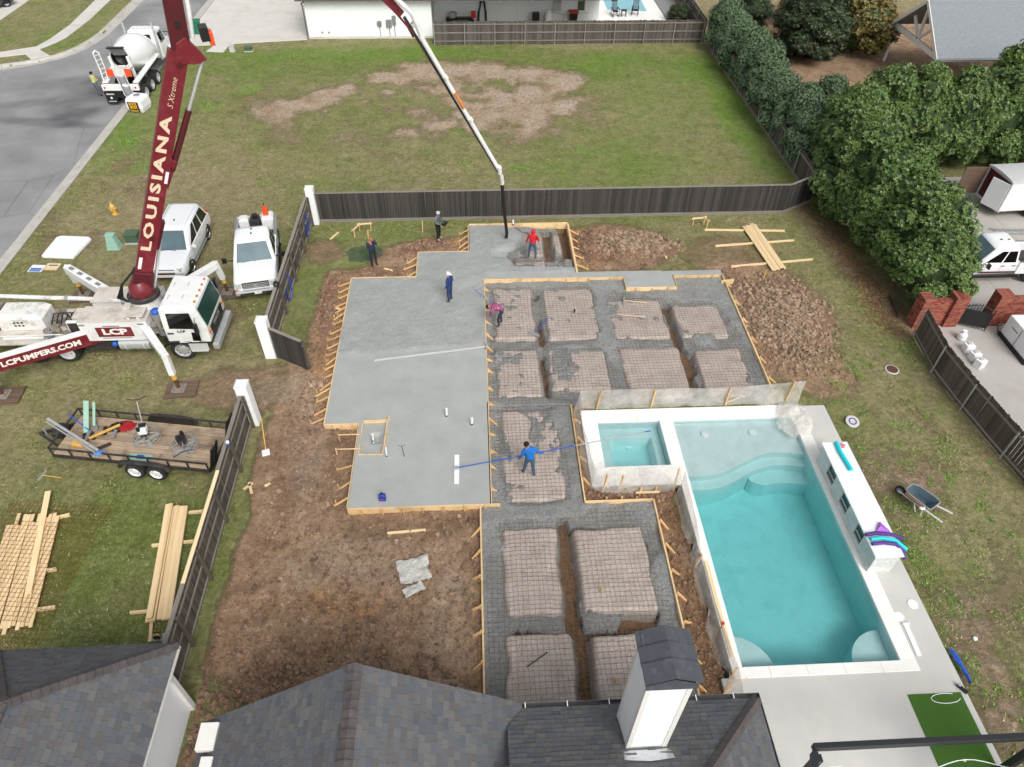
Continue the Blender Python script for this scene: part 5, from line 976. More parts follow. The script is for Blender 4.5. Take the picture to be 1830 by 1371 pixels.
# ---- dark car across the street
dk = thing('parked_car', 'dark grey car on the driveway across the street', 'car', (*G(-22, 16, .04)[:2], .04), R(50)); cpm = mk('charcoal_car_paint', rgb(62, 66, 70), .3, .3, var=.05, coat=.7)
MB().loft([ringcar(x*.92, hl, hm, ht, z0-.06, zs-.06, zt-.1) for x, hl, hm, ht, z0, zs, zt in st[:0] + [(-2.52, .75, .85, .75, .42, .8, 1.0), (-2.4, .85, .92, .85, .34, .8, 1.06), (1.0, .88, .93, .87, .3, .82, 1.06), (2.2, .85, .91, .78, .34, .76, .98), (2.5, .7, .76, .6, .46, .64, .8)]]).build('body', cpm, dk, smooth=True)
cabin(dk, cpm, -2.1, 1.0, -1.6, .2, .88, .66, .97, 1.55, [(.05, .45, .1, 0), (.5, .93, 0, .2)], wind='dkglass'); arch_discs(dk, (-1.4, 1.4), .925, .4)
for x in (-1.4, 1.4):
    for s_ in (-1, 1): wheel(dk, x, s_*.81, .35, .23, s_)
# ---- cargo trailer behind the wall
ct = thing('cargo_trailer', 'white enclosed cargo trailer with its rear doors open on the neighbour drive', 'trailer', (29.6, 34.3, .02), R(4))
w = MAT['white_clean']; L_ = 5.2; Wt = 2.1
MB().box(0, L_, 0, .05, .5, 2.25).build('side_wall', w, ct); MB().box(0, L_, Wt-.05, Wt, .5, 2.25).build('side_wall', w, ct); MB().box(L_-.05, L_, .05, Wt-.05, .5, 2.25).build('front_wall', w, ct); MB().box(0, L_, 0, Wt, .45, .5).build('floor', MAT['oldwood'], ct)
MB().loft([[V((x, y, z)) for y, z in ((-.03, 2.2), (0, 2.3), (.3, 2.36), (Wt/2, 2.39), (Wt-.3, 2.36), (Wt, 2.3), (Wt+.03, 2.2))] for x in (-.02, L_+.03)], True, True).build('roof', MAT['ltgrey'], ct, smooth=30)
mb = MB().box(-.04, .06, -.04, .06, .45, 2.3).box(-.04, .06, Wt-.06, Wt+.04, .45, 2.3).box(-.04, .06, .06, Wt-.06, 2.2, 2.32).box(-.04, .06, .06, Wt-.06, .42, .52); mb.build('rear_frame', MAT['ltgrey'], ct, bevel=.01)
MB().box(.06, .1, .06, Wt-.06, .52, 2.2).build('rear_sheet', MAT['maroon_dk'], ct)  # flat dark maroon sheet closing the rear frame
d = MB().box(0, 1.05, -.025, .025, .52, 2.15).build('rear_door', w, ct, (-.06, .02, 0), R(112), bevel=.01); MB().box(.05, .9, -.04, -.027, .9, .93).box(.05, .9, -.04, -.027, 1.7, 1.73).build('door_bar', MAT['steel'], d); text('TRAILER', .1, d, MAT['grey'], (.5, -.03, 1.55), (1, 0, 0), (0, 0, 1)) if False else None
d = MB().box(0, 1.3, -.025, .025, .52, 2.15).build('rear_door', MAT['oldwood'], ct, (-.05, Wt, 0), R(176), bevel=.01)
for s_, y in ((-1, 0), (1, Wt)):
    for x in (2.2, 2.95): wheel(ct, x, y-.12*(-s_)*-1 if False else y+s_*.02, .33, .2, s_, 'white')
    MB().path([(1.75, y+s_*.06, .45), (1.85, y+s_*.06, .72), (2.2, y+s_*.06, .8), (2.95, y+s_*.06, .8), (3.3, y+s_*.06, .72), (3.4, y+s_*.06, .45)], .06, 6).build('mudguard', MAT['ltgrey'], ct)
lad = thing('ladder', 'aluminium ladder lying on the neighbour driveway behind the pickup', 'ladder', (*G(1770, 409, .1)[:2], .06), R(-4))
for y in (0, -.4): MB().box(0, 3.2, y-.03, y+.03, 0, .08).build('stile', MAT['galv'], lad)
for i in range(10): MB().tube((.2+i*.3, 0, .04), (.2+i*.3, -.4, .04), .02, 6).build('rung', MAT['galv'], lad)
for i in range(3):
    p = (31.3+i*.45, 31.6+.2*(i % 2), .02); b = MB()
    b.box(-.2, .2, -.12, .12, .02, .2).mat(1).tube((-.15, 0, .1), (.25, .1, .35), .03, 8).tube((.0, -.1, .2), (.1, -.2, .4), .05, 8); tag(b.build('power_tool', [MAT['black'], MAT['steel']], loc=p, rz=i*1.1, bevel=.02), ['black power tool beside the ladder end', 'black tool with a raised handle near the ladder', 'black tool case piled past the ladder'][i], 'tool')
# ---- generator set behind the brick wall
gs = thing('generator_cabinet', 'white generator cabinet on dark skids behind the brick wall', 'generator', (25.2, 23.3, .02), R(0))
MB().box(-.8, 1.4, -1.05, 1.05, .18, 1.2).build('cabinet', MAT['white_clean'], gs, bevel=.04); MB().box(-.85, 1.45, -1.1, 1.1, 0, .18).build('skid', MAT['black'], gs); MB().box(-.83, -.802, -.02, 0, .2, 1.15).build('seam', MAT['grey'], gs)
for x, y in ((-.4, .4), (-.4, -.4), (.2, .4)): MB().tube((x, y, 1.2), (x, y, 1.24), .05, 12).build('lift_point', MAT['grey'], gs)
text('Generator', .12, gs, MAT['grey'], (-.803, .35, .85), (0, -1, 0), (0, 0, 1), width=.5) if False else MB().box(-.806, -.8, .15, .6, .8, .86).build('nameplate', MAT['grey'], gs)
MB().path([(-.9, .9, .1), (-1.0, 1.0, .3), (-1.02, 1.1, .5), (-.85, 1.1, .55)], .03, 6).build('hose', MAT['black'], gs)
p = G(1717, 606, .02); tag(MB().lathe([(.12, 0), (.2, .05), (.2, .3), (.1, .4), (.09, .48), (.11, .5)], 16, Matrix.Translation(p)).build('gas_cylinder', MAT['white_clean'], smooth=True), 'white gas cylinder standing behind the leaning fence', 'cylinder')
for i, (px, py) in enumerate(((1727, 627), (1738, 642), (1748, 655))): p = G(px, py, .02); tag(MB().cbox((0, 0, .2), (.4, .35, .4), .2*i).mat(1).cbox((0, .05, .42), (.2, .2, .05)).build('white_box', [MAT['white_clean'], MAT['ltgrey']], loc=p, bevel=.02), ['white bin tucked behind the fence by the cylinder', 'white box with grey lid, middle of three behind the fence', 'white crate at the end of the row behind the fence'][i], 'box')
# ---- flatbed equipment trailer
ft = thing('flatbed_trailer', 'black tandem flatbed trailer with plank deck carrying two power trowels', 'trailer', (-13.15, 18.65, 0), R(-9.3)); Lx, Wy, dz = 3.1, 1.03, .66
for i in range(9):
    y = -Wy+.03+i*(2*Wy-.06)/9; MB().box(-Lx+.03, Lx-.03, y+.004, y+(2*Wy-.06)/9-.012, dz-.05, dz+random.uniform(-.004, .004)).build('plank', MAT['plank'], ft)
for s_ in (-1, 1):
    MB().box(-Lx, Lx, s_*Wy-.03, s_*Wy+.03, dz-.16, dz-.04).build('side_beam', MAT['dark'], ft); zr = .36
    MB().box(-Lx, Lx, s_*Wy-.025, s_*Wy+.025, dz+zr-.06, dz+zr).build('top_rail', MAT['dark'], ft)
    for i in range(9): x = -Lx+.03+i*(2*Lx-.06)/8; MB().box(x-.025, x+.025, s_*Wy-.022, s_*Wy+.022, dz-.04, dz+zr-.06).build('rail_post', MAT['dark'], ft)
    for i in range(7): MB().box(-2.8+i*.86, -2.55+i*.86, s_*(Wy+.027)-.002, s_*(Wy+.027)+.002, dz-.13, dz-.08).build('reflector', MAT['red' if i % 2 == 0 else 'white'], ft)
    for x in (.55, 1.4): wheel(ft, x-.35, s_*(Wy+.16), .37, .22, s_, 'white')
    MB().path([(-.35, s_*(Wy+.16), .55), (-.2, s_*(Wy+.16), .78), (.15, s_*(Wy+.16), .84), (1.1, s_*(Wy+.16), .84), (1.45, s_*(Wy+.16), .78), (1.6, s_*(Wy+.16), .55)], .1, 6).build('mudguard', MAT['dark'], ft)
MB().box(-Lx-.03, -Lx+.03, -Wy, Wy, dz-.16, dz-.04).build('front_beam', MAT['dark'], ft); MB().box(-Lx-.025, -Lx+.025, -Wy, Wy, dz+.3, dz+.36).build('front_rail', MAT['dark'], ft); MB().box(Lx-.03, Lx+.03, -Wy, Wy, dz-.16, dz-.04).build('rear_beam', MAT['dark'], ft)
for s_ in (-1, 1): MB().beam((-Lx, s_*.6, dz-.1), (-Lx-1.2, 0, .5), .08, .12).build('drawbar', MAT['dark'], ft)
MB().cbox((-Lx-.3, .1, .66), (.45, .6, .3)).build('tool_box', MAT['dark'], ft, bevel=.03); MB().tube((-Lx-.9, 0, .05), (-Lx-.9, 0, .8), .035, 8).build('jack', MAT['galv'], ft)
for s_ in (-1, 1):
    r_ = thing_ = MB()
    for k in (-.22, .22): r_.beam((Lx+.02, s_*.7+k, dz-.05), (Lx+.35, s_*.7+k, dz+1.05), .06, .08)
    for i in range(6): u = (i+.5)/6; r_.box(Lx+.02+.33*u-.025, Lx+.02+.33*u+.025, s_*.7-.22, s_*.7+.22, dz-.05+1.1*u-.02, dz-.05+1.1*u+.02)
    r_.build('ramp', MAT['black'], ft)
MB().box(-.1, 1.6, Wy-.05, Wy-.03, dz+.02, dz+.34).build('mesh_panel', MAT['black'], ft)
FTM = Matrix.Translation((-13.15, 18.65, 0)) @ Matrix.Rotation(R(-9.3), 4, 'Z')
def ontr(x, y, z=dz): p = FTM @ V((x, y, z)); return p
def trowel(x, y, hd, label, hv):
    p = ontr(x, y, dz+.004); t = thing('power_trowel', label, 'power trowel', p, hd, group='power trowels on the flatbed')
    for rr_, z in ((.5, .05), (.5, .22), (.42, .3)): MB().path([(rr_*math.cos(a), rr_*math.sin(a), z) for a in np.linspace(0, math.tau, 25)], .013, 6).build('guard_ring', MAT['galv'], t)
    for k in range(8): a = k*math.tau/8; MB().path([(.5*math.cos(a), .5*math.sin(a), .05), (.5*math.cos(a), .5*math.sin(a), .22), (.42*math.cos(a), .42*math.sin(a), .3), (.12*math.cos(a), .12*math.sin(a), .33)], .01, 5).build('guard_spoke', MAT['galv'], t)
    for k in range(4): a = k*math.pi/2+.4; MB().cbox((.26*math.cos(a), .26*math.sin(a), .03), (.38, .13, .02), a).build('blade', MAT['steel'], t)
    MB().cbox((0, 0, .32), (.3, .24, .16)).build('gearbox', MAT['dark'], t, bevel=.02); MB().cbox((0, .02, .52), (.34, .32, .26)).build('engine', MAT['white' if hv else 'dark'], t, bevel=.04); MB().cbox((.02, .12, .67), (.26, .18, .08)).mat(0).tube((-.1, -.1, .62), (-.1, -.1, .76), .07, 10).build('air_filter', MAT['black'], t, bevel=.01)
    hx = (0, .2, .5); e = (0, .75, 1.35) if hv else (.1, .95, .75)
    MB().tube(hx, e, .022, 8).build('handle_shaft', MAT['galv'], t); MB().path([(e[0]-.35, e[1]+.15, e[2]+.08), (e[0]-.12, e[1]+.05, e[2]+.05), (e[0]+.12, e[1]+.05, e[2]+.05), (e[0]+.35, e[1]+.15, e[2]+.08)], .018, 6).build('handlebar', MAT['black'], t)
trowel(.12, .1, R(12), 'power trowel with white engine and upright handle on the flatbed', True)
trowel(1.75, -.12, R(-150), 'power trowel with black engine beside the trailer ramps', False)
def otr(mb, name, mats, label, cat, **k): o = mb.build(name, mats, **k); o.matrix_world = FTM; return tag(o, label, cat)
otr(MB().beam((-3.6, .05, dz+.75), (-1.15, -.95, dz+.4), .1, .05), 'screed_board', MAT['steel'], 'bright aluminium screed bar hanging over the trailer nose', 'screed bar', bevel=.008)
otr(MB().beam((-3.55, -.1, dz+.72), (-1.2, -1.07, dz+.4), .05, .05), 'screed_bar', MAT['galv'], 'thin aluminium bar beside the screed on the trailer nose', 'bar')
otr(MB().tube((-3.2, .6, dz+.45), (-2.1, .1, dz+.1), .025, 8), 'blue_pole', MAT['bluep'], 'short blue pole leaning over the trailer front rail', 'pole')
otr(MB().beam((-2.35, .1, dz+.05), (-2.45, .95, dz+.95), .2, .03), 'float_board', MAT['pale_green'], 'pale green float board leaning on the trailer far rail', 'float')
otr(MB().beam((-2.15, .4, dz+.15), (-2.2, 1.0, dz+.85), .1, .03), 'float_board', MAT['pale_green'], 'narrow pale green float leaning beside the wider one', 'float')
otr(MB().beam((-2.0, -.25, dz+.15), (-1.05, .45, dz+.3), .08, .06), 'spirit_level', MAT['yellow'], 'yellow spirit level across the tool heap on the trailer', 'level')
for i in range(9):
    a = random.uniform(0, 3.1); x, y = -2.2+random.uniform(0, 1.1), random.uniform(-.5, .6)
    otr(MB().cbox((x, y, dz+.05+.03*(i % 3)), (random.uniform(.3, .6), .12, .08), a), 'hand_tool', MAT[('black', 'dark', 'grey')[i % 3]], 'dark hand tool in the heap on the trailer front', 'tool', bevel=.02)['group'] = 'hand tools heaped on the trailer'
def rag(name, mat, label, x, y, z, sx, sy, h, seed):
    xs = np.linspace(-sx, sx, 14); ys = np.linspace(-sy, sy, 14); X, Y = np.meshgrid(xs, ys, indexing='ij'); rr = np.hypot(X/sx, Y/sy); Z = .01+h*np.clip(1.05-rr, 0, 1)**.6*(1+fbm(X*7+seed, Y*7, 3, seed)*.9)
    o = link(name, grid_mesh(name, xs, ys, Z, (rr[:-1, :-1]+rr[1:, 1:])/2+fbm(X[:-1, :-1]*5, Y[:-1, :-1]*5, 2, seed)*.3 < 1, None, [MAT[mat]])); p = ontr(x, y, z); o.location = p; return tag(o, label, 'cloth')
rag('jacket', 'cloth_red', 'dark red jacket dropped on the trailer deck', -1.05, .62, dz, .42, .3, .16, 3); rag('black_bag', 'black', 'black bag under the red jacket', -1.3, .55, dz, .35, .25, .16, 8)
rag('blue_rag', 'cloth_blue', 'blue rag draped on the trailer near rail', -1.1, -1.02, dz+.3, .2, .16, .08, 5)
otr(MB().box(-.15, .75, -.98, -.66, dz, dz+.05).mat(1).box(.2, .45, -.9, -.75, dz+.05, dz+.12), 'teal_tray', [MAT['pale_green'], MAT['bluep']], 'teal plastic tray with a tool on the trailer edge', 'tray', bevel=.01)
otr(MB().box(-2.55, -2.1, -.62, -.3, dz, dz+.16), 'yellow_case', MAT['yellow'], 'yellow case on the trailer front corner', 'case', bevel=.04)
# ============================================================ CONCRETE PUMP TRUCK
PO_ = V((-14.45, 25.2, 0)); pt_ = thing('concrete_pump_truck', 'white and maroon concrete pump truck with its boom raised over the slab', 'pump truck', PO_)
def pb(mb, name, mat, parent=None, **k):
    o = mb.build(name, [MAT[m] for m in mat] if isinstance(mat, (list, tuple)) else MAT[mat], parent or pt_, **k)
    if parent is None: o.location = -PO_
    return o
YN, YF = 23.95, 26.45
pb(MB().box(-22.5, -12.2, 24.75, 24.95, .75, 1.05).box(-22.5, -12.2, 25.45, 25.65, .75, 1.05), 'chassis', 'dark'); pb(MB().box(-22.4, -17.3, YN+.05, YF-.05, 1.06, 1.14), 'deck', 'white_deck', bevel=.01)
# cab
cb = MB().loft([[V((x, y, z)) for x, y in ((a, YN+b), (a, YF-b), (c_, YF-b-.06), (c_+.0, YN+b+.06))] for a, c_, b, z in ((-13.55, -11.78, .0, 1.0), (-13.55, -11.74, 0, 1.75), (-13.5, -11.98, .06, 2.8), (-13.42, -12.1, .14, 2.92))]); cab = pb(cb, 'cab', 'white', bevel=.04)
def oncab(mb, name, mat, **k): return mb.build(name, MAT[mat], cab, **k)
oncab(MB().pane((-11.74, YN+.06, 1.75), (-11.74, YF-.06, 1.75), (-11.98, YF-.12, 2.8), (-11.98, YN+.12, 2.8), .04, .96, .06, .9, .02), 'windscreen', 'wind2' if 'wind2' in MAT else 'glass')
for s_, y0, y1 in ((-1, YN, YN+.06), (1, YF, YF-.06)):
    q = [(-13.3, y0+s_*.012, 1.85), (-12.2, y0+s_*.012, 1.8), (-12.28, y1+s_*.012, 2.62), (-13.25, y1+s_*.012, 2.62)]; oncab(MB().add(q, [(0, 1, 2, 3) if s_ < 0 else (3, 2, 1, 0)]), 'side_window', 'dkglass')
    oncab(MB().add([(-12.5, y0+s_*.01, 1.15), (-12.15, y0+s_*.01, 1.12), (-12.12, y0+s_*.01, 1.6), (-12.45, y0+s_*.01, 1.62)], [(0, 1, 2, 3) if s_ < 0 else (3, 2, 1, 0)]), 'lower_window', 'dkglass')
    oncab(MB().box(-13.45, -13.2, min(y0+s_*.01, y0+s_*.03), max(y0+s_*.01, y0+s_*.03), 1.55, 1.62), 'door_handle', 'black')
    oncab(MB().beam((-12.1, y0, 2.4), (-12.0, y0+s_*.35, 2.35), .03, .03).cbox((-12.0, y0+s_*.38, 2.1), (.12, .22, .5)), 'mirror', 'black', bevel=.02)
    oncab(MB().box(-12.75, -11.95, min(y0, y0+s_*.02)+.0, max(y0, y0+s_*.02), .6, .98).box(-12.7, -12.0, min(y0-.0, y0+s_*.06), max(y0, y0+s_*.06), .55, .6), 'step', 'ltgrey')
oncab(MB().box(-11.775, -11.725, 24.35, 26.05, 1.05, 1.62), 'grille', 'black', bevel=.01); oncab(MB().box(-11.8, -11.5, YN+.05, YF-.05, .55, .9), 'bumper', 'steel', bevel=.08)
for y in (24.2, 26.2): oncab(MB().box(-11.77, -11.71, y-.13, y+.13, 1.15, 1.4), 'headlight', 'lamp', bevel=.02); oncab(MB().box(-11.775, -11.715, y-.13, y+.13, 1.42, 1.52), 'indicator', 'amber')
text('MACK', .26, cab, MAT['ltgrey'], (-11.72, 25.2, 1.45), (0, 1, 0), (0, 0, 1), width=.9)
text('LCP', .16, cab, MAT['letter_b'], (-12.85, YN-.012, 1.68), (1, 0, 0), (0, 0, 1), bold=.006, width=.35); text('3002', .13, cab, MAT['letter_b'], (-12.1, YN-.012, 1.06), (1, 0, 0), (0, 0, 1), width=.3)
for x in (-13.2, -12.6):
    for y in (24.7, 25.6): oncab(MB().path([(x, y-.12, 2.92), (x, y-.12, 2.99), (x, y+.12, 2.99), (x, y+.12, 2.92)], .012, 5), 'roof_handle', 'steel')
for k in range(5): oncab(MB().cbox((-12.05, 24.4+k*.4, 2.93), (.08, .12, .05)), 'marker_light', 'amber', bevel=.01)
oncab(MB().box(-12.6, -12.2, 25.3, 25.7, 1.7, 2.05), 'seat', 'ltgrey', bevel=.06); oncab(MB().path([(-13.1+.0, YN-.03, 1.12), (-13.6, YN-.03, 1.1), (-13.8, YN-.03, .85)], .05, 6), 'fender_edge', 'black')
for x, dual in ((-13.15, False), (-18.15, True), (-19.5, True)):
    for s_, y in ((-1, YN+(.36 if dual else .2)), (1, YF-(.36 if dual else .2))): wheel(pt_, x-PO_.x, y-PO_.y, .53, .3, s_, 'chrome' if not dual else 'white', dual)
for s_, y in ((-1, YN+.2), (1, YF-.2)): pb(MB().path([(-12.45, y, .8), (-12.6, y, 1.02), (-13.0, y, 1.16), (-13.4, y, 1.12), (-13.75, y, .95)], .18, 8), 'fender', 'black')
for s_, y in ((-1, YN+.3), (1, YF-.3)): pb(MB().path([(-17.3, y, .8), (-17.6, y, 1.06), (-18.6, y, 1.09), (-20.0, y, 1.06), (-20.3, y, .8)], .05, 6), 'fender', 'black')
# side box with lettering, tank, engine clutter
pb(MB().box(-17.0, -14.15, YN-.03, 24.85, 1.28, 2.3), 'side_box', 'white', bevel=.015); pb(MB().box(-17.0, -14.12, YN-.05, 25.0, 2.302, 2.34), 'box_lid', 'white_deck', bevel=.01); pb(MB().box(-17.0, -14.15, 25.5, YF+.03, 1.28, 2.2), 'side_box', 'white', bevel=.015); pb(MB().box(-17.0, -14.15, 25.4, YF+.05, 2.202, 2.24), 'box_lid', 'white_deck')
sb = pb(MB().box(-16.35, -14.85, YN-.036, YN-.03, 1.5, 2.02), 'logo_panel', 'maroon', bevel=.0); text('LCP', .42, sb, MAT['letter_w'], (-15.6, YN-.042, 1.77), (1, 0, 0), (0, 0, 1), bold=.02, width=1.05)
pb(MB().box(-16.0, -15.3, YN-.036, YN-.032, 2.06, 2.1), 'print_line', 'maroon'); pb(MB().box(-16.2, -15.0, YN-.036, YN-.032, 1.42, 1.45), 'print_line', 'maroon')
for x in (-16.85, -14.4): pb(MB().box(x-.13, x+.13, YN-.036, YN-.032, 2.12, 2.2), 'vent', 'grey')
for z in range(1): pb(MB().tube((-15.75, 24.3, .88), (-14.45, 24.3, .88), .34, 20), 'fuel_tank', 'chrome', smooth=True)
for x in (-15.5, -14.7): pb(MB().tube((x-.03, 24.3, .88), (x+.03, 24.3, .88), .355, 20), 'tank_strap', 'ltgrey', smooth=True)
pb(MB().ball((-15.95, 24.1, .95), .13, 10, 8), 'blue_cap', 'bluep', smooth='all')
pb(MB().box(-17.4, -16, 24.2, 24.8, .5, 1.2), 'underframe', 'dark'); pb(MB().tube((-13.85, 24.45, 1.2), (-13.85, 24.45, 2.35), .22, 16), 'air_cleaner', 'grey', smooth=True); pb(MB().ball((-13.85, 24.45, 2.42), (.2, .2, .14), 12, 8), 'air_cleaner_cap', 'bluep', smooth='all')
pb(MB().path([(-13.8, 25.9, 1.4), (-13.75, 25.9, 2.2), (-13.9, 25.6, 2.5), (-14.0, 25.4, 2.4)], .14, 10), 'exhaust', 'galv', smooth=True)
mb = MB(); rn = random.Random(5)
for i in range(26): mb.cbox((rn.uniform(-14.1, -13.6), rn.uniform(24.1, 26.3), rn.uniform(1.1, 1.9)), (rn.uniform(.1, .4), rn.uniform(.1, .35), rn.uniform(.1, .4)), rn.uniform(0, 1))
pb(mb, 'engine_clutter', 'grime', bevel=.02)
for i in range(5): pb(MB().path([(-13.6, 24.2+i*.35, 1.3), (-13.9, 24.3+i*.3, 1.9-.1*i), (-14.2, 24.6+i*.2, 1.6)], .03, 6), 'hydraulic_hose', 'black')
# pedestal, slew ring
pb(MB().lathe([(.75, 1.14), (.72, 1.9), (.6, 2.3), (.55, 2.7)], 24, Matrix.Translation((-14.45, 25.2, 0))), 'pedestal', 'white_worn', smooth=True); pb(MB().lathe([(.66, 2.7), (.66, 2.85), (.6, 2.9)], 24, Matrix.Translation((-14.45, 25.2, 0))), 'slew_ring', 'dark', smooth=True)
pb(MB().box(-15.2, -14.9, 24.5, 25.0, 2.36, 2.6).box(-15.0, -14.2, 23.95, 24.6, 2.5, 2.56), 'valve_cover', 'white_deck', bevel=.02); pb(MB().tube((-14.85, 24.0, 2.42), (-14.85, 24.25, 2.42), .07, 10).tube((-14.45, 24.0, 2.42), (-14.45, 24.25, 2.42), .07, 10), 'lamp_pair', 'white', smooth=True)
# rear: hopper, pump cell, delivery pipe
pb(MB().loft([[V((x, y, z)) for x, y in ((-21.0, 24.9), (-19.05, 24.9), (-19.05, 25.95), (-21.0, 25.95))] for z in (1.15, 1.75)]+[[V((x, y, 1.95)) for x, y in ((-20.9, 25.0), (-19.3, 25.0), (-19.3, 25.9), (-20.9, 25.9))]]), 'water_box', 'white_worn', bevel=.02)
for i in range(3):
    for j in range(2): pb(MB().cbox((-20.3+i*.16, 24.893, 1.42+j*.16), (.09, .01, .08)), 'control', 'black')
mb = MB()
for i in range(60): mb.cbox((rn.uniform(-19.0, -17.4), rn.uniform(24.5, 26.1), rn.uniform(1.15, 1.4)), (rn.uniform(.08, .3), rn.uniform(.08, .25), rn.uniform(.05, .25)), rn.uniform(0, 1.5))
pb(mb, 'pump_clutter', 'grime', bevel=.02)
for i in range(6): pb(MB().path([(-18.9+.2*i, 25.1, 1.3), (-18.7+.2*i, 25.3, 1.75), (-18.2+.15*i, 25.4, 1.7), (-18.0+.1*i, 25.2, 1.3)], .028, 6), 'hydraulic_hose', 'black')
pb(MB().path([(-22.2, 26.5, 1.9), (-21, 26.4, 1.9), (-19.0, 26.15, 1.95), (-18.2, 26.05, 2.0)], .1, 12), 'delivery_pipe', 'white_worn', smooth=True); pb(MB().path([(-18.2, 26.05, 2.0), (-16.5, 25.75, 2.1), (-15.3, 25.4, 2.3), (-15.0, 25.3, 2.6)], .1, 12), 'delivery_pipe', 'white_worn', smooth=True)
for x, y, z in ((-18.3, 26.06, 2.0), (-16.6, 25.77, 2.1), (-15.6, 25.5, 2.2)): pb(MB().tube((x-.06, y, z), (x+.06, y-.02, z), .14, 12), 'pipe_clamp', 'galv', smooth=True)
pb(MB().box(-17.75, -17.1, 24.35, 24.5, 1.2, 2.0), 'radiator_frame', 'white', bevel=.02); pb(MB().box(-17.7, -17.15, 24.335, 24.349, 1.28, 1.94), 'radiator_core', 'dark'); pb(MB().box(-17.8, -17.4, 24.9, 25.6, 1.3, 1.8), 'oil_tank', 'white_deck', bevel=.03)
pb(MB().path([(-20.9, 24.1, 1.2), (-20.9, 24.1, 1.5), (-18.0, 24.15, 1.5), (-18.0, 24.15, 1.2)], .025, 6), 'handrail', 'white'); pb(MB().tube((-20.6, 24.3, 1.24), (-18.9, 24.3, 1.24), .1, 12), 'cylinder', 'white', smooth=True)
pb(MB().box(-22.6, -21.1, 24.5, 26.1, .9, 1.9), 'hopper', 'grime', bevel=.05); pb(MB().tube((-18.7, 24.4, 1.2), (-18.72, 24.35, 1.35), .16, 14), 'dish', 'grey')
# outriggers
def foot(x, y, lb_pad=True, wood=True):
    pb(MB().tube((x, y, .16), (x, y, .75), .075, 12), 'ram', 'rust', smooth=True); pb(MB().tube((x, y, .7), (x, y, 1.0), .11, 12), 'striped_collar', 'yellow', smooth=True); pb(MB().box(x-.28, x+.28, y-.28, y+.28, .11, .16).box(x-.16, x+.16, y-.16, y+.16, .16, .2), 'foot_plate', 'grime', bevel=.02)
    m = thing('outrigger_mat', {(1, 1): 'stacked timber mat under the outrigger between the two white vehicles', (1, 0): 'stacked timber mat under the outrigger in front of the cab', (0, 1): 'dark timber mat under the outrigger behind the truck', (0, 0): 'dark timber mat under the lettered outrigger'}[(int(x > -15), int(y > 25))], 'timber mat', (x, y, 0), R(4))
    for k in range(5): MB().box(-.55, .75, -.5+k*.2+.005, -.5+k*.2+.19, .03, .11).build('timber', MAT['oldwood'], m, bevel=.008)
def outrig(x0, y0, z0, x1, y1, z1, xf, yf, mat, w=.34, h=.42):
    pb(MB().beam((x0, y0, z0), (x1, y1, z1), w, h, w2=w*.85, h2=h*.8), 'outrigger_arm', mat, bevel=.02); pb(MB().beam((x1, y1, z1+.15), (xf, yf, .95), .24, .24), 'outrigger_leg', 'white', bevel=.02); foot(xf, yf)
outrig(-14.3, 24.0, 1.75, -12.95, 22.2, 1.75, -12.9, 22.05, 'white'); outrig(-13.75, 26.9, 1.8, -12.5, 28.6, 1.85, -12.42, 28.75, 'white'); outrig(-16.7, 26.6, 1.7, -19.3, 28.5, 1.85, -19.35, 28.75, 'white', .4, .5)
A_, B_ = V((-16.55, 24.25, 1.35)), V((-20.3, 22.25, 1.45)); om = pb(MB().beam(A_, B_, .32, .62), 'lettered_arm', 'maroon', bevel=.015); pb(MB().beam(A_+V((0, 0, .33)), B_+V((0, 0, .33)), .34, .04), 'arm_top', 'white'); pb(MB().beam(B_, (-20.25, 22.0, .9), .26, .26), 'outrigger_leg', 'white'); foot(-20.15, 21.95)
u = (A_-B_).normalized(); nn = V((u.y, -u.x, 0)).normalized(); text('LCPUMPERS.COM', .36, om, MAT['letter_w'], (A_+B_)/2+V((-.1, -.05, 0))+nn*.168, u, nn.cross(u)*1.0 if nn.cross(u).z > 0 else -nn.cross(u), bold=.014, width=3.0)
for k in range(4): q = V((-17.1, 26.9, 1.97)).lerp(V((-19.2, 28.42, 2.09)), (k+.5)/4); pb(MB().cbox(q, (.3, .16, .01), R(144)), 'tread_plate', 'grey')
# boom (all in one vertical plane through the slewing axis)
tip = G(905, 425, .4); bn = V((-(tip.y-PO_.y), tip.x-PO_.x, 0)).normalized()
def OB(px, py):
    d = V(ray(px, py)); t = bn.dot(PO_)/bn.dot(V((d.x, d.y, 0))); p = d*t; return V((p.x, p.y, CAMH+p.z))
K0 = V((-14.3, 25.27, 3.45)); K1 = OB(316, 108); K2 = V((-9.6, 27.45, 20.5)); K3 = OB(722, 30); K4 = OB(890, 308); bnf = bn if bn.y < 0 else -bn
def section(a, b, w, h0, h1, name, mat): return pb(MB().beam(a, b, w, h0, up=None, w2=w*.9, h2=h1), name, mat, bevel=.02)
dv = (K1-K0).normalized(); upv = dv.cross(bnf).normalized()
b1 = pb(MB().beam(K0-dv*.4, K1+dv*.35, .3, .68, up=bnf.cross(dv), w2=.28, h2=.7), 'boom_section', 'maroon', bevel=.02)
xh = bnf.cross(dv).normalized()                       # across the section, in the boom plane
if xh.x < 0: xh = -xh
def bface(s, q, off=0.0): return K0+dv*s+xh*q+bnf*(.153+off)
LB = (K1-K0).length; upt = bnf.cross(dv).normalized()
text('LOUISIANA', .5, b1, MAT['letter_t'], bface(LB*.47, -.06, .008), dv, upt, bold=.02, width=LB*.62, space=1.3); text('S Xtreme', .28, b1, MAT['letter_t'], bface(LB*.875, .0, .008), dv, upt, shear=.4, bold=-.002, width=1.15)
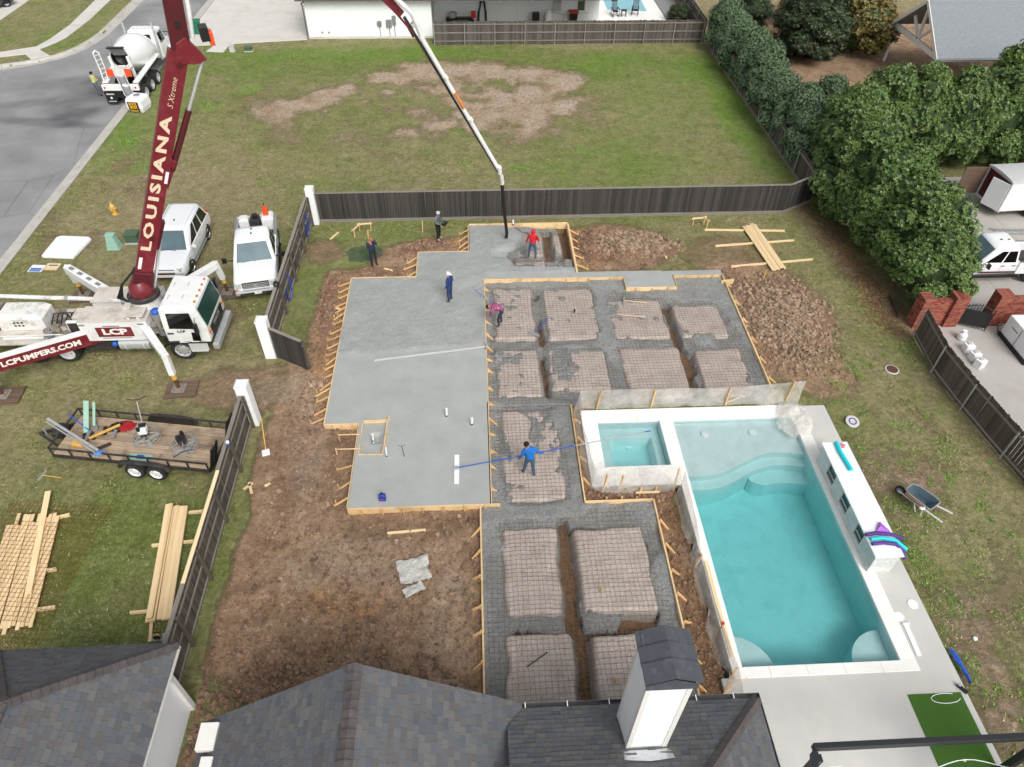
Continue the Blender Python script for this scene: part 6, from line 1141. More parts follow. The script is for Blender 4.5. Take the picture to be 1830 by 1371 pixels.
for s_, q, w_, h_ in ((.9, -.2, .55, .13), (LB*.52, .26, .5, .12)): b1c = bface(s_, q, .004); MB().add([b1c+dv*a*w_/2+xh*b*h_/2 for a, b in ((-1, -1), (1, -1), (1, 1), (-1, 1))], [(0, 1, 2, 3)]).build('sticker', MAT['white'], b1)
for s_, q, r_ in ((LB-.05, .08, .15), (LB-.05, .08, .08), (2.1, .1, .12), (.1, 0, .18), (LB*.56, .42, .08)): MB().tube(bface(s_, q, -.05), bface(s_, q, .02+.02*(r_ < .1)), r_, 18).build('pin_boss', MAT['maroon_dk'], b1, smooth=True)
kn = pb(MB().beam(K0-dv*.8+V((0, 0, -.1)), K0+dv*.5, .5, .78, up=bnf.cross(dv)), 'boom_base', 'maroon_dk', bevel=.06); pb(MB().lathe([(.5, 2.9), (.52, 3.0), (.45, 3.3), (.3, 3.5)], 20, Matrix.Translation((-14.45, 25.2, 0))), 'turret', 'maroon', smooth=True)
pb(MB().prism([(0, 0), (.5, 0), (.25, .6)], 0, .1), 'spare', 'maroon') if False else None
ca, cbp = bface(.6, .5, -.2), bface(2.6, .4, -.2); pb(MB().tube(K0+V((.3, .15, -.5)), bface(2.0, .44, -.2), .07, 12), 'lift_rod', 'chrome', smooth=True); pb(MB().beam(bface(1.6, .3, -.2), bface(2.9, .35, -.2), .26, .3), 'lift_bracket', 'maroon_dk', bevel=.03)
br0 = bface(LB*.55, .45, -.2); br1 = bface(LB*.77, .95, -.2); kl = K1+xh*.85+dv*.35
pb(MB().tube(br0, br0.lerp(kl, .55), .12, 14), 'boom_cylinder', 'maroon_dk', smooth=True); pb(MB().tube(br0.lerp(kl, .55), kl, .06, 12), 'cylinder_rod', 'chrome', smooth=True); pb(MB().beam(bface(LB*.47, .25, -.2), bface(LB*.6, .4, -.2), .3, .32), 'cylinder_bracket', 'maroon', bevel=.04)
pb(MB().add([K1+bnf*s_*.185+q for s_ in (-1, 1) for q in (-xh*.05-dv*.1, xh*.65+dv*.1, xh*.95+dv*.35, xh*.7+dv*.55, xh*.1+dv*.9, -xh*.15+dv*.6)], [(0, 1, 2, 3, 4, 5), (11, 10, 9, 8, 7, 6)]+[(i, 6+i, 6+(i+1) % 6, (i+1) % 6) for i in range(6)]), 'knuckle', 'maroon', bevel=.02)
K1b = K1+dv*.4+xh*.1; d2 = (K2-K1b).normalized(); b2_ = pb(MB().beam(K1b, K2, .3, .66, up=bnf.cross(d2), w2=.28, h2=.5), 'boom_section', 'maroon_dk', bevel=.02)
for s_ in (.9, 2.2): MB().tube(K1b+d2*s_+bnf*.15, K1b+d2*s_+bnf*.23, .09, 12).build('pin_boss', MAT['black'], b2_)
pb(MB().path([K1+bnf*-.1+xh*.4+dv*.9, K1b+d2*1.5+xh*.5, K1b+d2*5+xh*.45, K2+xh*.4], .09, 10), 'delivery_pipe', 'white', smooth=True)
K3a = K3+V((-.1, 0, .1)); d3 = (K3a-K2).normalized(); pb(MB().beam(K2, K3a, .26, .45, up=bnf.cross(d3), w2=.2, h2=.3), 'boom_section', 'maroon', bevel=.02)
bx = pb(MB().cbox(K1+xh*.72+dv*1.2, (.3, .45, .5), .4), 'control_box', 'black', bevel=.02); pb(MB().cbox(K1+xh*.92+dv*1.08+V((.05, .05, 0)), (.16, .4, .48), .4), 'control_box_lid', 'orange', bevel=.02)
d4 = (K4-K3).normalized(); pb(MB().beam(K3, K4, .07, .12, up=bnf.cross(d4), w2=.06, h2=.09), 'boom_section', 'dark', bevel=.01); off = bnf*.16+V((.1, .05, .1))
pb(MB().path([K2+off*2, K3+off*1.6+d3*-1.2, K3+off*2.0, K3+off*1.6+d4*.5, K3+off+d4*1.2, K4+off*.6], .1, 12), 'delivery_pipe', 'white', smooth=True)
L4 = (K4-K3).length
for u in (.05, .12, .35, .62, .97): q = K3+d4*L4*u+off; pb(MB().tube(q-d4*.08, q+d4*.08, .12, 12), 'pipe_clamp', 'white_worn', smooth=True)
pb(MB().tube(K3+off+d4*L4*.44, K3+off+d4*L4*.54, .104, 12), 'rusty_pipe_section', 'orange2' if 'orange2' in MAT else 'rust', smooth=True)
pb(MB().path([K4+off*.4, K4+d4*.25+off*.3, K4+d4*.4+V((.05, 0, -.25)), K4+V((.2, .08, -.7))], .1, 12), 'end_elbow', 'white_worn', smooth=True); pb(MB().path([K4+V((.2, .08, -.6)), K4.lerp(tip, .5)+V((.06, 0, 0)), tip+V((.02, 0, .3)), tip], .085, 12), 'end_hose', 'black', smooth=True)
pb(MB().path([K3+V((-.6, 0, 1.1)), K3+V((-.35, 0, .2)), K3+V((.1, 0, -.35)), K3+d4*.9-off*.6], .045, 8), 'linkage', 'maroon', smooth=True)
for i in range(3): pb(MB().path([(-14.9, 25.0+.1*i, 2.2), (-15.15-.1*i, 24.8, 2.9), (-15.0, 24.9, 3.5), K0+dv*.6-xh*.3], .05, 8), 'hydraulic_hose', 'black', smooth=True)
# ============================================================ MIXER TRUCK (faces +Y, seen from behind)
mx_ = thing('mixer_truck', 'white concrete mixer truck backed along the kerb', 'mixer truck', (-24.75, 51.2, -.08), R(90))   # local x forward
def mp(mb, name, mat, parent=None, **k): return mb.build(name, [MAT[m] for m in mat] if isinstance(mat, (list, tuple)) else MAT[mat], parent or mx_, **k)
mp(MB().box(0.2, 9.3, -.45, -.3, .75, 1.05).box(.2, 9.3, .3, .45, .75, 1.05), 'chassis', 'dark')
axm = Matrix.Translation((1.55, 0, 2.75)) @ Matrix.Rotation(R(90+12), 4, 'Y')
dr = mp(MB().lathe([(.62, 0), (.66, .05), (.9, .9), (1.2, 2.0), (1.26, 2.7), (1.2, 3.4), (.95, 4.3), (.55, 4.9), (.3, 5.0)], 32, axm, cap=False), 'drum', 'white_clean', smooth=60); mp(MB().lathe([(.6, .03), (.55, .5), (.1, .8)], 24, axm, cap=False), 'drum_mouth', 'black', dr, smooth=True); mp(MB().lathe([(.69, -.02), (.69, .08), (.61, .08), (.61, -.02)], 32, axm, cap=False), 'drum_ring', 'white', dr)
MBf = MB().pane((1.5, -.4, 3.1), (1.5, .4, 3.1), (1.75, .4, 3.45), (1.75, -.4, 3.45), 0, 1, 0, 1); fl = mp(MB().add([(1.42, .52, 3.4), (1.42, -.52, 3.4), (1.7, -.45, 2.85), (1.7, .45, 2.85)], [(0, 1, 2, 3)]), 'charge_plate', 'grey'); text('STOP', .2, fl, MAT['red'], (1.5, 0, 3.2), (0, -1, 0), (-.4, 0, .9), width=.5) if False else None
mp(MB().box(1.2, 1.5, -.55, .55, 3.42, 3.5), 'mouth_rim', 'black'); lamp = mp(MB().cbox((1.62, .12, 3.1), (.02, .4, .1)), 'red_print', 'red')
mp(MB().loft([[V((x, y, z)) for x, y in ((.7, -.7), (.7, .7), (1.5, .75), (1.5, -.75))] for z in (2.2, 2.25)]+[[V((x, y, 1.55)) for x, y in ((.75, -.3), (.75, .3), (1.3, .3), (1.3, -.3))]]), 'hopper', 'white_worn', bevel=.03)
for s_ in (-1, 1): mp(MB().beam((1.6, s_*.62, 1.0), (1.35, s_*.62, 2.9), .14, .2), 'stand', 'white', bevel=.02); mp(MB().cbox((.62, s_*.62, 2.05), (.06, .42, .5), 0), 'warning_sign', 'orange')
c0, c1 = V((.75, .05, 1.75)), V((-.75, -.8, .95)); cdv = (c1-c0).normalized(); cs = V((0, 0, 1)).cross(cdv).normalized(); cu_ = cdv.cross(cs)
mp(MB().loft([[p+cs*.3*math.sin(a)+cu_*(.22-.3*math.cos(a)) for a in np.linspace(-1.45, 1.45, 9)]+[p+cs*.27*math.sin(a)+cu_*(.23-.27*math.cos(a)) for a in np.linspace(1.45, -1.45, 9)] for p in (c0, c0.lerp(c1, .5), c1)]), 'chute', ['white'], smooth=True); mp(MB().loft([[p+cs*.255*math.sin(a)+cu_*(.235-.255*math.cos(a)) for a in np.linspace(-1.3, 1.3, 9)] for p in (c0, c0.lerp(c1, .98))], False, False), 'chute_liner', 'grey', smooth=True)
for u in (.33, .7): q = c0.lerp(c1, u); mp(MB().loft([[p+cs*.32*math.sin(a)+cu_*(.24-.32*math.cos(a)) for a in np.linspace(-1.5, 1.5, 9)] for p in (q, q+cdv*.06)], False, False), 'chute_band', 'white')
mp(MB().box(-.02, .25, -1.25, 1.25, 1.05, 1.45), 'rear_bumper', 'white', bevel=.03); mp(MB().box(.03, .2, -1.2, 1.2, .55, 1.04), 'rear_panel', 'black')
for s_ in (-1, 1):
    f_ = mp(MB().box(.0, .02, s_*.85-.38, s_*.85+.38, .15, .98), 'mud_flap', 'black'); MB().box(-.008, -.002, s_*.85-.27, s_*.85+.27, .77, .86).build('print_line', MAT['ltgrey'], f_); MB().box(-.008, -.002, s_*.85-.27, s_*.85+.27, .28, .34).build('print_line', MAT['ltgrey'], f_); MB().add([(-.006, s_*.85+.12*math.sin(k*.628)*(1 if k % 2 == 0 else .42), .55+.12*math.cos(k*.628)*(1 if k % 2 == 0 else .42)) for k in range(10)], [tuple(range(10))]).build('star', MAT['letter_w'], f_)
    mp(MB().lathe([(.07, 0), (.06, .02)], 12, Matrix.Translation((-.03, s_*1.05, 1.27)) @ Matrix.Rotation(R(-90), 4, 'Y')), 'tail_light', 'red'); mp(MB().beam((.3, s_*1.05, 1.5), (5.0, s_*1.15, 1.75), .42, .08), 'fender', 'white', bevel=.02)
    for x in (1.1, 2.45, 3.8): wheel(mx_, x, s_*.95, .52, .28, s_, 'chrome', True)
    wheel(mx_, 8.3, s_*1.02, .52, .3, s_, 'chrome')
mp(MB().cbox((-.12, -.35, .95), (.2, .35, .3)), 'orange_cone', 'orange', bevel=.05)
mcab = mp(MB().loft([[V((x, y, z)) for x, y in ((a, -h), (b, -h), (b, h), (a, h))] for a, b, h, z in ((6.2, 7.6, 1.15, 1.0), (6.2, 7.65, 1.15, 1.9), (6.25, 7.35, 1.02, 2.9), (6.4, 7.2, .9, 3.0))]), 'cab', 'white_clean', bevel=.04); mp(MB().box(6.19, 6.2, -.6, .6, 2.1, 2.7), 'rear_window', 'dkglass', mcab)
for s_ in (-1, 1): mp(MB().add([(6.45, s_*1.14, 2.0), (7.45, s_*1.14, 2.0), (7.3, s_*1.05, 2.75), (6.45, s_*1.05, 2.75)], [(0, 1, 2, 3) if s_ < 0 else (3, 2, 1, 0)]), 'side_window', 'dkglass', mcab); mp(MB().beam((7.5, s_*1.1, 2.5), (7.6, s_*1.5, 2.45), .04, .04).cbox((7.6, s_*1.55, 2.2), (.1, .2, .5)), 'mirror', 'black', mcab); mp(MB().tube((6.0, s_*1.05, 1.0), (6.0, s_*1.05, 3.6), .08, 12), 'exhaust_stack', 'chrome', smooth=True)
mp(MB().loft([[V((x, y, z)) for y, z in ((-h, .9), (-h, zt-.15), (-h*.8, zt), (h*.8, zt), (h, zt-.15), (h, .9))] for x, h, zt in ((7.5, 1.0, 1.95), (8.6, .9, 1.8), (9.3, .8, 1.6))]), 'bonnet', 'white_clean', smooth=30)
for s_ in (-1, 1): mp(MB().path([(7.7, s_*1.02, .9), (7.9, s_*1.02, 1.15), (8.3, s_*1.02, 1.25), (8.8, s_*1.02, 1.1)], .16, 8), 'front_fender', 'white_clean', smooth=True)
mp(MB().path([(.6, 1.25, 3.4), (.6, 1.2, 2.2), (.4, 1.15, 1.5)], .04, 8), 'ladder_stile', 'white'); mp(MB().path([(.9, 1.0, 3.3), (.9, .98, 2.2), (.7, .95, 1.5)], .04, 8), 'ladder_stile', 'white'); mp(MB().path([(.6, 1.25, 3.4), (.75, 1.12, 3.5), (.9, 1.0, 3.3)], .05, 8), 'ladder_hoop', 'white')
for k in range(6): mp(MB().tube((.6-.01*k, 1.2, 3.2-.3*k), (.9-.01*k, .99, 3.2-.3*k), .02, 6), 'rung', 'white')
for k in range(7): mp(MB().cbox((6.5, -.8+.27*k, 3.05), (.05, .04, .1)), 'beacon', 'chrome')
# washout sack beside the mixer
rb = thing('washout_box', 'white cube washout sack with a black and yellow panel beside the mixer', 'washout box', (*G(252, 196, 0)[:2], 0), R(-12))
mb = MB().loft([[V((s_*a, t_*a, z)) for s_, t_ in ((-1, -1), (1, -1), (1, 1), (-1, 1))] for a, z in ((.52, 0), (.6, .35), (.58, .8), (.5, 1.0))]); mb.build('sack', MAT['white_clean'], rb, bevel=.06); MB().tube((0, .1, .99), (0, .1, 1.02), .22, 14).build('sack_opening', MAT['grey'], rb)
pn = MB().box(-.42, .36, -.625, -.612, .1, .78).build('panel', MAT['black'], rb); text('ROCK', .24, pn, MAT['letter_y'], (-.03, -.632, .64), (1, 0, 0), (0, 0, 1), bold=.012, width=.6); text('BOX', .26, pn, MAT['letter_y'], (-.03, -.632, .42), (1, 0, 0), (0, 0, 1), bold=.014, width=.58); MB().box(-.35, .28, -.63, -.626, .2, .24).build('print_line', MAT['letter_y'], pn); MB().box(-.35, .28, -.63, -.626, .13, .16).build('print_line', MAT['letter_y'], pn)
# ============================================================ TREES
def crown_mesh(name, seed, mat, rx, rz, nb=22, nros=2600, leaf=.2, lw=.36, flat=.6):
    rn = np.random.default_rng(seed); blobs = []
    for i in range(nb):
        a = rn.uniform(0, 6.28); v = rn.uniform(-.95, .98); r_ = math.sqrt(max(0, 1-v*v))*rn.uniform(.5, .8)*(1.02-.3*v); blobs.append((rx*r_*math.cos(a), rx*r_*math.sin(a), rz*v*.78, rn.uniform(.2, .4)*rx))
    B = np.array(blobs); N = nros*6; i = rn.integers(nb, size=N); d = rn.normal(size=(N, 3)); d /= np.linalg.norm(d, axis=1)[:, None]; d[:, 2] = d[:, 2]*.85+.1
    p = B[i, :3]+d*(B[i, 3]*rn.uniform(.9, 1.08, N))[:, None]; dd = np.linalg.norm(p[:, None, :]-B[None, :, :3], axis=2)-B[None, :, 3]*.82; dd[np.arange(N), i] = 9
    ok = np.where((dd > 0).all(1))[0][:nros]; p = p[ok]; d = d[ok]; N = len(ok)
    nz = lambda v: v/np.linalg.norm(v, axis=-1, keepdims=True)
    n = nz(d+rn.normal(size=(N, 3))*.25+np.array([0, 0, .35])); u = nz(np.cross(n, [.3, .5, .8])); w = np.cross(n, u); m = 6
    a = (rn.uniform(0, 6.28, (N, 1))+np.arange(m)*6.283/m+rn.uniform(-.3, .3, (N, m)))[..., None]; L_ = (leaf*rn.uniform(.7, 1.25, (N, m)))[..., None]; ln = rn.uniform(.15, .8, (N, m))[..., None]
    e = u[:, None]*np.cos(a)+w[:, None]*np.sin(a); nn_ = np.repeat(n[:, None], m, 1); sd_ = np.cross(nn_, e); o = e*(1-ln*.5)+nn_*ln; P0 = np.repeat(p[:, None], m, 1)
    Q = np.stack([P0, P0+o*L_*.5+sd_*L_*lw*.5, P0+o*L_-nn_*L_*.12*flat, P0+o*L_*.5-sd_*L_*lw*.5], 2).reshape(-1, 3); nf = N*m
    me = bpy.data.meshes.new(name); me.vertices.add(nf*4); me.vertices.foreach_set('co', Q.ravel()); me.loops.add(nf*4); me.loops.foreach_set('vertex_index', np.arange(nf*4)); me.polygons.add(nf); me.polygons.foreach_set('loop_start', np.arange(0, nf*4, 4)); me.polygons.foreach_set('loop_total', np.full(nf, 4)); me.update(calc_edges=True); me.materials.append(MAT[mat])
    bt = rn.random((N, 1)); tone = np.repeat(np.clip(bt*.6+rn.random((N, m))*.4, 0, 1).reshape(-1), 4); ft = np.repeat(rn.random((N, 1)), m, 1).reshape(-1); tip = np.zeros((nf, 4)); tip[:, 1:] = np.where(ft > .62, ft, 0)[:, None]
    for nme, dat in (('tone', tone), ('tip', tip.ravel())): me.attributes.new(nme, 'FLOAT', 'POINT').data.foreach_set('value', dat.astype(np.float32))
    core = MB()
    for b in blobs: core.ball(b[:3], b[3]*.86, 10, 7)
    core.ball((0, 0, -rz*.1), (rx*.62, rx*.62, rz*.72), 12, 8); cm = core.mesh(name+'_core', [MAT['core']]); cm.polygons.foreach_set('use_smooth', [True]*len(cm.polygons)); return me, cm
VAR = {'leaf': [crown_mesh('crown', s, 'leaf', 2.1, 3.0, 58, 4600, .19) for s in (1, 2, 3)], 'leaf_blue': [crown_mesh('crown', s, 'leaf_blue', 1.9, 2.2, 44, 4000, .14) for s in (4, 5)],
       'leaf_dark': [crown_mesh('crown', 6, 'leaf_dark', 2.2, 2.6, 44, 3000, .2)], 'leaf_brown': [crown_mesh('crown', 7, 'leaf_brown', 2.0, 2.4, 40, 2400, .2)], 'leaf_lime': [crown_mesh('crown', 8, 'leaf_lime', 1.8, 2.6, 36, 2400, .22)]}
_tn = 0
def tree(kind, x, y, rx, h, label, group=None, zb=-.35):
    global _tn; _tn += 1; cm, core = VAR[kind][_tn % len(VAR[kind])]; base = {'leaf': (2.1, 3.0), 'leaf_blue': (1.9, 2.2), 'leaf_dark': (2.2, 2.6), 'leaf_brown': (2.0, 2.4), 'leaf_lime': (1.8, 2.6)}[kind]
    t = thing('tree', label, 'tree', (x, y, 0), group=group); zc = (h+zb)/2; rz = (h-zb)/2; sc = (rx/base[0]*.93, rx/base[0]*.93, rz/base[1]*.95); a = random.uniform(0, 6.28)
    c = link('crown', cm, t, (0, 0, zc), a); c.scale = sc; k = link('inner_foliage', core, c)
    mb = MB().tube((0, 0, -.2), (0, 0, zc), .14, 8, .09)
    for i in range(5): q = i*1.26+a; mb.tube((0, 0, zc*.5+.1*i), (rx*.6*math.cos(q), rx*.6*math.sin(q), zc+rz*.2), .06, 6, .02)
    mb.build('trunk', MAT['bark'], t, smooth=True); return t
GE = 'glossy evergreen trees along the back drive'
for i, (x, y, r_, h, lb) in enumerate([(21.9, 27.2, 1.95, 4.3, 'glossy evergreen tree over the iron railing, beside the brick corner'), (22.1, 29.5, 2.35, 5.5, 'glossy evergreen tree covering the pickup bonnet'), (21.6, 32.0, 2.4, 5.8, 'glossy evergreen tree beyond the bend of the drive edge, behind the lumber stack'), (21.2, 34.7, 2.4, 6.0, 'glossy evergreen tree at the end of the dark back fence'), (21.6, 37.2, 2.3, 6.0, 'glossy evergreen tree just past the back fence end'), (22.4, 39.6, 2.3, 6.0, 'tall glossy evergreen where the two tree rows meet')]): tree('leaf', x, y, r_, h, lb)
for i, (x, y, r_, h) in enumerate([(24.9, 41.4, 2.2, 6.4), (27.3, 41.2, 2.3, 6.5), (29.8, 41.1, 2.3, 6.2), (32.3, 41.0, 2.3, 6.4), (34.9, 40.8, 2.3, 6.1), (37.4, 40.8, 2.3, 6.2)]): tree('leaf', x, y, r_, h, 'evergreen tree in the dense row behind the cargo trailer', 'evergreen row behind the cargo trailer')
for i in range(9): tree('leaf_blue', 20.75+.25*math.sin(i*2), 41.2+i*2.45, 1.75, 3.9+.35*math.sin(i*1.7), 'grey-green hedge tree overhanging the vacant lot fence', 'grey-green hedge beside the vacant lot')
for x, y in ((23.6, 43.6), (23.8, 46.4)): tree('leaf_blue', x, y, 1.7, 3.6, 'grey-green bush just behind the hedge row', 'bushes behind the hedge row')
tree('leaf_dark', 27.3, 59.5, 3.6, 5.4, 'broad dark tree behind the hedge row', None); tree('leaf_brown', 31.4, 60.0, 3.0, 5.2, 'tan autumn tree beside the white gazebo truss'); tree('leaf_brown', 30.0, 66.5, 3.0, 5.5, 'second autumn tree farther behind the gazebo'); tree('leaf_lime', 37.0, 47.6, 1.9, 5.6, 'fresh green tree in front of the grey gazebo roof'); tree('leaf_lime', 39.4, 48.0, 2.0, 5.0, 'fresh green tree at the far end of the gazebo eave'); tree('leaf_dark', 23.5, 65, 2.6, 4.2, 'dark shrub tree beyond the far fence corner')
# ---- gazebo
gzb = thing('gazebo', 'white timber gazebo with grey shingle roof behind the evergreens', 'gazebo', (36, 54, 0)); GO = V((-36, -54, 0))
def gzp(mb, name, mat, **k): return mb.build(name, MAT[mat], gzb, GO, **k)
ea, eb = G(1690, 96, 3.0), G(1607, 42, 3.0); x0 = 33.4; yn, yf, zr = 51.2, 58.2, 5.6; ym = (yn+yf)/2
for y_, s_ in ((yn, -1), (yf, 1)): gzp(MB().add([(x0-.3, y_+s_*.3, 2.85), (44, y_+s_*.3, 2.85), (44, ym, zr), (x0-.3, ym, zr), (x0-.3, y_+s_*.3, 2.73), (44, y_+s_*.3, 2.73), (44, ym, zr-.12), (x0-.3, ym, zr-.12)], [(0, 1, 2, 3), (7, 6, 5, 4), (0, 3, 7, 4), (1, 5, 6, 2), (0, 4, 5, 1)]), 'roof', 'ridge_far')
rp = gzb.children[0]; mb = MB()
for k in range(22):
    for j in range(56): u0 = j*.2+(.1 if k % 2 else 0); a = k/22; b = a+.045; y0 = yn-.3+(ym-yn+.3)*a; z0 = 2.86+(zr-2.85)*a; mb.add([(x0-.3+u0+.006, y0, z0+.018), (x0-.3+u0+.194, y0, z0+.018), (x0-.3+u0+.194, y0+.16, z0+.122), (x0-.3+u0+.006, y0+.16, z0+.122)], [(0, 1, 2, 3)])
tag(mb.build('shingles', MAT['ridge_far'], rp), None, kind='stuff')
for y_, s_ in ((yn, 1), (yf, -1)): gzp(MB().beam((x0-.33, y_-s_*.3, 2.75), (x0-.33, ym, zr-.08), .05, .24), 'barge_board', 'trim'); gzp(MB().box(x0-.1, x0+.1, y_-.1, y_+.1, 0, 2.7), 'post', 'trim'); gzp(MB().beam((x0, ym, 2.9), (x0, ym-s_*1.4, 4.1), .16, .16), 'strut', 'trim')
gzp(MB().beam((x0, yn, 2.75), (x0, yf, 2.75), .22, .36), 'tie_beam', 'trim'); gzp(MB().box(x0-.08, x0+.08, ym-.1, ym+.1, 2.93, zr-.15), 'king_post', 'trim'); gzp(MB().box(x0, 44, yn-.1, yn+.1, 2.55, 2.8), 'eave_beam', 'trim'); gzp(MB().box(43.8, 44, yn-.1, yn+.1, 0, 2.6), 'post', 'trim'); gzp(MB().box(43.8, 44, yf-.1, yf+.1, 0, 2.6), 'post', 'trim')
# ---- white house at the far end of the vacant lot
wh = thing('white_house', 'white painted brick house at the far end of the vacant lot', 'house', (-8, 66, 0)); WO = V((8, -66, 0))
def wp(mb, name, mat, **k): return mb.build(name, MAT[mat], wh, WO, **k)
wp(MB().box(-13.8, -3.4, 64.05, 80, .18, 3.05), 'wall', 'stucco'); wp(MB().box(-13.82, -3.38, 64.03, 80, -.1, .18), 'foundation', 'concrete'); wp(MB().box(-3.38, 11.2, 67.6, 80, .18, 3.05), 'wall', 'stucco'); wp(MB().box(-3.38, 11.22, 67.58, 80, -.1, .18), 'foundation', 'concrete'); wp(MB().box(4.0, 11.21, 67.5, 67.6, .18, 3.04), 'wall', 'stucco')
mb = MB(); z = .2; r_ = 0
while z < 3.0:
    for a, b, y_ in ((-13.8, -3.4, 64.048), (-3.38, 4, 67.598), (4.02, 11.2, 67.498)):
        u = a+(.12 if r_ % 2 else 0)
        while u < b-.1: w_ = min(.38, b-u); mb.box(u+.006, u+w_-.006, y_-.006, y_, z+.006, z+.115); u += .38
    z += .125; r_ += 1
tag(mb.build('painted_bricks', MAT['stucco'], wh, WO), None, kind='stuff')
mb = MB().add([(-14.4, 63.4, 3.1), (11.8, 63.4, 3.1), (11.8, 80.6, 3.1), (-14.4, 80.6, 3.1), (-7, 72, 6.5), (5, 72, 6.5)], [(0, 1, 5, 4), (1, 2, 5), (2, 3, 4, 5), (3, 0, 4), (3, 2, 1, 0)]); wp(mb, 'roof', 'ridge')
wp(MB().path([(-13.7, 63.75, 3.0), (-13.95, 63.85, 2.8), (-13.9, 63.95, 2.6), (-13.9, 63.95, .25), (-13.9, 63.75, .12)], .05, 8), 'downspout', 'gutter'); wp(MB().box(-3.5, -3.4, 67.4, 67.5, .2, 3.0), 'downspout', 'gutter')
for px, py, w_, h_ in ((678, 42, .35, .4), (695, 42, .45, .6), (704, 36, .3, .7)): p = PY(px, py, 64.0); wp(MB().cbox((p.x, 63.97, p.z), (w_, .14, h_)), 'meter_box', 'grey', bevel=.02); wp(MB().tube((p.x, 63.99, .2), (p.x, 63.99, p.z-.2), .025, 6), 'conduit', 'grey')
for px, py in ((576, 58), (588, 58)): p = PY(px, py, 64.02); wp(MB().cbox((p.x, 64.02, p.z), (.14, .06, .1)), 'wall_vent', 'grey')
wp(MB().box(9.2, 10.0, 67.46, 67.5, 1.0, 2.8), 'window_frame', 'trim'); wp(MB().box(9.3, 9.9, 67.45, 67.46, 1.1, 2.7), 'window', 'util'); wp(MB().box(8.9, 10.3, 67.4, 67.5, .9, 1.0), 'window_sill', 'trim'); wp(MB().box(7.1, 7.8, 67.2, 67.5, 1.0, 1.9), 'ac_panel', 'ltgrey', bevel=.02)
p = PY(862, 38, 67.5); wp(MB().path([(p.x-.35, 67.4, .3), (p.x-.3, 67.4, 1.0), (p.x-.1, 67.4, 1.9), (p.x+.15, 67.4, 1.95), (p.x+.3, 67.4, 1.0), (p.x+.32, 67.4, .3)], .09, 8), 'black_hose', 'black')
def yard(name, label, cat, px, py, parts, y=66.8):
    p = PY(px, py, y); t = thing(name, label, cat, (p.x, y, 0))
    for nm, mb, m in parts: mb.build(nm, MAT[m], t, bevel=.02)
yard('wheelie_bin', 'black bin with red lid against the white house wall', 'bin', 1024, 38, [('body', MB().loft([[V((s_*a, t_*a, z)) for s_, t_ in ((-1, -1), (1, -1), (1, 1), (-1, 1))] for a, z in ((.27, .05), (.36, 1.15))]), 'black'), ('lid', MB().box(-.42, .42, -.42, .42, 1.16, 1.26), 'red'), ('wheel', MB().tube((-.3, .3, .12), (.3, .3, .12), .12, 10), 'rubber')])
yard('pool_filter', 'cream pool filter tank behind the far fence', 'filter', 980, 40, [('tank', MB().lathe([(.3, .1), (.35, .3), (.35, 1.0), (.2, 1.3), (.08, 1.4), (.06, 1.6)], 16), 'white'), ('pipe', MB().path([(.3, 0, 1.2), (.8, 0, 1.2), (1.5, 0, 1.1), (1.5, 0, .1)], .05, 8), 'white')]); yard('pool_pump', 'black pump case beside the cream filter', 'pump', 957, 45, [('case', MB().box(-.3, .3, -.25, .25, .0, 1.15), 'black'), ('base', MB().box(-.4, .4, -.35, .35, -.02, .0), 'ltgrey')])
yard('lawn_mower', 'grey garden machine with red engine against the wall', 'machine', 830, 42, [('frame', MB().box(-1.6, .8, -.2, .2, .6, .8), 'black'), ('engine', MB().box(.6, 1.0, -.25, .25, .8, 1.25), 'red'), ('bucket', MB().lathe([(.3, .8), (.4, 1.15), (.35, 1.2)], 12, Matrix.Translation((-1.0, 0, 0))), 'steel'), ('wheel', MB().tube((-1.3, -.3, .3), (-1.3, .3, .3), .3, 14).tube((.6, -.3, .3), (.6, .3, .3), .3, 14), 'rubber')])
slabpoly('far_patio', [(11.3, 66.6), (17.6, 66.6), (17.2, 90), (11.3, 90)], -.1, .04, MAT['coping'], 'white patio behind the far fence'); slabpoly('far_pool_water', [(12.6, 71), (16.2, 70.6), (16.4, 90), (12.6, 90)], .03, .06, mk('far_pool', rgb(128, 190, 200), .12, var=.05), 'pale blue pool on the far patio'); slabpoly('gravel_bed', [(17.7, 63.5), (19.4, 63.5), (19.4, 90), (17.3, 90)], -.1, .03, MAT['gravel'], 'grey gravel bed beside the far patio')
def chair(x, y, rz, label):
    t = thing('rocking_chair', label, 'chair', (x, y, .06), rz, 'black rocking chairs on the far patio')
    for i in range(6): MB().box(-.25, .25, -.25+i*.085, -.25+i*.085+.065, .4, .43).build('seat_slat', MAT['black'], t)
    for i in range(5): MB().beam((-.22+i*.11, .25, .42), (-.22+i*.11, .5, 1.15), .06, .02).build('back_slat', MAT['black'], t)
    MB().beam((-.3, .5, 1.15), (.3, .5, 1.15), .05, .08).build('top_rail', MAT['black'], t)
    for s_ in (-1, 1): MB().path([(s_*.28, -.45, .12), (s_*.28, -.2, .04), (s_*.28, .2, .04), (s_*.28, .6, .14)], .03, 6).build('rocker', MAT['black'], t); MB().box(s_*.28-.04, s_*.28+.04, -.3, .4, .62, .66).build('arm_rest', MAT['black'], t); MB().tube((s_*.28, -.25, .05), (s_*.28, -.25, .62), .025, 6).build('leg', MAT['black'], t); MB().tube((s_*.28, .3, .05), (s_*.28, .3, .62), .025, 6).build('leg', MAT['black'], t)
chair(*G(1099, 29, .05)[:2], R(10), 'black rocking chair on the far patio nearer the white house'); chair(*G(1134, 27, .05)[:2], R(-15), 'black rocking chair on the far patio turned toward the fence')
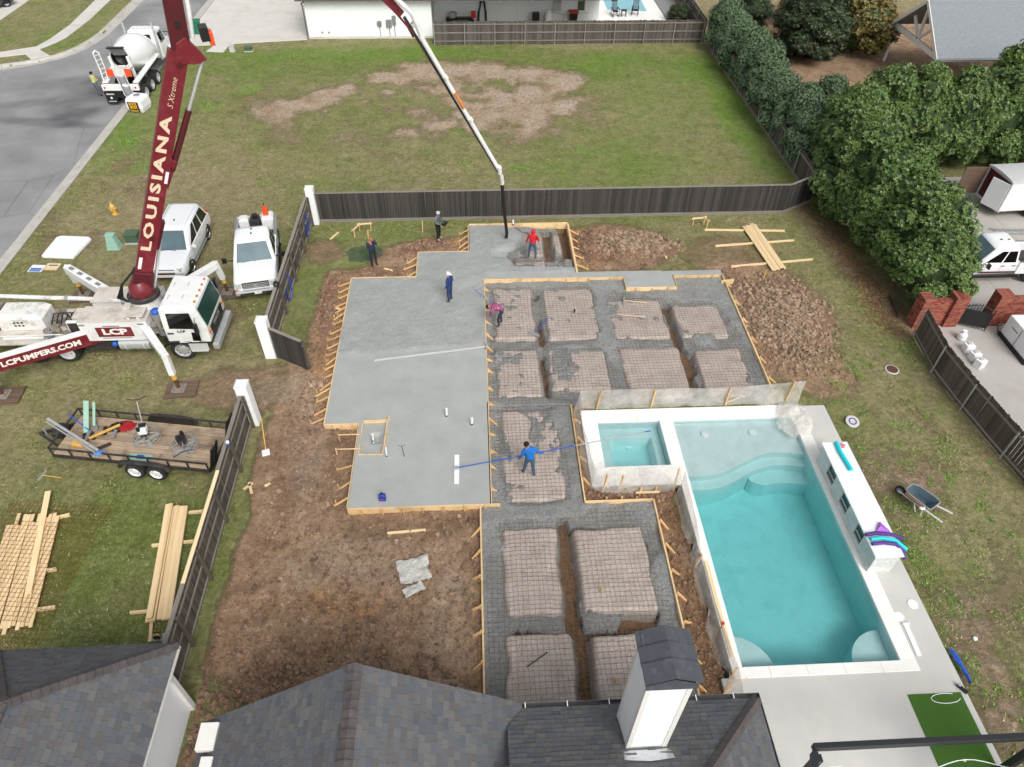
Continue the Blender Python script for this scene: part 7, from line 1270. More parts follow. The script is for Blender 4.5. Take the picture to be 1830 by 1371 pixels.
p = G(1114, 29, .05); tb = thing('side_table', 'small black side table between the rocking chairs', 'table', p); MB().box(-.25, .25, -.25, .25, .48, .52).build('top', MAT['black'], tb); [MB().box(x-.025, x+.025, y-.025, y+.025, 0, .48).build('leg', MAT['black'], tb) for x in (-.2, .2) for y in (-.2, .2)]
tree('leaf_dark', 18.5, 68, 1.1, 1.6, 'low dark shrub in the gravel bed'); tree('leaf_dark', 18.2, 66.2, .5, .7, 'tiny dark shrub at the gravel bed edge')
# ============================================================ SOIL HEAPS, CLODS, WEEDS, LITTER
def heap(label, cx, cy, rx, ry, h, n, mat, a=0, big=.2, seed=1):
    xs = np.arange(-rx*1.2, rx*1.21, .1); ys = np.arange(-ry*1.2, ry*1.21, .1); X, Y = np.meshgrid(xs, ys, indexing='ij'); rr = np.hypot(X/rx, Y/ry)+fbm(X*.8+seed, Y*.8, 3, seed)*.3
    f = lambda X, Y, rr: h*np.clip(1-rr, 0, 1)**.8*(1+fbm(X*1.2, Y*1.2, 3, seed+2)*.6)+fbm(X*4, Y*4, 3, seed+4)*.07-.04; Z = f(X, Y, rr)
    t = thing('soil_heap', label, 'soil heap', (cx, cy, 0), a); link('mound', grid_mesh('mound', xs, ys, Z, (rr[:-1, :-1] < 1.15), None, [MAT['dirt']]), t)
    rn = random.Random(seed); mb = MB()
    for i in range(n):
        u, v = rn.gauss(0, .5), rn.gauss(0, .5); r_ = math.hypot(u, v)
        if r_ > 1.15: continue
        x, y = u*rx, v*ry; z = float(f(np.array([x]), np.array([y]), np.array([r_]))[0]); mb.rock((x, y, max(z, .0)), big*rn.uniform(.2, 1)**1.6+.02, rn)
    tag(mb.build('clods', MAT[mat], t), None, kind='stuff')
heap('long heap of pale soil clods outside the right-hand forms', 14.6, 25.9, 2.3, 3.4, .36, 2600, 'clod_lt', -.12, .15, 3); heap('heap of broken grey clods behind the notch in the beam', 8.3, 32.3, 2.6, 1.3, .4, 900, 'clod_lt', 0, .2, 5); heap('low mound of orange soil beside the back forms', 6.0, 32.4, 1.0, 1.7, .3, 160, 'clod', 0, .12, 8); heap('thrown-up brown soil where the operator stands', -2.6, 32.6, 2.0, .8, .16, 220, 'clod', .25, .12, 9); heap('ridge of brown soil beside the slanted braces', -7.3, 27.2, .55, 3.0, .18, 260, 'clod', 0, .12, 12)
def clods(name, label, n, fn, mat, rmin, rmax, seed):
    rn = random.Random(seed); mb = MB(); c = 0
    while c < n:
        x, y, ok = fn(rn)
        c += 1
        if ok: mb.rock((x, y, gz(x, y)+.0), rmin+(rmax-rmin)*rn.random()**2.2, rn)
    return tag(mb.build(name, MAT[mat]), label, kind='stuff')
clods('soil_clods', 'soil clods scattered below the fence and house roof', 1500, lambda r: (lambda x, y: (x, y, True))(min(-1.2, max(-8.6, r.gauss(-6.3, 2.2))), max(6.6, min(14.5, r.gauss(8.9, 1.4)))), 'clod', .02, .17, 4)
clods('soil_clods', 'small soil crumbs over the bare yard', 6500, lambda r: (lambda x, y: (x, y, not (-5.2 < x < .3 and y > 15.2)))(r.uniform(-8.2, -.25), r.uniform(6.8, 21)), 'clod', .02, .11, 6)
clods('soil_clods', 'brown crumbs around the forms and trench edges', 4200, lambda r: r.choice([lambda: (r.uniform(-8, -6.6), r.uniform(19, 30.5), True), lambda: (r.uniform(-6, 0), r.gauss(31.5, .9), False) if False else (r.uniform(-6.2, -3.3), r.uniform(29.7, 30.8), True), lambda: (r.uniform(6.3, 7.2), r.uniform(6, 16), True), lambda: (r.uniform(3.75, 7.0), r.uniform(15.5, 16.1), True), lambda: (r.uniform(5.1, 10.5), r.uniform(29.8, 34), True), lambda: (r.uniform(12.6, 16.5), r.uniform(21.5, 30), True)])(), 'clod', .02, .11, 7)
clods('soil_clods', 'pale crumbs over the bare patch of the vacant lot', 700, lambda r: (r.gauss(-2, 6), r.gauss(50, 3), True), 'clod', .02, .08, 8)
clods('pale_stones', 'pale stones and dry lumps on the bare yard', 260, lambda r: (lambda x, y: (x, y, not (-5.2 < x < .3 and y > 15.2)))(r.uniform(-8.0, -.4), r.uniform(6.8, 17)), 'clod_lt', .03, .16, 16)
def blades(name, label, spots, mat, h, kind='stuff'):
    rn = np.random.default_rng(5); vs = []; fs = []; tone = []; k = 0
    for x, y, r_, n in spots:
        for i in range(n):
            a, q = rn.uniform(0, 6.28), r_*math.sqrt(rn.random()); px, py = x+q*math.cos(a), y+q*math.sin(a); z = gz(px, py); b = rn.uniform(0, 6.28); hh = h*rn.uniform(.5, 1.2); w = .018+.02*rn.random(); tx, ty = rn.normal(0, 1.3, 2)*hh
            vs += [(px-w*math.cos(b), py-w*math.sin(b), z-.01), (px+w*math.cos(b), py+w*math.sin(b), z-.01), (px+tx, py+ty, z+hh)]; fs.append((k, k+1, k+2)); k += 3; tone += [rn.random()]*3
    me = bpy.data.meshes.new(name); me.from_pydata(vs, [], fs); me.materials.append(MAT[mat]); me.attributes.new('tone', 'FLOAT', 'POINT').data.foreach_set('value', tone); return tag(link(name, me), label, kind=kind)
rn = random.Random(9)
sp = [(*G(px, py)[:2], r_, int(r_*r_*900)) for px, py, r_ in ((1690, 800, .5), (1620, 830, .4), (1660, 930, .45), (1600, 900, .5), (1690, 1080, .55), (1745, 1020, .35), (1640, 1000, .4), (1690, 1180, .5), (1730, 1190, .4), (1760, 1240, .5), (1500, 690, .4), (1520, 660, .35), (1700, 860, .3), (1760, 900, .3), (735, 1200, .12), (1430, 700, .25), (1040, 270, .5), (930, 300, .6), (830, 290, .5), (450, 160, .9), (380, 190, .8), (230, 250, .8), (260, 300, .9), (470, 330, .4))]
sp += [(rn.uniform(14.6, 20), rn.uniform(7, 24), rn.uniform(.1, .35), 40) for _ in range(90)]
blades('weed_tufts', 'bright green weed tufts dotted over the thin lawns', sp, 'grassblade', .05)
gsp = [(rn.uniform(-24, -9.6), rn.uniform(9, 46), rn.uniform(.3, .9), 55) for _ in range(700)]+[(rn.uniform(-24, 19), rn.uniform(36, 62), rn.uniform(.3, 1.0), 45) for _ in range(600)]+[(rn.uniform(14.5, 20), rn.uniform(6, 35), rn.uniform(.2, .7), 50) for _ in range(250)]+[(rn.uniform(-8.9, 5), rn.uniform(33.8, 35), .4, 50) for _ in range(70)]
gsp = [g_ for g_ in gsp if not ((-12 < g_[0] < -9 and 20 < g_[1] < 24))]
blades('grass', 'short dry-green grass blades over the lawns', gsp, 'lawnblade', .045)
rn2 = np.random.default_rng(6); vs = []; fs = []; k = 0
for i in range(2600):
    y = rn2.uniform(24.5, 36.3); x = 20.0+.12*(31-y)*0+rn2.normal(-.2, .55)+.4*(y > 33)-.3*(y < 27); z = gz(x, y)+.015; a = rn2.uniform(0, 6.28); s_ = rn2.uniform(.03, .07)
    if x > 20.9: continue
    vs += [(x+s_*math.cos(a), y+s_*math.sin(a), z), (x-s_*.5*math.sin(a), y+s_*.5*math.cos(a), z+.02), (x-s_*math.cos(a), y-s_*math.sin(a), z), (x+s_*.5*math.sin(a), y-s_*.5*math.cos(a), z+.01)]; fs.append((k, k+1, k+2, k+3)); k += 4
me = bpy.data.meshes.new('leaf_litter'); me.from_pydata(vs, [], fs); me.materials.append(mk('dead_leaf', rgb(120, 78, 58), .9, var=.3, scale=9)); tag(link('leaf_litter', me), 'reddish dead leaves lying along the foot of the evergreens', kind='stuff')
# ============================================================ PEOPLE
def person(label, loc, rz, shirt, pants, shoe, hair, J=None, name='person'):
    b = dict(pel=(0, 0, .95), spi=(0, 0, 1.15), che=(0, 0, 1.37), nek=(.01, 0, 1.5), hea=(.03, 0, 1.6), top=(.03, 0, 1.69), ls=(0, .18, 1.41), rs=(0, -.18, 1.41), le=(-.02, .25, 1.14), re=(-.02, -.25, 1.14), lw=(.08, .26, .9), rw=(.08, -.26, .9),
             lh=(0, .1, .9), rh=(0, -.1, .9), lk=(.03, .12, .5), rk=(.03, -.12, .5), la=(0, .12, .09), ra=(0, -.12, .09), lt=(.17, .14, .04), rt=(.17, -.14, .04)); b.update(J or {}); ks = list(b); 
    rad = dict(pel=.15, spi=.14, che=.155, nek=.055, hea=.09, top=.075, ls=.08, rs=.08, le=.052, re=.052, lw=.036, rw=.036, lh=.1, rh=.1, lk=.07, rk=.07, la=.05, ra=.05, lt=.04, rt=.04)
    ed = [('pel', 'spi'), ('spi', 'che'), ('che', 'nek'), ('nek', 'hea'), ('hea', 'top'), ('che', 'ls'), ('che', 'rs'), ('ls', 'le'), ('rs', 're'), ('le', 'lw'), ('re', 'rw'), ('pel', 'lh'), ('pel', 'rh'), ('lh', 'lk'), ('rh', 'rk'), ('lk', 'la'), ('rk', 'ra'), ('la', 'lt'), ('ra', 'rt')]
    reg = {('nek', 'hea'): 2, ('hea', 'top'): 2, ('pel', 'lh'): 1, ('pel', 'rh'): 1, ('lh', 'lk'): 1, ('rh', 'rk'): 1, ('lk', 'la'): 1, ('rk', 'ra'): 1, ('la', 'lt'): 3, ('ra', 'rt'): 3}
    vs = [V(b[k]) for k in ks]; rs = [rad[k] for k in ks]; es = [(ks.index(a), ks.index(c)) for a, c in ed]; rg = [reg.get(e, 0) for e in ed]
    for s_ in 'lr':                                   # palm and five fingers
        w = V(b[s_+'w']); f = (w-V(b[s_+'e'])).normalized(); sd_ = f.cross(V((0, 0, 1))); sd_ = sd_.normalized() if sd_.length > .1 else V((0, 1, 0)); i0 = len(vs); vs.append(w+f*.07); rs.append(.035); es.append((ks.index(s_+'w'), i0)); rg.append(2)
        for k in range(4): j = len(vs); vs += [w+f*(.1)+sd_*(k-1.5)*.02, w+f*(.16-.01*abs(k-1.5))+sd_*(k-1.5)*.022+V((0, 0, -.02))]; rs += [.011, .009]; es += [(i0, j), (j, j+1)]; rg += [2, 2]
        j = len(vs); vs += [w+f*.06+sd_*-.045, w+f*.1+sd_*-.06]; rs += [.012, .01]; es += [(i0, j), (j, j+1)]; rg += [2, 2]
    me = bpy.data.meshes.new(name); me.from_pydata(vs, es, []); o = bpy.data.objects.new('tmp', me); C.objects.link(o); m = o.modifiers.new('s', 'SKIN')
    for i, sv in enumerate(me.skin_vertices[0].data): sv.radius = (rs[i], rs[i]); sv.use_root = (i == 0)
    sb_ = o.modifiers.new('u', 'SUBSURF'); sb_.levels = 1; sb_.render_levels = 1
    bpy.context.view_layer.update(); nm = bpy.data.meshes.new_from_object(o.evaluated_get(bpy.context.evaluated_depsgraph_get())); bpy.data.objects.remove(o); nm.materials.clear()
    for mt in (shirt, pants, MAT['skin'], shoe): nm.materials.append(mt)
    A = np.array([vs[e[0]] for e in es]); D_ = np.array([vs[e[1]] for e in es])-A; LL = (D_**2).sum(1)+1e-9
    for p in nm.polygons:
        c = np.array(p.center); t_ = np.clip(((c-A)*D_).sum(1)/LL, 0, 1); q = np.linalg.norm(A+D_*t_[:, None]-c, axis=1); k = int(q.argmin()); p.material_index = rg[k]; p.use_smooth = True
    t = link(name, nm, None, loc, rz); tag(t, label, 'person'); h = V(b['hea']); tp = V(b['top']); ax = (tp-h).normalized()
    hm = Matrix.Translation(h) @ ax.to_track_quat('Z', 'Y').to_matrix().to_4x4(); kind, hmat = hair
    fx = MB()
    if kind == 'hood': fx.ball((-.01, 0, .03), (.125, .12, .15), 14, 10)
    else:
        fx.lathe([(.104, .02), (.108, .06), (.098, .11), (.06, .145), (.01, .155)], 16)
        if kind == 'cap': fx.loft([[V((.09, y, .045)) for y in (-.075, 0, .075)]+[V((.09, y, .055)) for y in (.075, 0, -.075)], [V((.2, y, .025)) for y in (-.05, 0, .05)]+[V((.2, y, .032)) for y in (.05, 0, -.05)]])
    fx.v = [tuple(hm @ V(v)) for v in fx.v]; hf = V((1, 0, 0))
    if kind != 'bald': fx.build({'hood': 'hood', 'cap': 'cap'}.get(kind, 'hair'), hmat, t, smooth=True)
    fc = MB().ball(hm @ V((.093, 0, .0)), (.018, .014, .022), 6, 5)
    for s_ in (-1, 1): fc.ball(hm @ V((.01, s_*.092, .0)), (.02, .012, .03), 6, 5)
    fc.build('nose_and_ears', MAT['skin'], t, smooth='all'); ey = MB()
    for s_ in (-1, 1): ey.ball(hm @ V((.082, s_*.034, .03)), (.01, .014, .009), 6, 5)
    ey.ball(hm @ V((.086, 0, -.04)), (.008, .026, .006), 6, 5); ey.build('eyes_and_mouth', MAT['black'], t); return t
def cl(n, r, g, b, **k): return mk(n, rgb(r, g, b), .85, var=k.get('var', .15), scale=k.get('scale', 7), local=True, dirt=k.get('dirt'))
nv = cl('navy_cloth', 38, 48, 78); dkb = cl('black_cloth', 26, 26, 30); jean = cl('denim', 66, 88, 112); boot = cl('rubber_boot', 78, 80, 70); gr = cl('grey_cloth', 104, 108, 116); bluec = cl('bright_blue_cloth', 20, 108, 190); redc = cl('red_cloth_hoodie', 202, 30, 44); plaid = cl('magenta_plaid', 150, 40, 100, dirt=(rgb(230, 215, 225), 14, .9)); hv = cl('hi_vis', 196, 206, 130); dj = cl('dark_jeans', 44, 52, 70); capg = cl('grey_cap', 186, 186, 182); capw = cl('white_cap', 232, 232, 232, dirt=(rgb(40, 50, 90), 9, .8)); hairb = cl('black_hair', 22, 20, 20)
def at(px, py, z): p = G(px, py, z); return (p.x, p.y, z)
op = person('operator in grey cap and blue-grey shirt holding the pump remote', at(784, 428, .18), R(-25), gr, dkb, cl('grey_shoe', 150, 148, 144), ('cap', capg), dict(lw=(.3, .1, 1.1), rw=(.3, -.12, 1.1), le=(.06, .26, 1.12), re=(.06, -.26, 1.12), hea=(.06, 0, 1.59), top=(.07, 0, 1.68)))
rc_ = thing('remote_control', 'black remote control box with strap held by the operator', 'remote control', op.location, R(-25)); MB().cbox((.42, 0, 1.1), (.22, .36, .12)).build('case', MAT['black'], rc_, bevel=.02); MB().tube((.4, .1, 1.16), (.4, .1, 1.22), .012, 6).tube((.4, -.1, 1.16), (.4, -.1, 1.22), .012, 6).build('joystick', MAT['grey'], rc_); MB().path([(.36, .15, 1.14), (.12, .1, 1.42), (-.06, 0, 1.5), (.12, -.1, 1.42), (.36, -.15, 1.14)], .014, 5).build('strap', MAT['black'], rc_)
person('bareheaded man in dark navy clothes with a hand raised to his face', at(669, 474, .04), R(-60), nv, cl('navy_trousers', 34, 38, 54), dkb, ('bald', None), dict(lw=(.14, .06, 1.55), le=(.2, .22, 1.25), rw=(.12, -.14, 1.42), re=(.12, -.26, 1.18)))
person('man in navy hooded top and white cap standing in the wet slab', at(805, 539, .26), R(150), cl('navy_hoodie', 34, 56, 112), cl('blue_work_trousers', 40, 58, 96), boot, ('cap', capw), dict(lw=(.06, .3, .95), rw=(.06, -.3, .95)))
person('worker in red hooded top and blue jeans beside the pour', at(951, 463, .2), R(70), redc, jean, boot, ('hood', redc), dict(rw=(.25, -.25, 1.12), re=(.02, -.32, 1.15), lw=(.05, .34, .98), le=(-.02, .3, 1.16), lk=(.03, .17, .5), la=(0, .2, .09), lt=(.16, .22, .04), rk=(.03, -.16, .5), ra=(0, -.17, .09), rt=(.16, -.19, .04)))
person('worker in magenta patterned shirt bending over the inner form edge', at(893, 581, .16), R(172), plaid, dj, boot, ('cap', dkb), dict(pel=(-.1, 0, .9), spi=(.06, 0, 1.05), che=(.28, 0, 1.1), nek=(.4, 0, 1.08), hea=(.5, 0, 1.06), top=(.58, 0, 1.04), ls=(.3, .18, 1.08), rs=(.3, -.18, 1.08), le=(.36, .24, .82), re=(.36, -.24, .82), lw=(.46, .12, .62), rw=(.46, -.12, .58), lh=(-.1, .1, .86), rh=(-.1, -.1, .86), lk=(.06, .14, .48), rk=(-.02, -.14, .48), la=(.0, .16, .09), ra=(-.08, -.16, .09), lt=(.16, .18, .04), rt=(.08, -.18, .04)))
pA, pB = G(816, 838, .34), G(1163, 770, 2.15)
bl = at(946, 848, .2); pos = lambda x: pA+(pB-pA)*((x-pA.x)/(pB.x-pA.x)); hL, hR = pos(bl[0]-.42), pos(bl[0]+.52)
loc_ = lambda w: (w.y-bl[1]-.02, -(w.x-bl[0]), w.z-bl[2]); l1, l2 = loc_(hL), loc_(hR)
person('dark-haired worker in bright blue shirt pushing the long float pole', bl, R(90), bluec, jean, boot, ('hair', hairb), dict(lw=(l1[0]-.06, l1[1]-.03, l1[2]+.02), rw=(l2[0]-.06, l2[1]+.04, l2[2]+.02), le=(.02, .32, 1.05), re=(.05, -.36, 1.2), spi=(.03, .02, 1.13), che=(.08, .05, 1.35), nek=(.11, .08, 1.48), hea=(.14, .12, 1.56), top=(.15, .16, 1.64), ls=(.07, .23, 1.38), rs=(.1, -.14, 1.42), lk=(.06, .16, .5), la=(.05, .22, .09), lt=(.2, .28, .04), rk=(-.03, -.12, .5), ra=(-.12, -.18, .09), rt=(.04, -.2, .04)))
person('worker in hi-vis vest and grey trousers beside the mixer truck', at(178, 172, -.09), R(60), hv, gr, dkb, ('hair', hairb), dict(lw=(.26, .1, 1.2), rw=(.26, -.1, 1.15), le=(.06, .27, 1.12), re=(.06, -.27, 1.12)))
# ============================================================ HAND TOOLS AND SITE PROPS
bf = thing('bull_float', 'long-handled bull float with bright blade resting on the slab', 'bull float', pA); MB().loft([[V((x, y, z)) for x, z in ((-.1, .012), (-.08, .0), (.08, .0), (.1, .012), (.08, .03), (-.08, .03))] for y in (-.7, .7)]).build('blade', MAT['white_clean'], bf, loc=(0, 0, -.03)); MB().cbox((0, 0, .05), (.12, .16, .08)).build('bracket', MAT['steel'], bf)
q = (pB-pA); MB().tube((0, 0, .06), q*.62, .022, 8).build('pole', MAT['bluep'], bf, smooth=True); MB().tube(q*.62, q*.97, .019, 8).build('pole_extension', MAT['chrome'], bf, smooth=True); MB().tube(q*.97, q, .024, 8).build('grip', MAT['bluep'], bf)
sc0, sc1 = G(668, 645, .34), G(868, 620, .36); sc = thing('screed', 'long grey screed straightedge lying on the wet slab', 'screed', sc0); MB().beam((0, 0, .02), sc1-sc0+V((0, 0, .02)), .055, .09).build('bar', MAT['ltgrey'], sc); MB().cbox(sc1-sc0+V((.04, 0, .06)), (.05, .35, .16)).build('end_handle', MAT['steel'], sc)
jg = thing('plastic_jug', 'blue plastic jug with red lettering lying on the near slab edge', 'jug', G(684, 893, .31)); MB().loft([[V((s_*a, t_*b_, z)) for s_, t_ in ((-1, -1), (1, -1), (1, 1), (-1, 1))] for a, b_, z in ((.13, .09, 0), (.13, .09, .26), (.05, .05, .34))]).build('body', MAT['blue'], jg, bevel=.03); MB().tube((0, 0, .34), (0, 0, .39), .035, 10).build('cap', MAT['black'], jg); lb_ = MB().box(-.09, .09, -.096, -.093, .06, .2).build('label_patch', MAT['blue'], jg); text('Lown', .1, lb_, MAT['red'], (0, -.1, .14), (1, 0, 0), (0, 0, 1), width=.15) if False else MB().box(-.07, .07, -.1, -.097, .11, .16).build('red_print', MAT['red'], lb_)
def longtool(label, a, b, head, mat='pine', hm='steel', z=.24, r_=.017, cat='tool', nm='shovel'):
    A, B = G(*a, z), G(*b, z); t = thing(nm, label, cat, A); d = B-A; MB().tube((0, 0, 0), d, r_, 8).build('handle', MAT[mat], t, smooth=True)
    rz = math.atan2(d.y, d.x)
    if head == 'sh': MB().loft([[V((x, y, z_)) for y, z_ in ((-w, .0), (0, -.03), (w, .0), (w, .012), (0, -.018), (-w, .012))] for x, w in ((0, .06), (.08, .11), (.22, .1), (.3, .02))]).build('blade', MAT[hm], t, d, rz)
    elif head == 'hoe': MB().box(-.02, .02, -.25, .25, -.1, .02).build('blade', MAT[hm], t, d, rz)
    return t
longtool('round shovel with wooden handle lying on a sand pad', (1103, 562), (1143, 566), 'sh', nm='shovel'); longtool('rake with pale handle lying on the mesh above the shovel', (1155, 541), (1115, 537), 'hoe', nm='rake'); longtool('concrete placer with blue handle lying across a trench', (980, 568), (955, 596), 'hoe', 'bluep', nm='concrete_placer'); longtool('thin grey rod lying across the mesh by the inner slab edge', (872, 637), (958, 637), '', 'galv', z=.26, nm='rod', r_=.013); longtool('dark steel bar lying on a lower sand pad', (942, 1192), (978, 1166), '', 'dark', nm='bar', r_=.02); longtool('yellow-handled hammer lying on the lawn by the flatbed', (110, 854), (76, 849), 'hoe', 'yellow', z=.05, nm='sledge_hammer'); longtool('long dark handle leaning in the hands of the bending worker', (848, 518), (893, 552), '', 'bluep', z=.5, nm='float_pole', r_=.014)
w0 = G(476, 790, .1); sv = thing('white_shovel', 'white-bladed shovel stuck in the soil beside the near fence', 'shovel', w0); MB().tube((.1, -.5, .1), (-.1, .5, .9), .02, 8).build('handle', MAT['yellow'], sv); MB().cbox((.12, -.62, .08), (.3, .34, .03), .3).build('blade', MAT['white_clean'], sv, bevel=.03)
tag(MB().tube(G(437, 680, .02), G(428, 672, 1.0)+V((-.3, .2, 0)), .025, 8).build('metal_bar', MAT['galv']), 'grey metal bar leaning behind the white post at the gate gap', 'bar')
for px, py, lb in ((462, 743, 'crushed blue and white can at the foot of the near fence'), (419, 775, 'blue and white can standing on a fence post top')): z_ = .05 if px > 440 else 1.8; p = G(px, py, z_) if px > 440 else V((-9.3, 17.35, 1.79)); tag(MB().tube(p, p+V((0, 0, .16)), .06, 12).mat(1).tube(p+V((0, 0, .1)), p+V((0, 0, .165)), .062, 12).build('can', [MAT['bluep'], MAT['white_clean']], smooth=True), lb, 'can')
def board(label, a, b, z=.06, w=.1, h=.04, mat='pine', name='board', group=None):
    A, B = G(*a, z), G(*b, z); d = B-A; return tag(MB().box(0, d.length, -w/2, w/2, 0, h).build(name, MAT[mat], loc=A-V((0, 0, h/2)), rz=math.atan2(d.y, d.x), bevel=.004), label, 'board', group)
for a, b, lb in (((692, 953), (761, 947), 'pale board lying on the soil below the slab end'), ((590, 428), (605, 415), 'short board stuck in the soil near the back corner'), ((590, 547), (608, 553), 'short pine offcut on the soil outside the slab braces'), ((687, 480), (703, 484), 'pine offcut on the soil behind the slab'), ((445, 862), (450, 882), 'crossed pine offcut beside the near fence'), ((473, 869), (483, 864), 'small pine block on the soil by the near fence'), ((435, 875), (452, 863), 'thin pine offcut beside the near fence'), ((1120, 445), (1121, 456), 'short stake lying on the grey clod heap'), ((1187, 452), (1191, 462), 'leaning offcut on the grey clod heap'), ((236, 1095), (285, 1090), 'pine offcut beside the lumber stack end'), ((268, 1147), (272, 1095), 'pine board end sticking out by the house eave')): board(lb, a, b)
def stack(label, a, b, n, w, wd, layers=1, z=.09, sleepers=(), jag=.25, mat='pine'):
    A, B = G(*a, z), G(*b, z); d = B-A; L_ = d.length; t = thing('lumber_stack', label, 'lumber stack', (A.x, A.y, 0), math.atan2(d.y, d.x))
    for k in range(layers):
        for i in range(n if k == 0 else max(2, n//2)):
            o = random.uniform(-jag, jag); MB().box(o, L_+o*.6, -w/2+i*w/n+.004, -w/2+(i+1)*w/n-.004, 0, wd).build('board', MAT[mat], t, (0, random.uniform(-.01, .01) if k == 0 else random.uniform(-.1, .15), z+k*(wd+.004)+random.uniform(0, .01)), random.uniform(-.006, .006)*(1+3*k), bevel=.004)
    for (p, q) in sleepers:
        P_, Q_ = G(*p, .04), G(*q, .04); e = Q_-P_; o = tag(MB().box(0, e.length, -.045, .045, 0, z-.01).build('board', MAT[mat], loc=(P_.x, P_.y, .01), rz=math.atan2(e.y, e.x), bevel=.004), 'pine sleeper under the '+label.split(' of')[0]+' of lumber', 'board', 'sleepers under the lumber stacks')
    return t
stack('fanned stack of pine boards laid on three sleepers near the back fence', (1338, 403), (1392, 482), 7, .85, .05, 1, .1, [((1259, 411), (1402, 413)), ((1278, 440), (1419, 430)), ((1306, 477), (1452, 464))], .14)
stack('tall narrow stack of pine boards beside the near fence', (318, 905), (285, 1108), 5, .8, .1, 2, .12, [((338, 917), (368, 914)), ((272, 976), (347, 968)), ((233, 1096), (300, 1090))], .12)
ls_ = stack('wide stack of pine boards with rusty wire mesh spread over it', (62, 925), (5, 1128), 14, 1.75, .045, 1, .14, [((97, 928), (126, 921)), ((70, 1024), (102, 1018)), ((60, 1092), (100, 1086))], .3)
A, B = G(88, 878, .26), G(52, 1060, .26); board('wide pale plank lying on top of the mesh-covered stack', (86, 878), (50, 1062), .25, .2, .04)
mb = MB(); o_ = V((-16.6, 12.4, 0)); ca_ = R(-8)
for k in range(25): x = -1.6+k*.16; mb.path([(x, -3.4, .03), (x, -2.2, .05), (x, -1.9, .22), (x, 1.7, .22), (x, 2.2, .05), (x, 2.7, .03)], .006, 3)
for k in range(39): y = -3.4+k*.16; z_ = .225 if -2.0 < y < 1.8 else .045; mb.path([(-1.6, y, z_), (0, y, z_), (1.4, y, z_), (2.2, y, min(z_, .06))], .006, 3)
p = G(48, 1015, 0); tag(mb.build('wire_mesh', MAT['wire_rust'], loc=(p.x-.35, p.y, 0), rz=R(-6)), 'rusty wire mesh sheet spread over the wide lumber stack', 'wire mesh')
cs_ = thing('circular_saw', 'yellow and black circular saw on the grass by the house eave', 'saw', G(284, 1138, .02)); MB().cbox((0, 0, .1), (.2, .12, .16)).build('motor', MAT['yellow'], cs_, bevel=.03); MB().tube((-.02, -.1, .1), (-.02, -.06, .1), .11, 16).build('blade_guard', MAT['black'], cs_); MB().box(-.2, .18, -.14, .1, 0, .015).build('shoe', MAT['steel'], cs_); MB().path([(.08, 0, .16), (.12, 0, .26), (-.02, 0, .28), (-.08, 0, .2)], .02, 6).build('handle', MAT['black'], cs_)
def stakeframe(label, pts, bars, h=.55):
    p0 = G(*pts[0], 0); t = thing('batter_board', label, 'batter board', p0)
    for q in pts: r_ = G(*q, 0)-p0; MB().beam((r_.x, r_.y, -.1), (r_.x+.03, r_.y, h), .045, .045).build('stake', MAT['pine_z'], t)
    for a, b in bars: A, B = G(*pts[a], 0)-p0, G(*pts[b], 0)-p0; MB().beam((A.x-.1, A.y-.03, h-.1), (B.x+.1, B.y-.03, h-.08), .03, .09).build('crossbar', MAT['pine'], t)
stakeframe('pine batter board on stakes by the back corner fence', [(634, 425), (643, 413), (663, 412)], [(0, 1), (1, 2)]); stakeframe('pine batter board on stakes in front of the dark fence end', [(1237, 403), (1257, 401), (1262, 408)], [(0, 1), (1, 2)])
for px, py, h, m, lb in ((755, 412, .6, 'pine_z', 'single pine stake behind the operator'), (658, 425, .5, 'pine_z', 'single pine stake beyond the man in navy'), (1364, 497, .5, 'yellow', 'yellow marker stake below the lumber stack'), (1073, 1060, .35, 'pine_z', 'short pine stake standing in the sand pad beside the spa forms'), (1098, 1220, .35, 'pine_z', 'short pine stake standing in the pad behind the chimney')): tag(MB().beam((0, 0, -.1), (.04, 0, h), .05, .05).build('stake', MAT[m], loc=G(px, py, .1)), lb, 'stake')
def sheet(label, px, py, w, l, rz, seed, mat='plastic2'):
    p = G(px, py, .05); xs = np.linspace(-w/2, w/2, 26); ys = np.linspace(-l/2, l/2, 26); X, Y = np.meshgrid(xs, ys, indexing='ij'); e = np.minimum(np.minimum(X+w/2, w/2-X), np.minimum(Y+l/2, l/2-Y))+fbm(X*3+seed, Y*3, 3, seed)*.12; e = np.minimum(e, (1-np.hypot(X/(w/2), Y/(l/2)))*.5+.05+fbm(X*2, Y*2, 3, seed)*.15) if mat == 'tarp' else e
    tag(link('plastic_sheet', grid_mesh('plastic_sheet', xs, ys, .06+np.abs(fbm(X*2.2+seed, Y*2.2, 4, seed))*(.16 if mat != 'tarp' else .05), (e[:-1, :-1] > .03), None, [MAT[mat]]), None, p, rz), label, 'plastic sheet')
sheet('crumpled clear plastic sheet lying on the bare soil', 740, 1022, 1.1, 1.0, .2, 3); sheet('small folded plastic piece below the larger sheet', 739, 1056, .8, .4, .5, 7); sheet('thin green tarp pressed into the grass behind the man in navy', 650, 455, 2.0, 1.5, .1, 9, 'tarp')
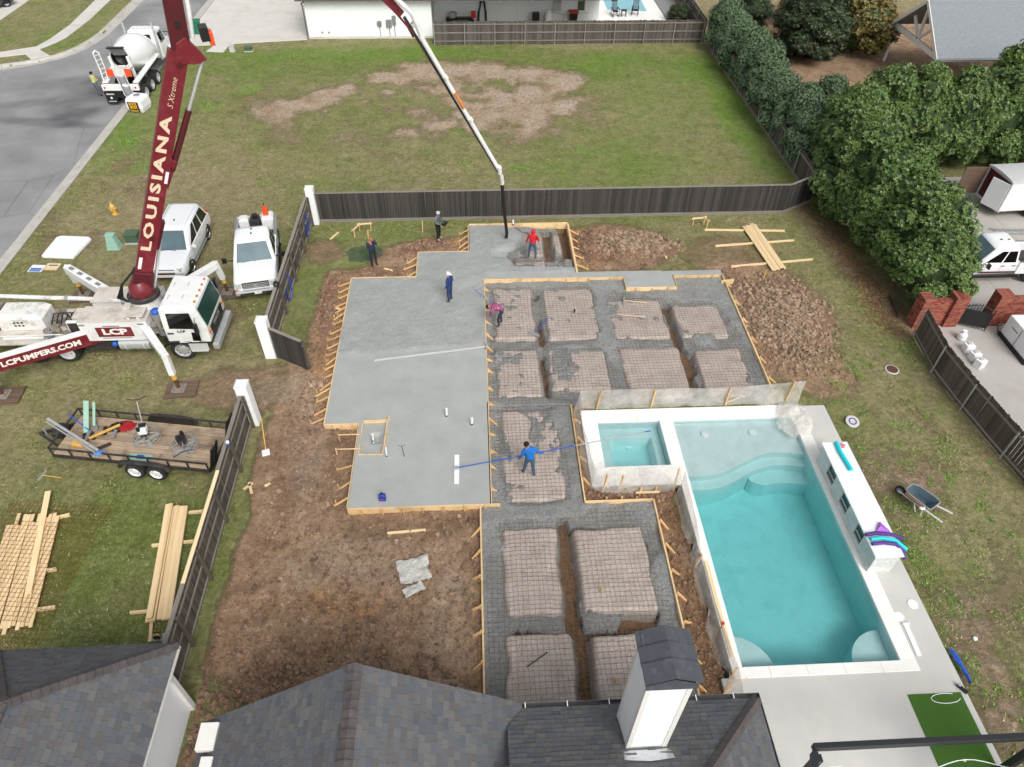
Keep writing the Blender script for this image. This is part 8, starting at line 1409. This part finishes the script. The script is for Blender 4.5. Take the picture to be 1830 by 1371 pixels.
# wrapped mattress-like bundle, signs, hydrant, boxes on the verge
wb = thing('wrapped_bundle', 'flat white plastic-wrapped bundle on the verge', 'bundle', G(121, 446, 0), R(-6)); MB().loft([[V((x*k, y*k, z)) for x, y in ((-.85, -.95), (.85, -.95), (.95, .85), (.8, .97), (-.75, .97), (-.95, .8))] for k, z in ((.94, .0), (1.0, .08), (.99, .2), (.93, .26))]).build('wrap', MAT['white_clean'], wb, bevel=.04)
for px, py, lb, bars in ((66, 480, 'blue and white yard sign lying flat by the wrapped bundle', (('bluep', -.3, .28, -.12, .02), ('cloth_blue', -.3, .28, -.28, -.14))), (93, 477, 'cream yard sign with dark lettering lying beside the blue one', (('letter_b', -.2, .25, .08, .16), ('letter_y', -.3, .3, -.28, -.22)))):
    t = thing('yard_sign', lb, 'sign', G(px, py, .03), R(-4)); pn = MB().box(-.36, .36, -.3, .3, 0, .012).build('panel', MAT['white_clean' if px < 80 else 'letter_t'], t)
    for m_, x0_, x1_, y0_, y1_ in bars: MB().box(x0_, x1_, y0_, y1_, .013, .015).build('print', MAT[m_], pn)
hy = thing('fire_hydrant', 'yellow fire hydrant on the verge beside the boom', 'hydrant', G(206, 383, 0)); MB().lathe([(.16, 0), (.16, .05), (.11, .06), (.11, .45), (.14, .47), (.14, .52), (.11, .55), (.07, .66), (.03, .7), (.03, .76)], 16).build('barrel', MAT['yellow'], hy, smooth=True); [MB().tube((0, 0, .38), d_, .055, 10).build('outlet', MAT['yellow'], hy) for d_ in ((.2, 0, .38), (-.2, 0, .38), (0, -.22, .36))]
up = thing('utility_pedestal', 'pale green tapered utility pedestal on the verge', 'utility box', G(206, 443, 0)); [MB().loft([[V((s_*a, t_*a, z)) for s_, t_ in ((-1, -.8), (1, -.8), (1, .8), (-1, .8))] for a, z in ((.34-.035*k, .2*k), (.29-.035*k, .2*k+.19))]).build('tier', MAT['pale_green'], up, bevel=.015) for k in range(4)]; MB().box(-.24, .24, -.19, .19, .79, .84).build('lid', MAT['pale_green'], up, bevel=.02)
def ubox(label, px, py, w, h, m): t = thing('utility_box', label, 'utility box', G(px, py, 0)); MB().loft([[V((s_*a, t_*a*.8, z)) for s_, t_ in ((-1, -1), (1, -1), (1, 1), (-1, 1))] for a, z in ((w/2, .06), (w/2*.95, h))]).build('cabinet', MAT[m], t, bevel=.02); MB().box(-w*.55, w*.55, -w*.5, w*.5, 0, .06).build('pad', MAT['ltgrey'], t); MB().box(-w*.52, w*.52, -w*.45, w*.45, h, h+.04).build('lid', MAT[m], t, bevel=.01)
ubox('dark green utility box beside the boom and pale pedestal', 240, 431, .7, .5, 'util'); ubox('low green utility box on the lawn by the far driveway', 445, 91, .6, .3, 'util'); ubox('small grey utility box by the walk stub', 416, 92, .4, .45, 'ltgrey')
gb = thing('wheelie_bin', 'green wheeled bin at the edge of the far driveway', 'bin', G(354, 60, .03)); MB().loft([[V((s_*a, t_*a, z)) for s_, t_ in ((-1, -1), (1, -1), (1, 1), (-1, 1))] for a, z in ((.26, .05), (.34, 1.0))]).build('body', MAT['green_bin'], gb, bevel=.03); MB().box(-.38, .38, -.38, .4, 1.0, 1.08).build('lid', MAT['green_bin'], gb, bevel=.02); MB().tube((-.3, .3, .12), (.34, .3, .12), .12, 12).build('wheels', MAT['rubber'], gb)
mc = thing('mini_disc', 'round metal lid set in the thin lawn', 'lid', G(1594, 661, .02)); MB().lathe([(.24, 0), (.24, .05), (.2, .055), (.01, .05)], 20).build('cover', MAT['rust'], mc); MB().lathe([(.3, -.02), (.3, .03), (.25, .035), (.25, 0)], 20, cap=False).build('ring', MAT['concrete'], mc); mc.name = 'manhole_lid'
rs_ = thing('round_sign', 'round white and purple disc leaning on the grass beside the deck', 'disc', G(1523, 754, .06)); MB().lathe([(.28, 0), (.28, .04), (.2, .05), (.01, .05)], 24, Matrix.Rotation(R(14), 4, 'X')).build('disc', MAT['ltgrey'], rs_); MB().lathe([(.17, .055), (.12, .06)], 20, Matrix.Rotation(R(14), 4, 'X'), cap=False).build('ring_print', MAT['purple'], rs_)
for px, py, lb in ((1742, 1142, 'small white round cap lying in the thin lawn'), (1478, 955, 'white scrap at the deck edge')): tag(MB().lathe([(.07, 0), (.07, .05), (.04, .07)], 14, Matrix.Translation(G(px, py, .01))).build('cap', MAT['white_clean']), lb, 'cap') if px > 1500 else None
# wheelbarrow
wbr = thing('wheelbarrow', 'grey-blue wheelbarrow loaded with an old plank on the right lawn', 'wheelbarrow', G(1636, 905, 0), R(122)); tub = mk('tub_blue_grey', rgb(66, 88, 98), .5, var=.15, scale=5)
o2 = [[V((x*kx+dx, y*ky, z)) for x, y in ((-.5, -.28), (-.3, -.33), (.3, -.3), (.5, -.18), (.5, .18), (.3, .3), (-.3, .33), (-.5, .28))] for kx, ky, dx, z in ((.55, .55, .05, .32), (.85, .85, .02, .5), (1.05, 1.05, 0, .64), (1.0, 1.0, 0, .645), (.8, .8, .02, .52), (.5, .5, .05, .345))]; MB().loft(o2).build('tub', tub, wbr, smooth=30)
MB().path([V((x*1.06, y*1.06, .645)) for x, y in ((-.5, -.28), (-.3, -.33), (.3, -.3), (.5, -.18), (.5, .18), (.3, .3), (-.3, .33), (-.5, .28), (-.5, -.28))], .018, 6).build('rim', MAT['galv'], wbr)
for s_ in (-1, 1): MB().beam((.75, s_*.1, .22), (-1.05, s_*.33, .5), .05, .04).build('handle', MAT['white'], wbr); MB().path([(-.3, s_*.22, .35), (-.35, s_*.25, 0), (-.15, s_*.25, 0), (.05, s_*.2, .3)], .02, 6).build('leg', MAT['white'], wbr)
wheel(wbr, .72, 0, .19, .1, 1, 'galv')
tag(MB().cbox((0, 0, 0), (.75, .2, .06)).build('old_plank', MAT['oldwood'], loc=G(1635, 893, .62), rz=R(-58), bevel=.01), 'dark old plank lying in the wheelbarrow', 'plank'); tag(MB().ball((0, 0, 0), (.12, .09, .06), 8, 6).ball((.1, .12, 0), (.08, .07, .06), 8, 6).build('rubble', MAT['white'], loc=G(1648, 908, .58)), 'white rubble in the wheelbarrow tub', 'rubble')
# scrap of pinkish rubble on the yard
for i, (px, py, r_) in enumerate(((565, 690, .28), (552, 700, .2), (487, 955, .15), (552, 875, .12))): rn = random.Random(i); mb = MB(); [mb.rock((rn.uniform(-r_, r_), rn.uniform(-r_, r_), .02), r_*rn.uniform(.3, .7), rn) for _ in range(5)]; tag(mb.build('rubble', MAT['clod_lt'], loc=G(px, py, .05)), ['pale broken rubble beside the gate path', 'flat pale stone by the gate path rubble', 'pinkish scrap lump on the bare soil', 'grey scrap lump on the bare soil path'][i], 'rubble')
tag(MB().beam(G(1272, 1160, .6), G(1290, 1118, .9), .03, .03).mat(1).ball(G(1292, 1114, .92), .06, 8, 6).build('marker_stick', [MAT['rust'], MAT['red']]), 'dark stick with red top leaning on the pool screen', 'stick')
tag(MB().tube((0, 0, .1), (0, 0, .26), .045, 10).build('pipe_stub', MAT['black'], loc=G(1026, 561, .15)), 'small dark pipe stub in a sand pad beside the placer', 'pipe'); tag(MB().tube((0, 0, 0), (0, 0, .3), .05, 10).mat(1).tube((0, 0, .0), (0, 0, .06), .07, 10).build('pipe_stub', [MAT['white_clean'], MAT['black']], loc=G(917, 402, .3)), 'white pipe stub at the back form beside the pump hose', 'pipe')
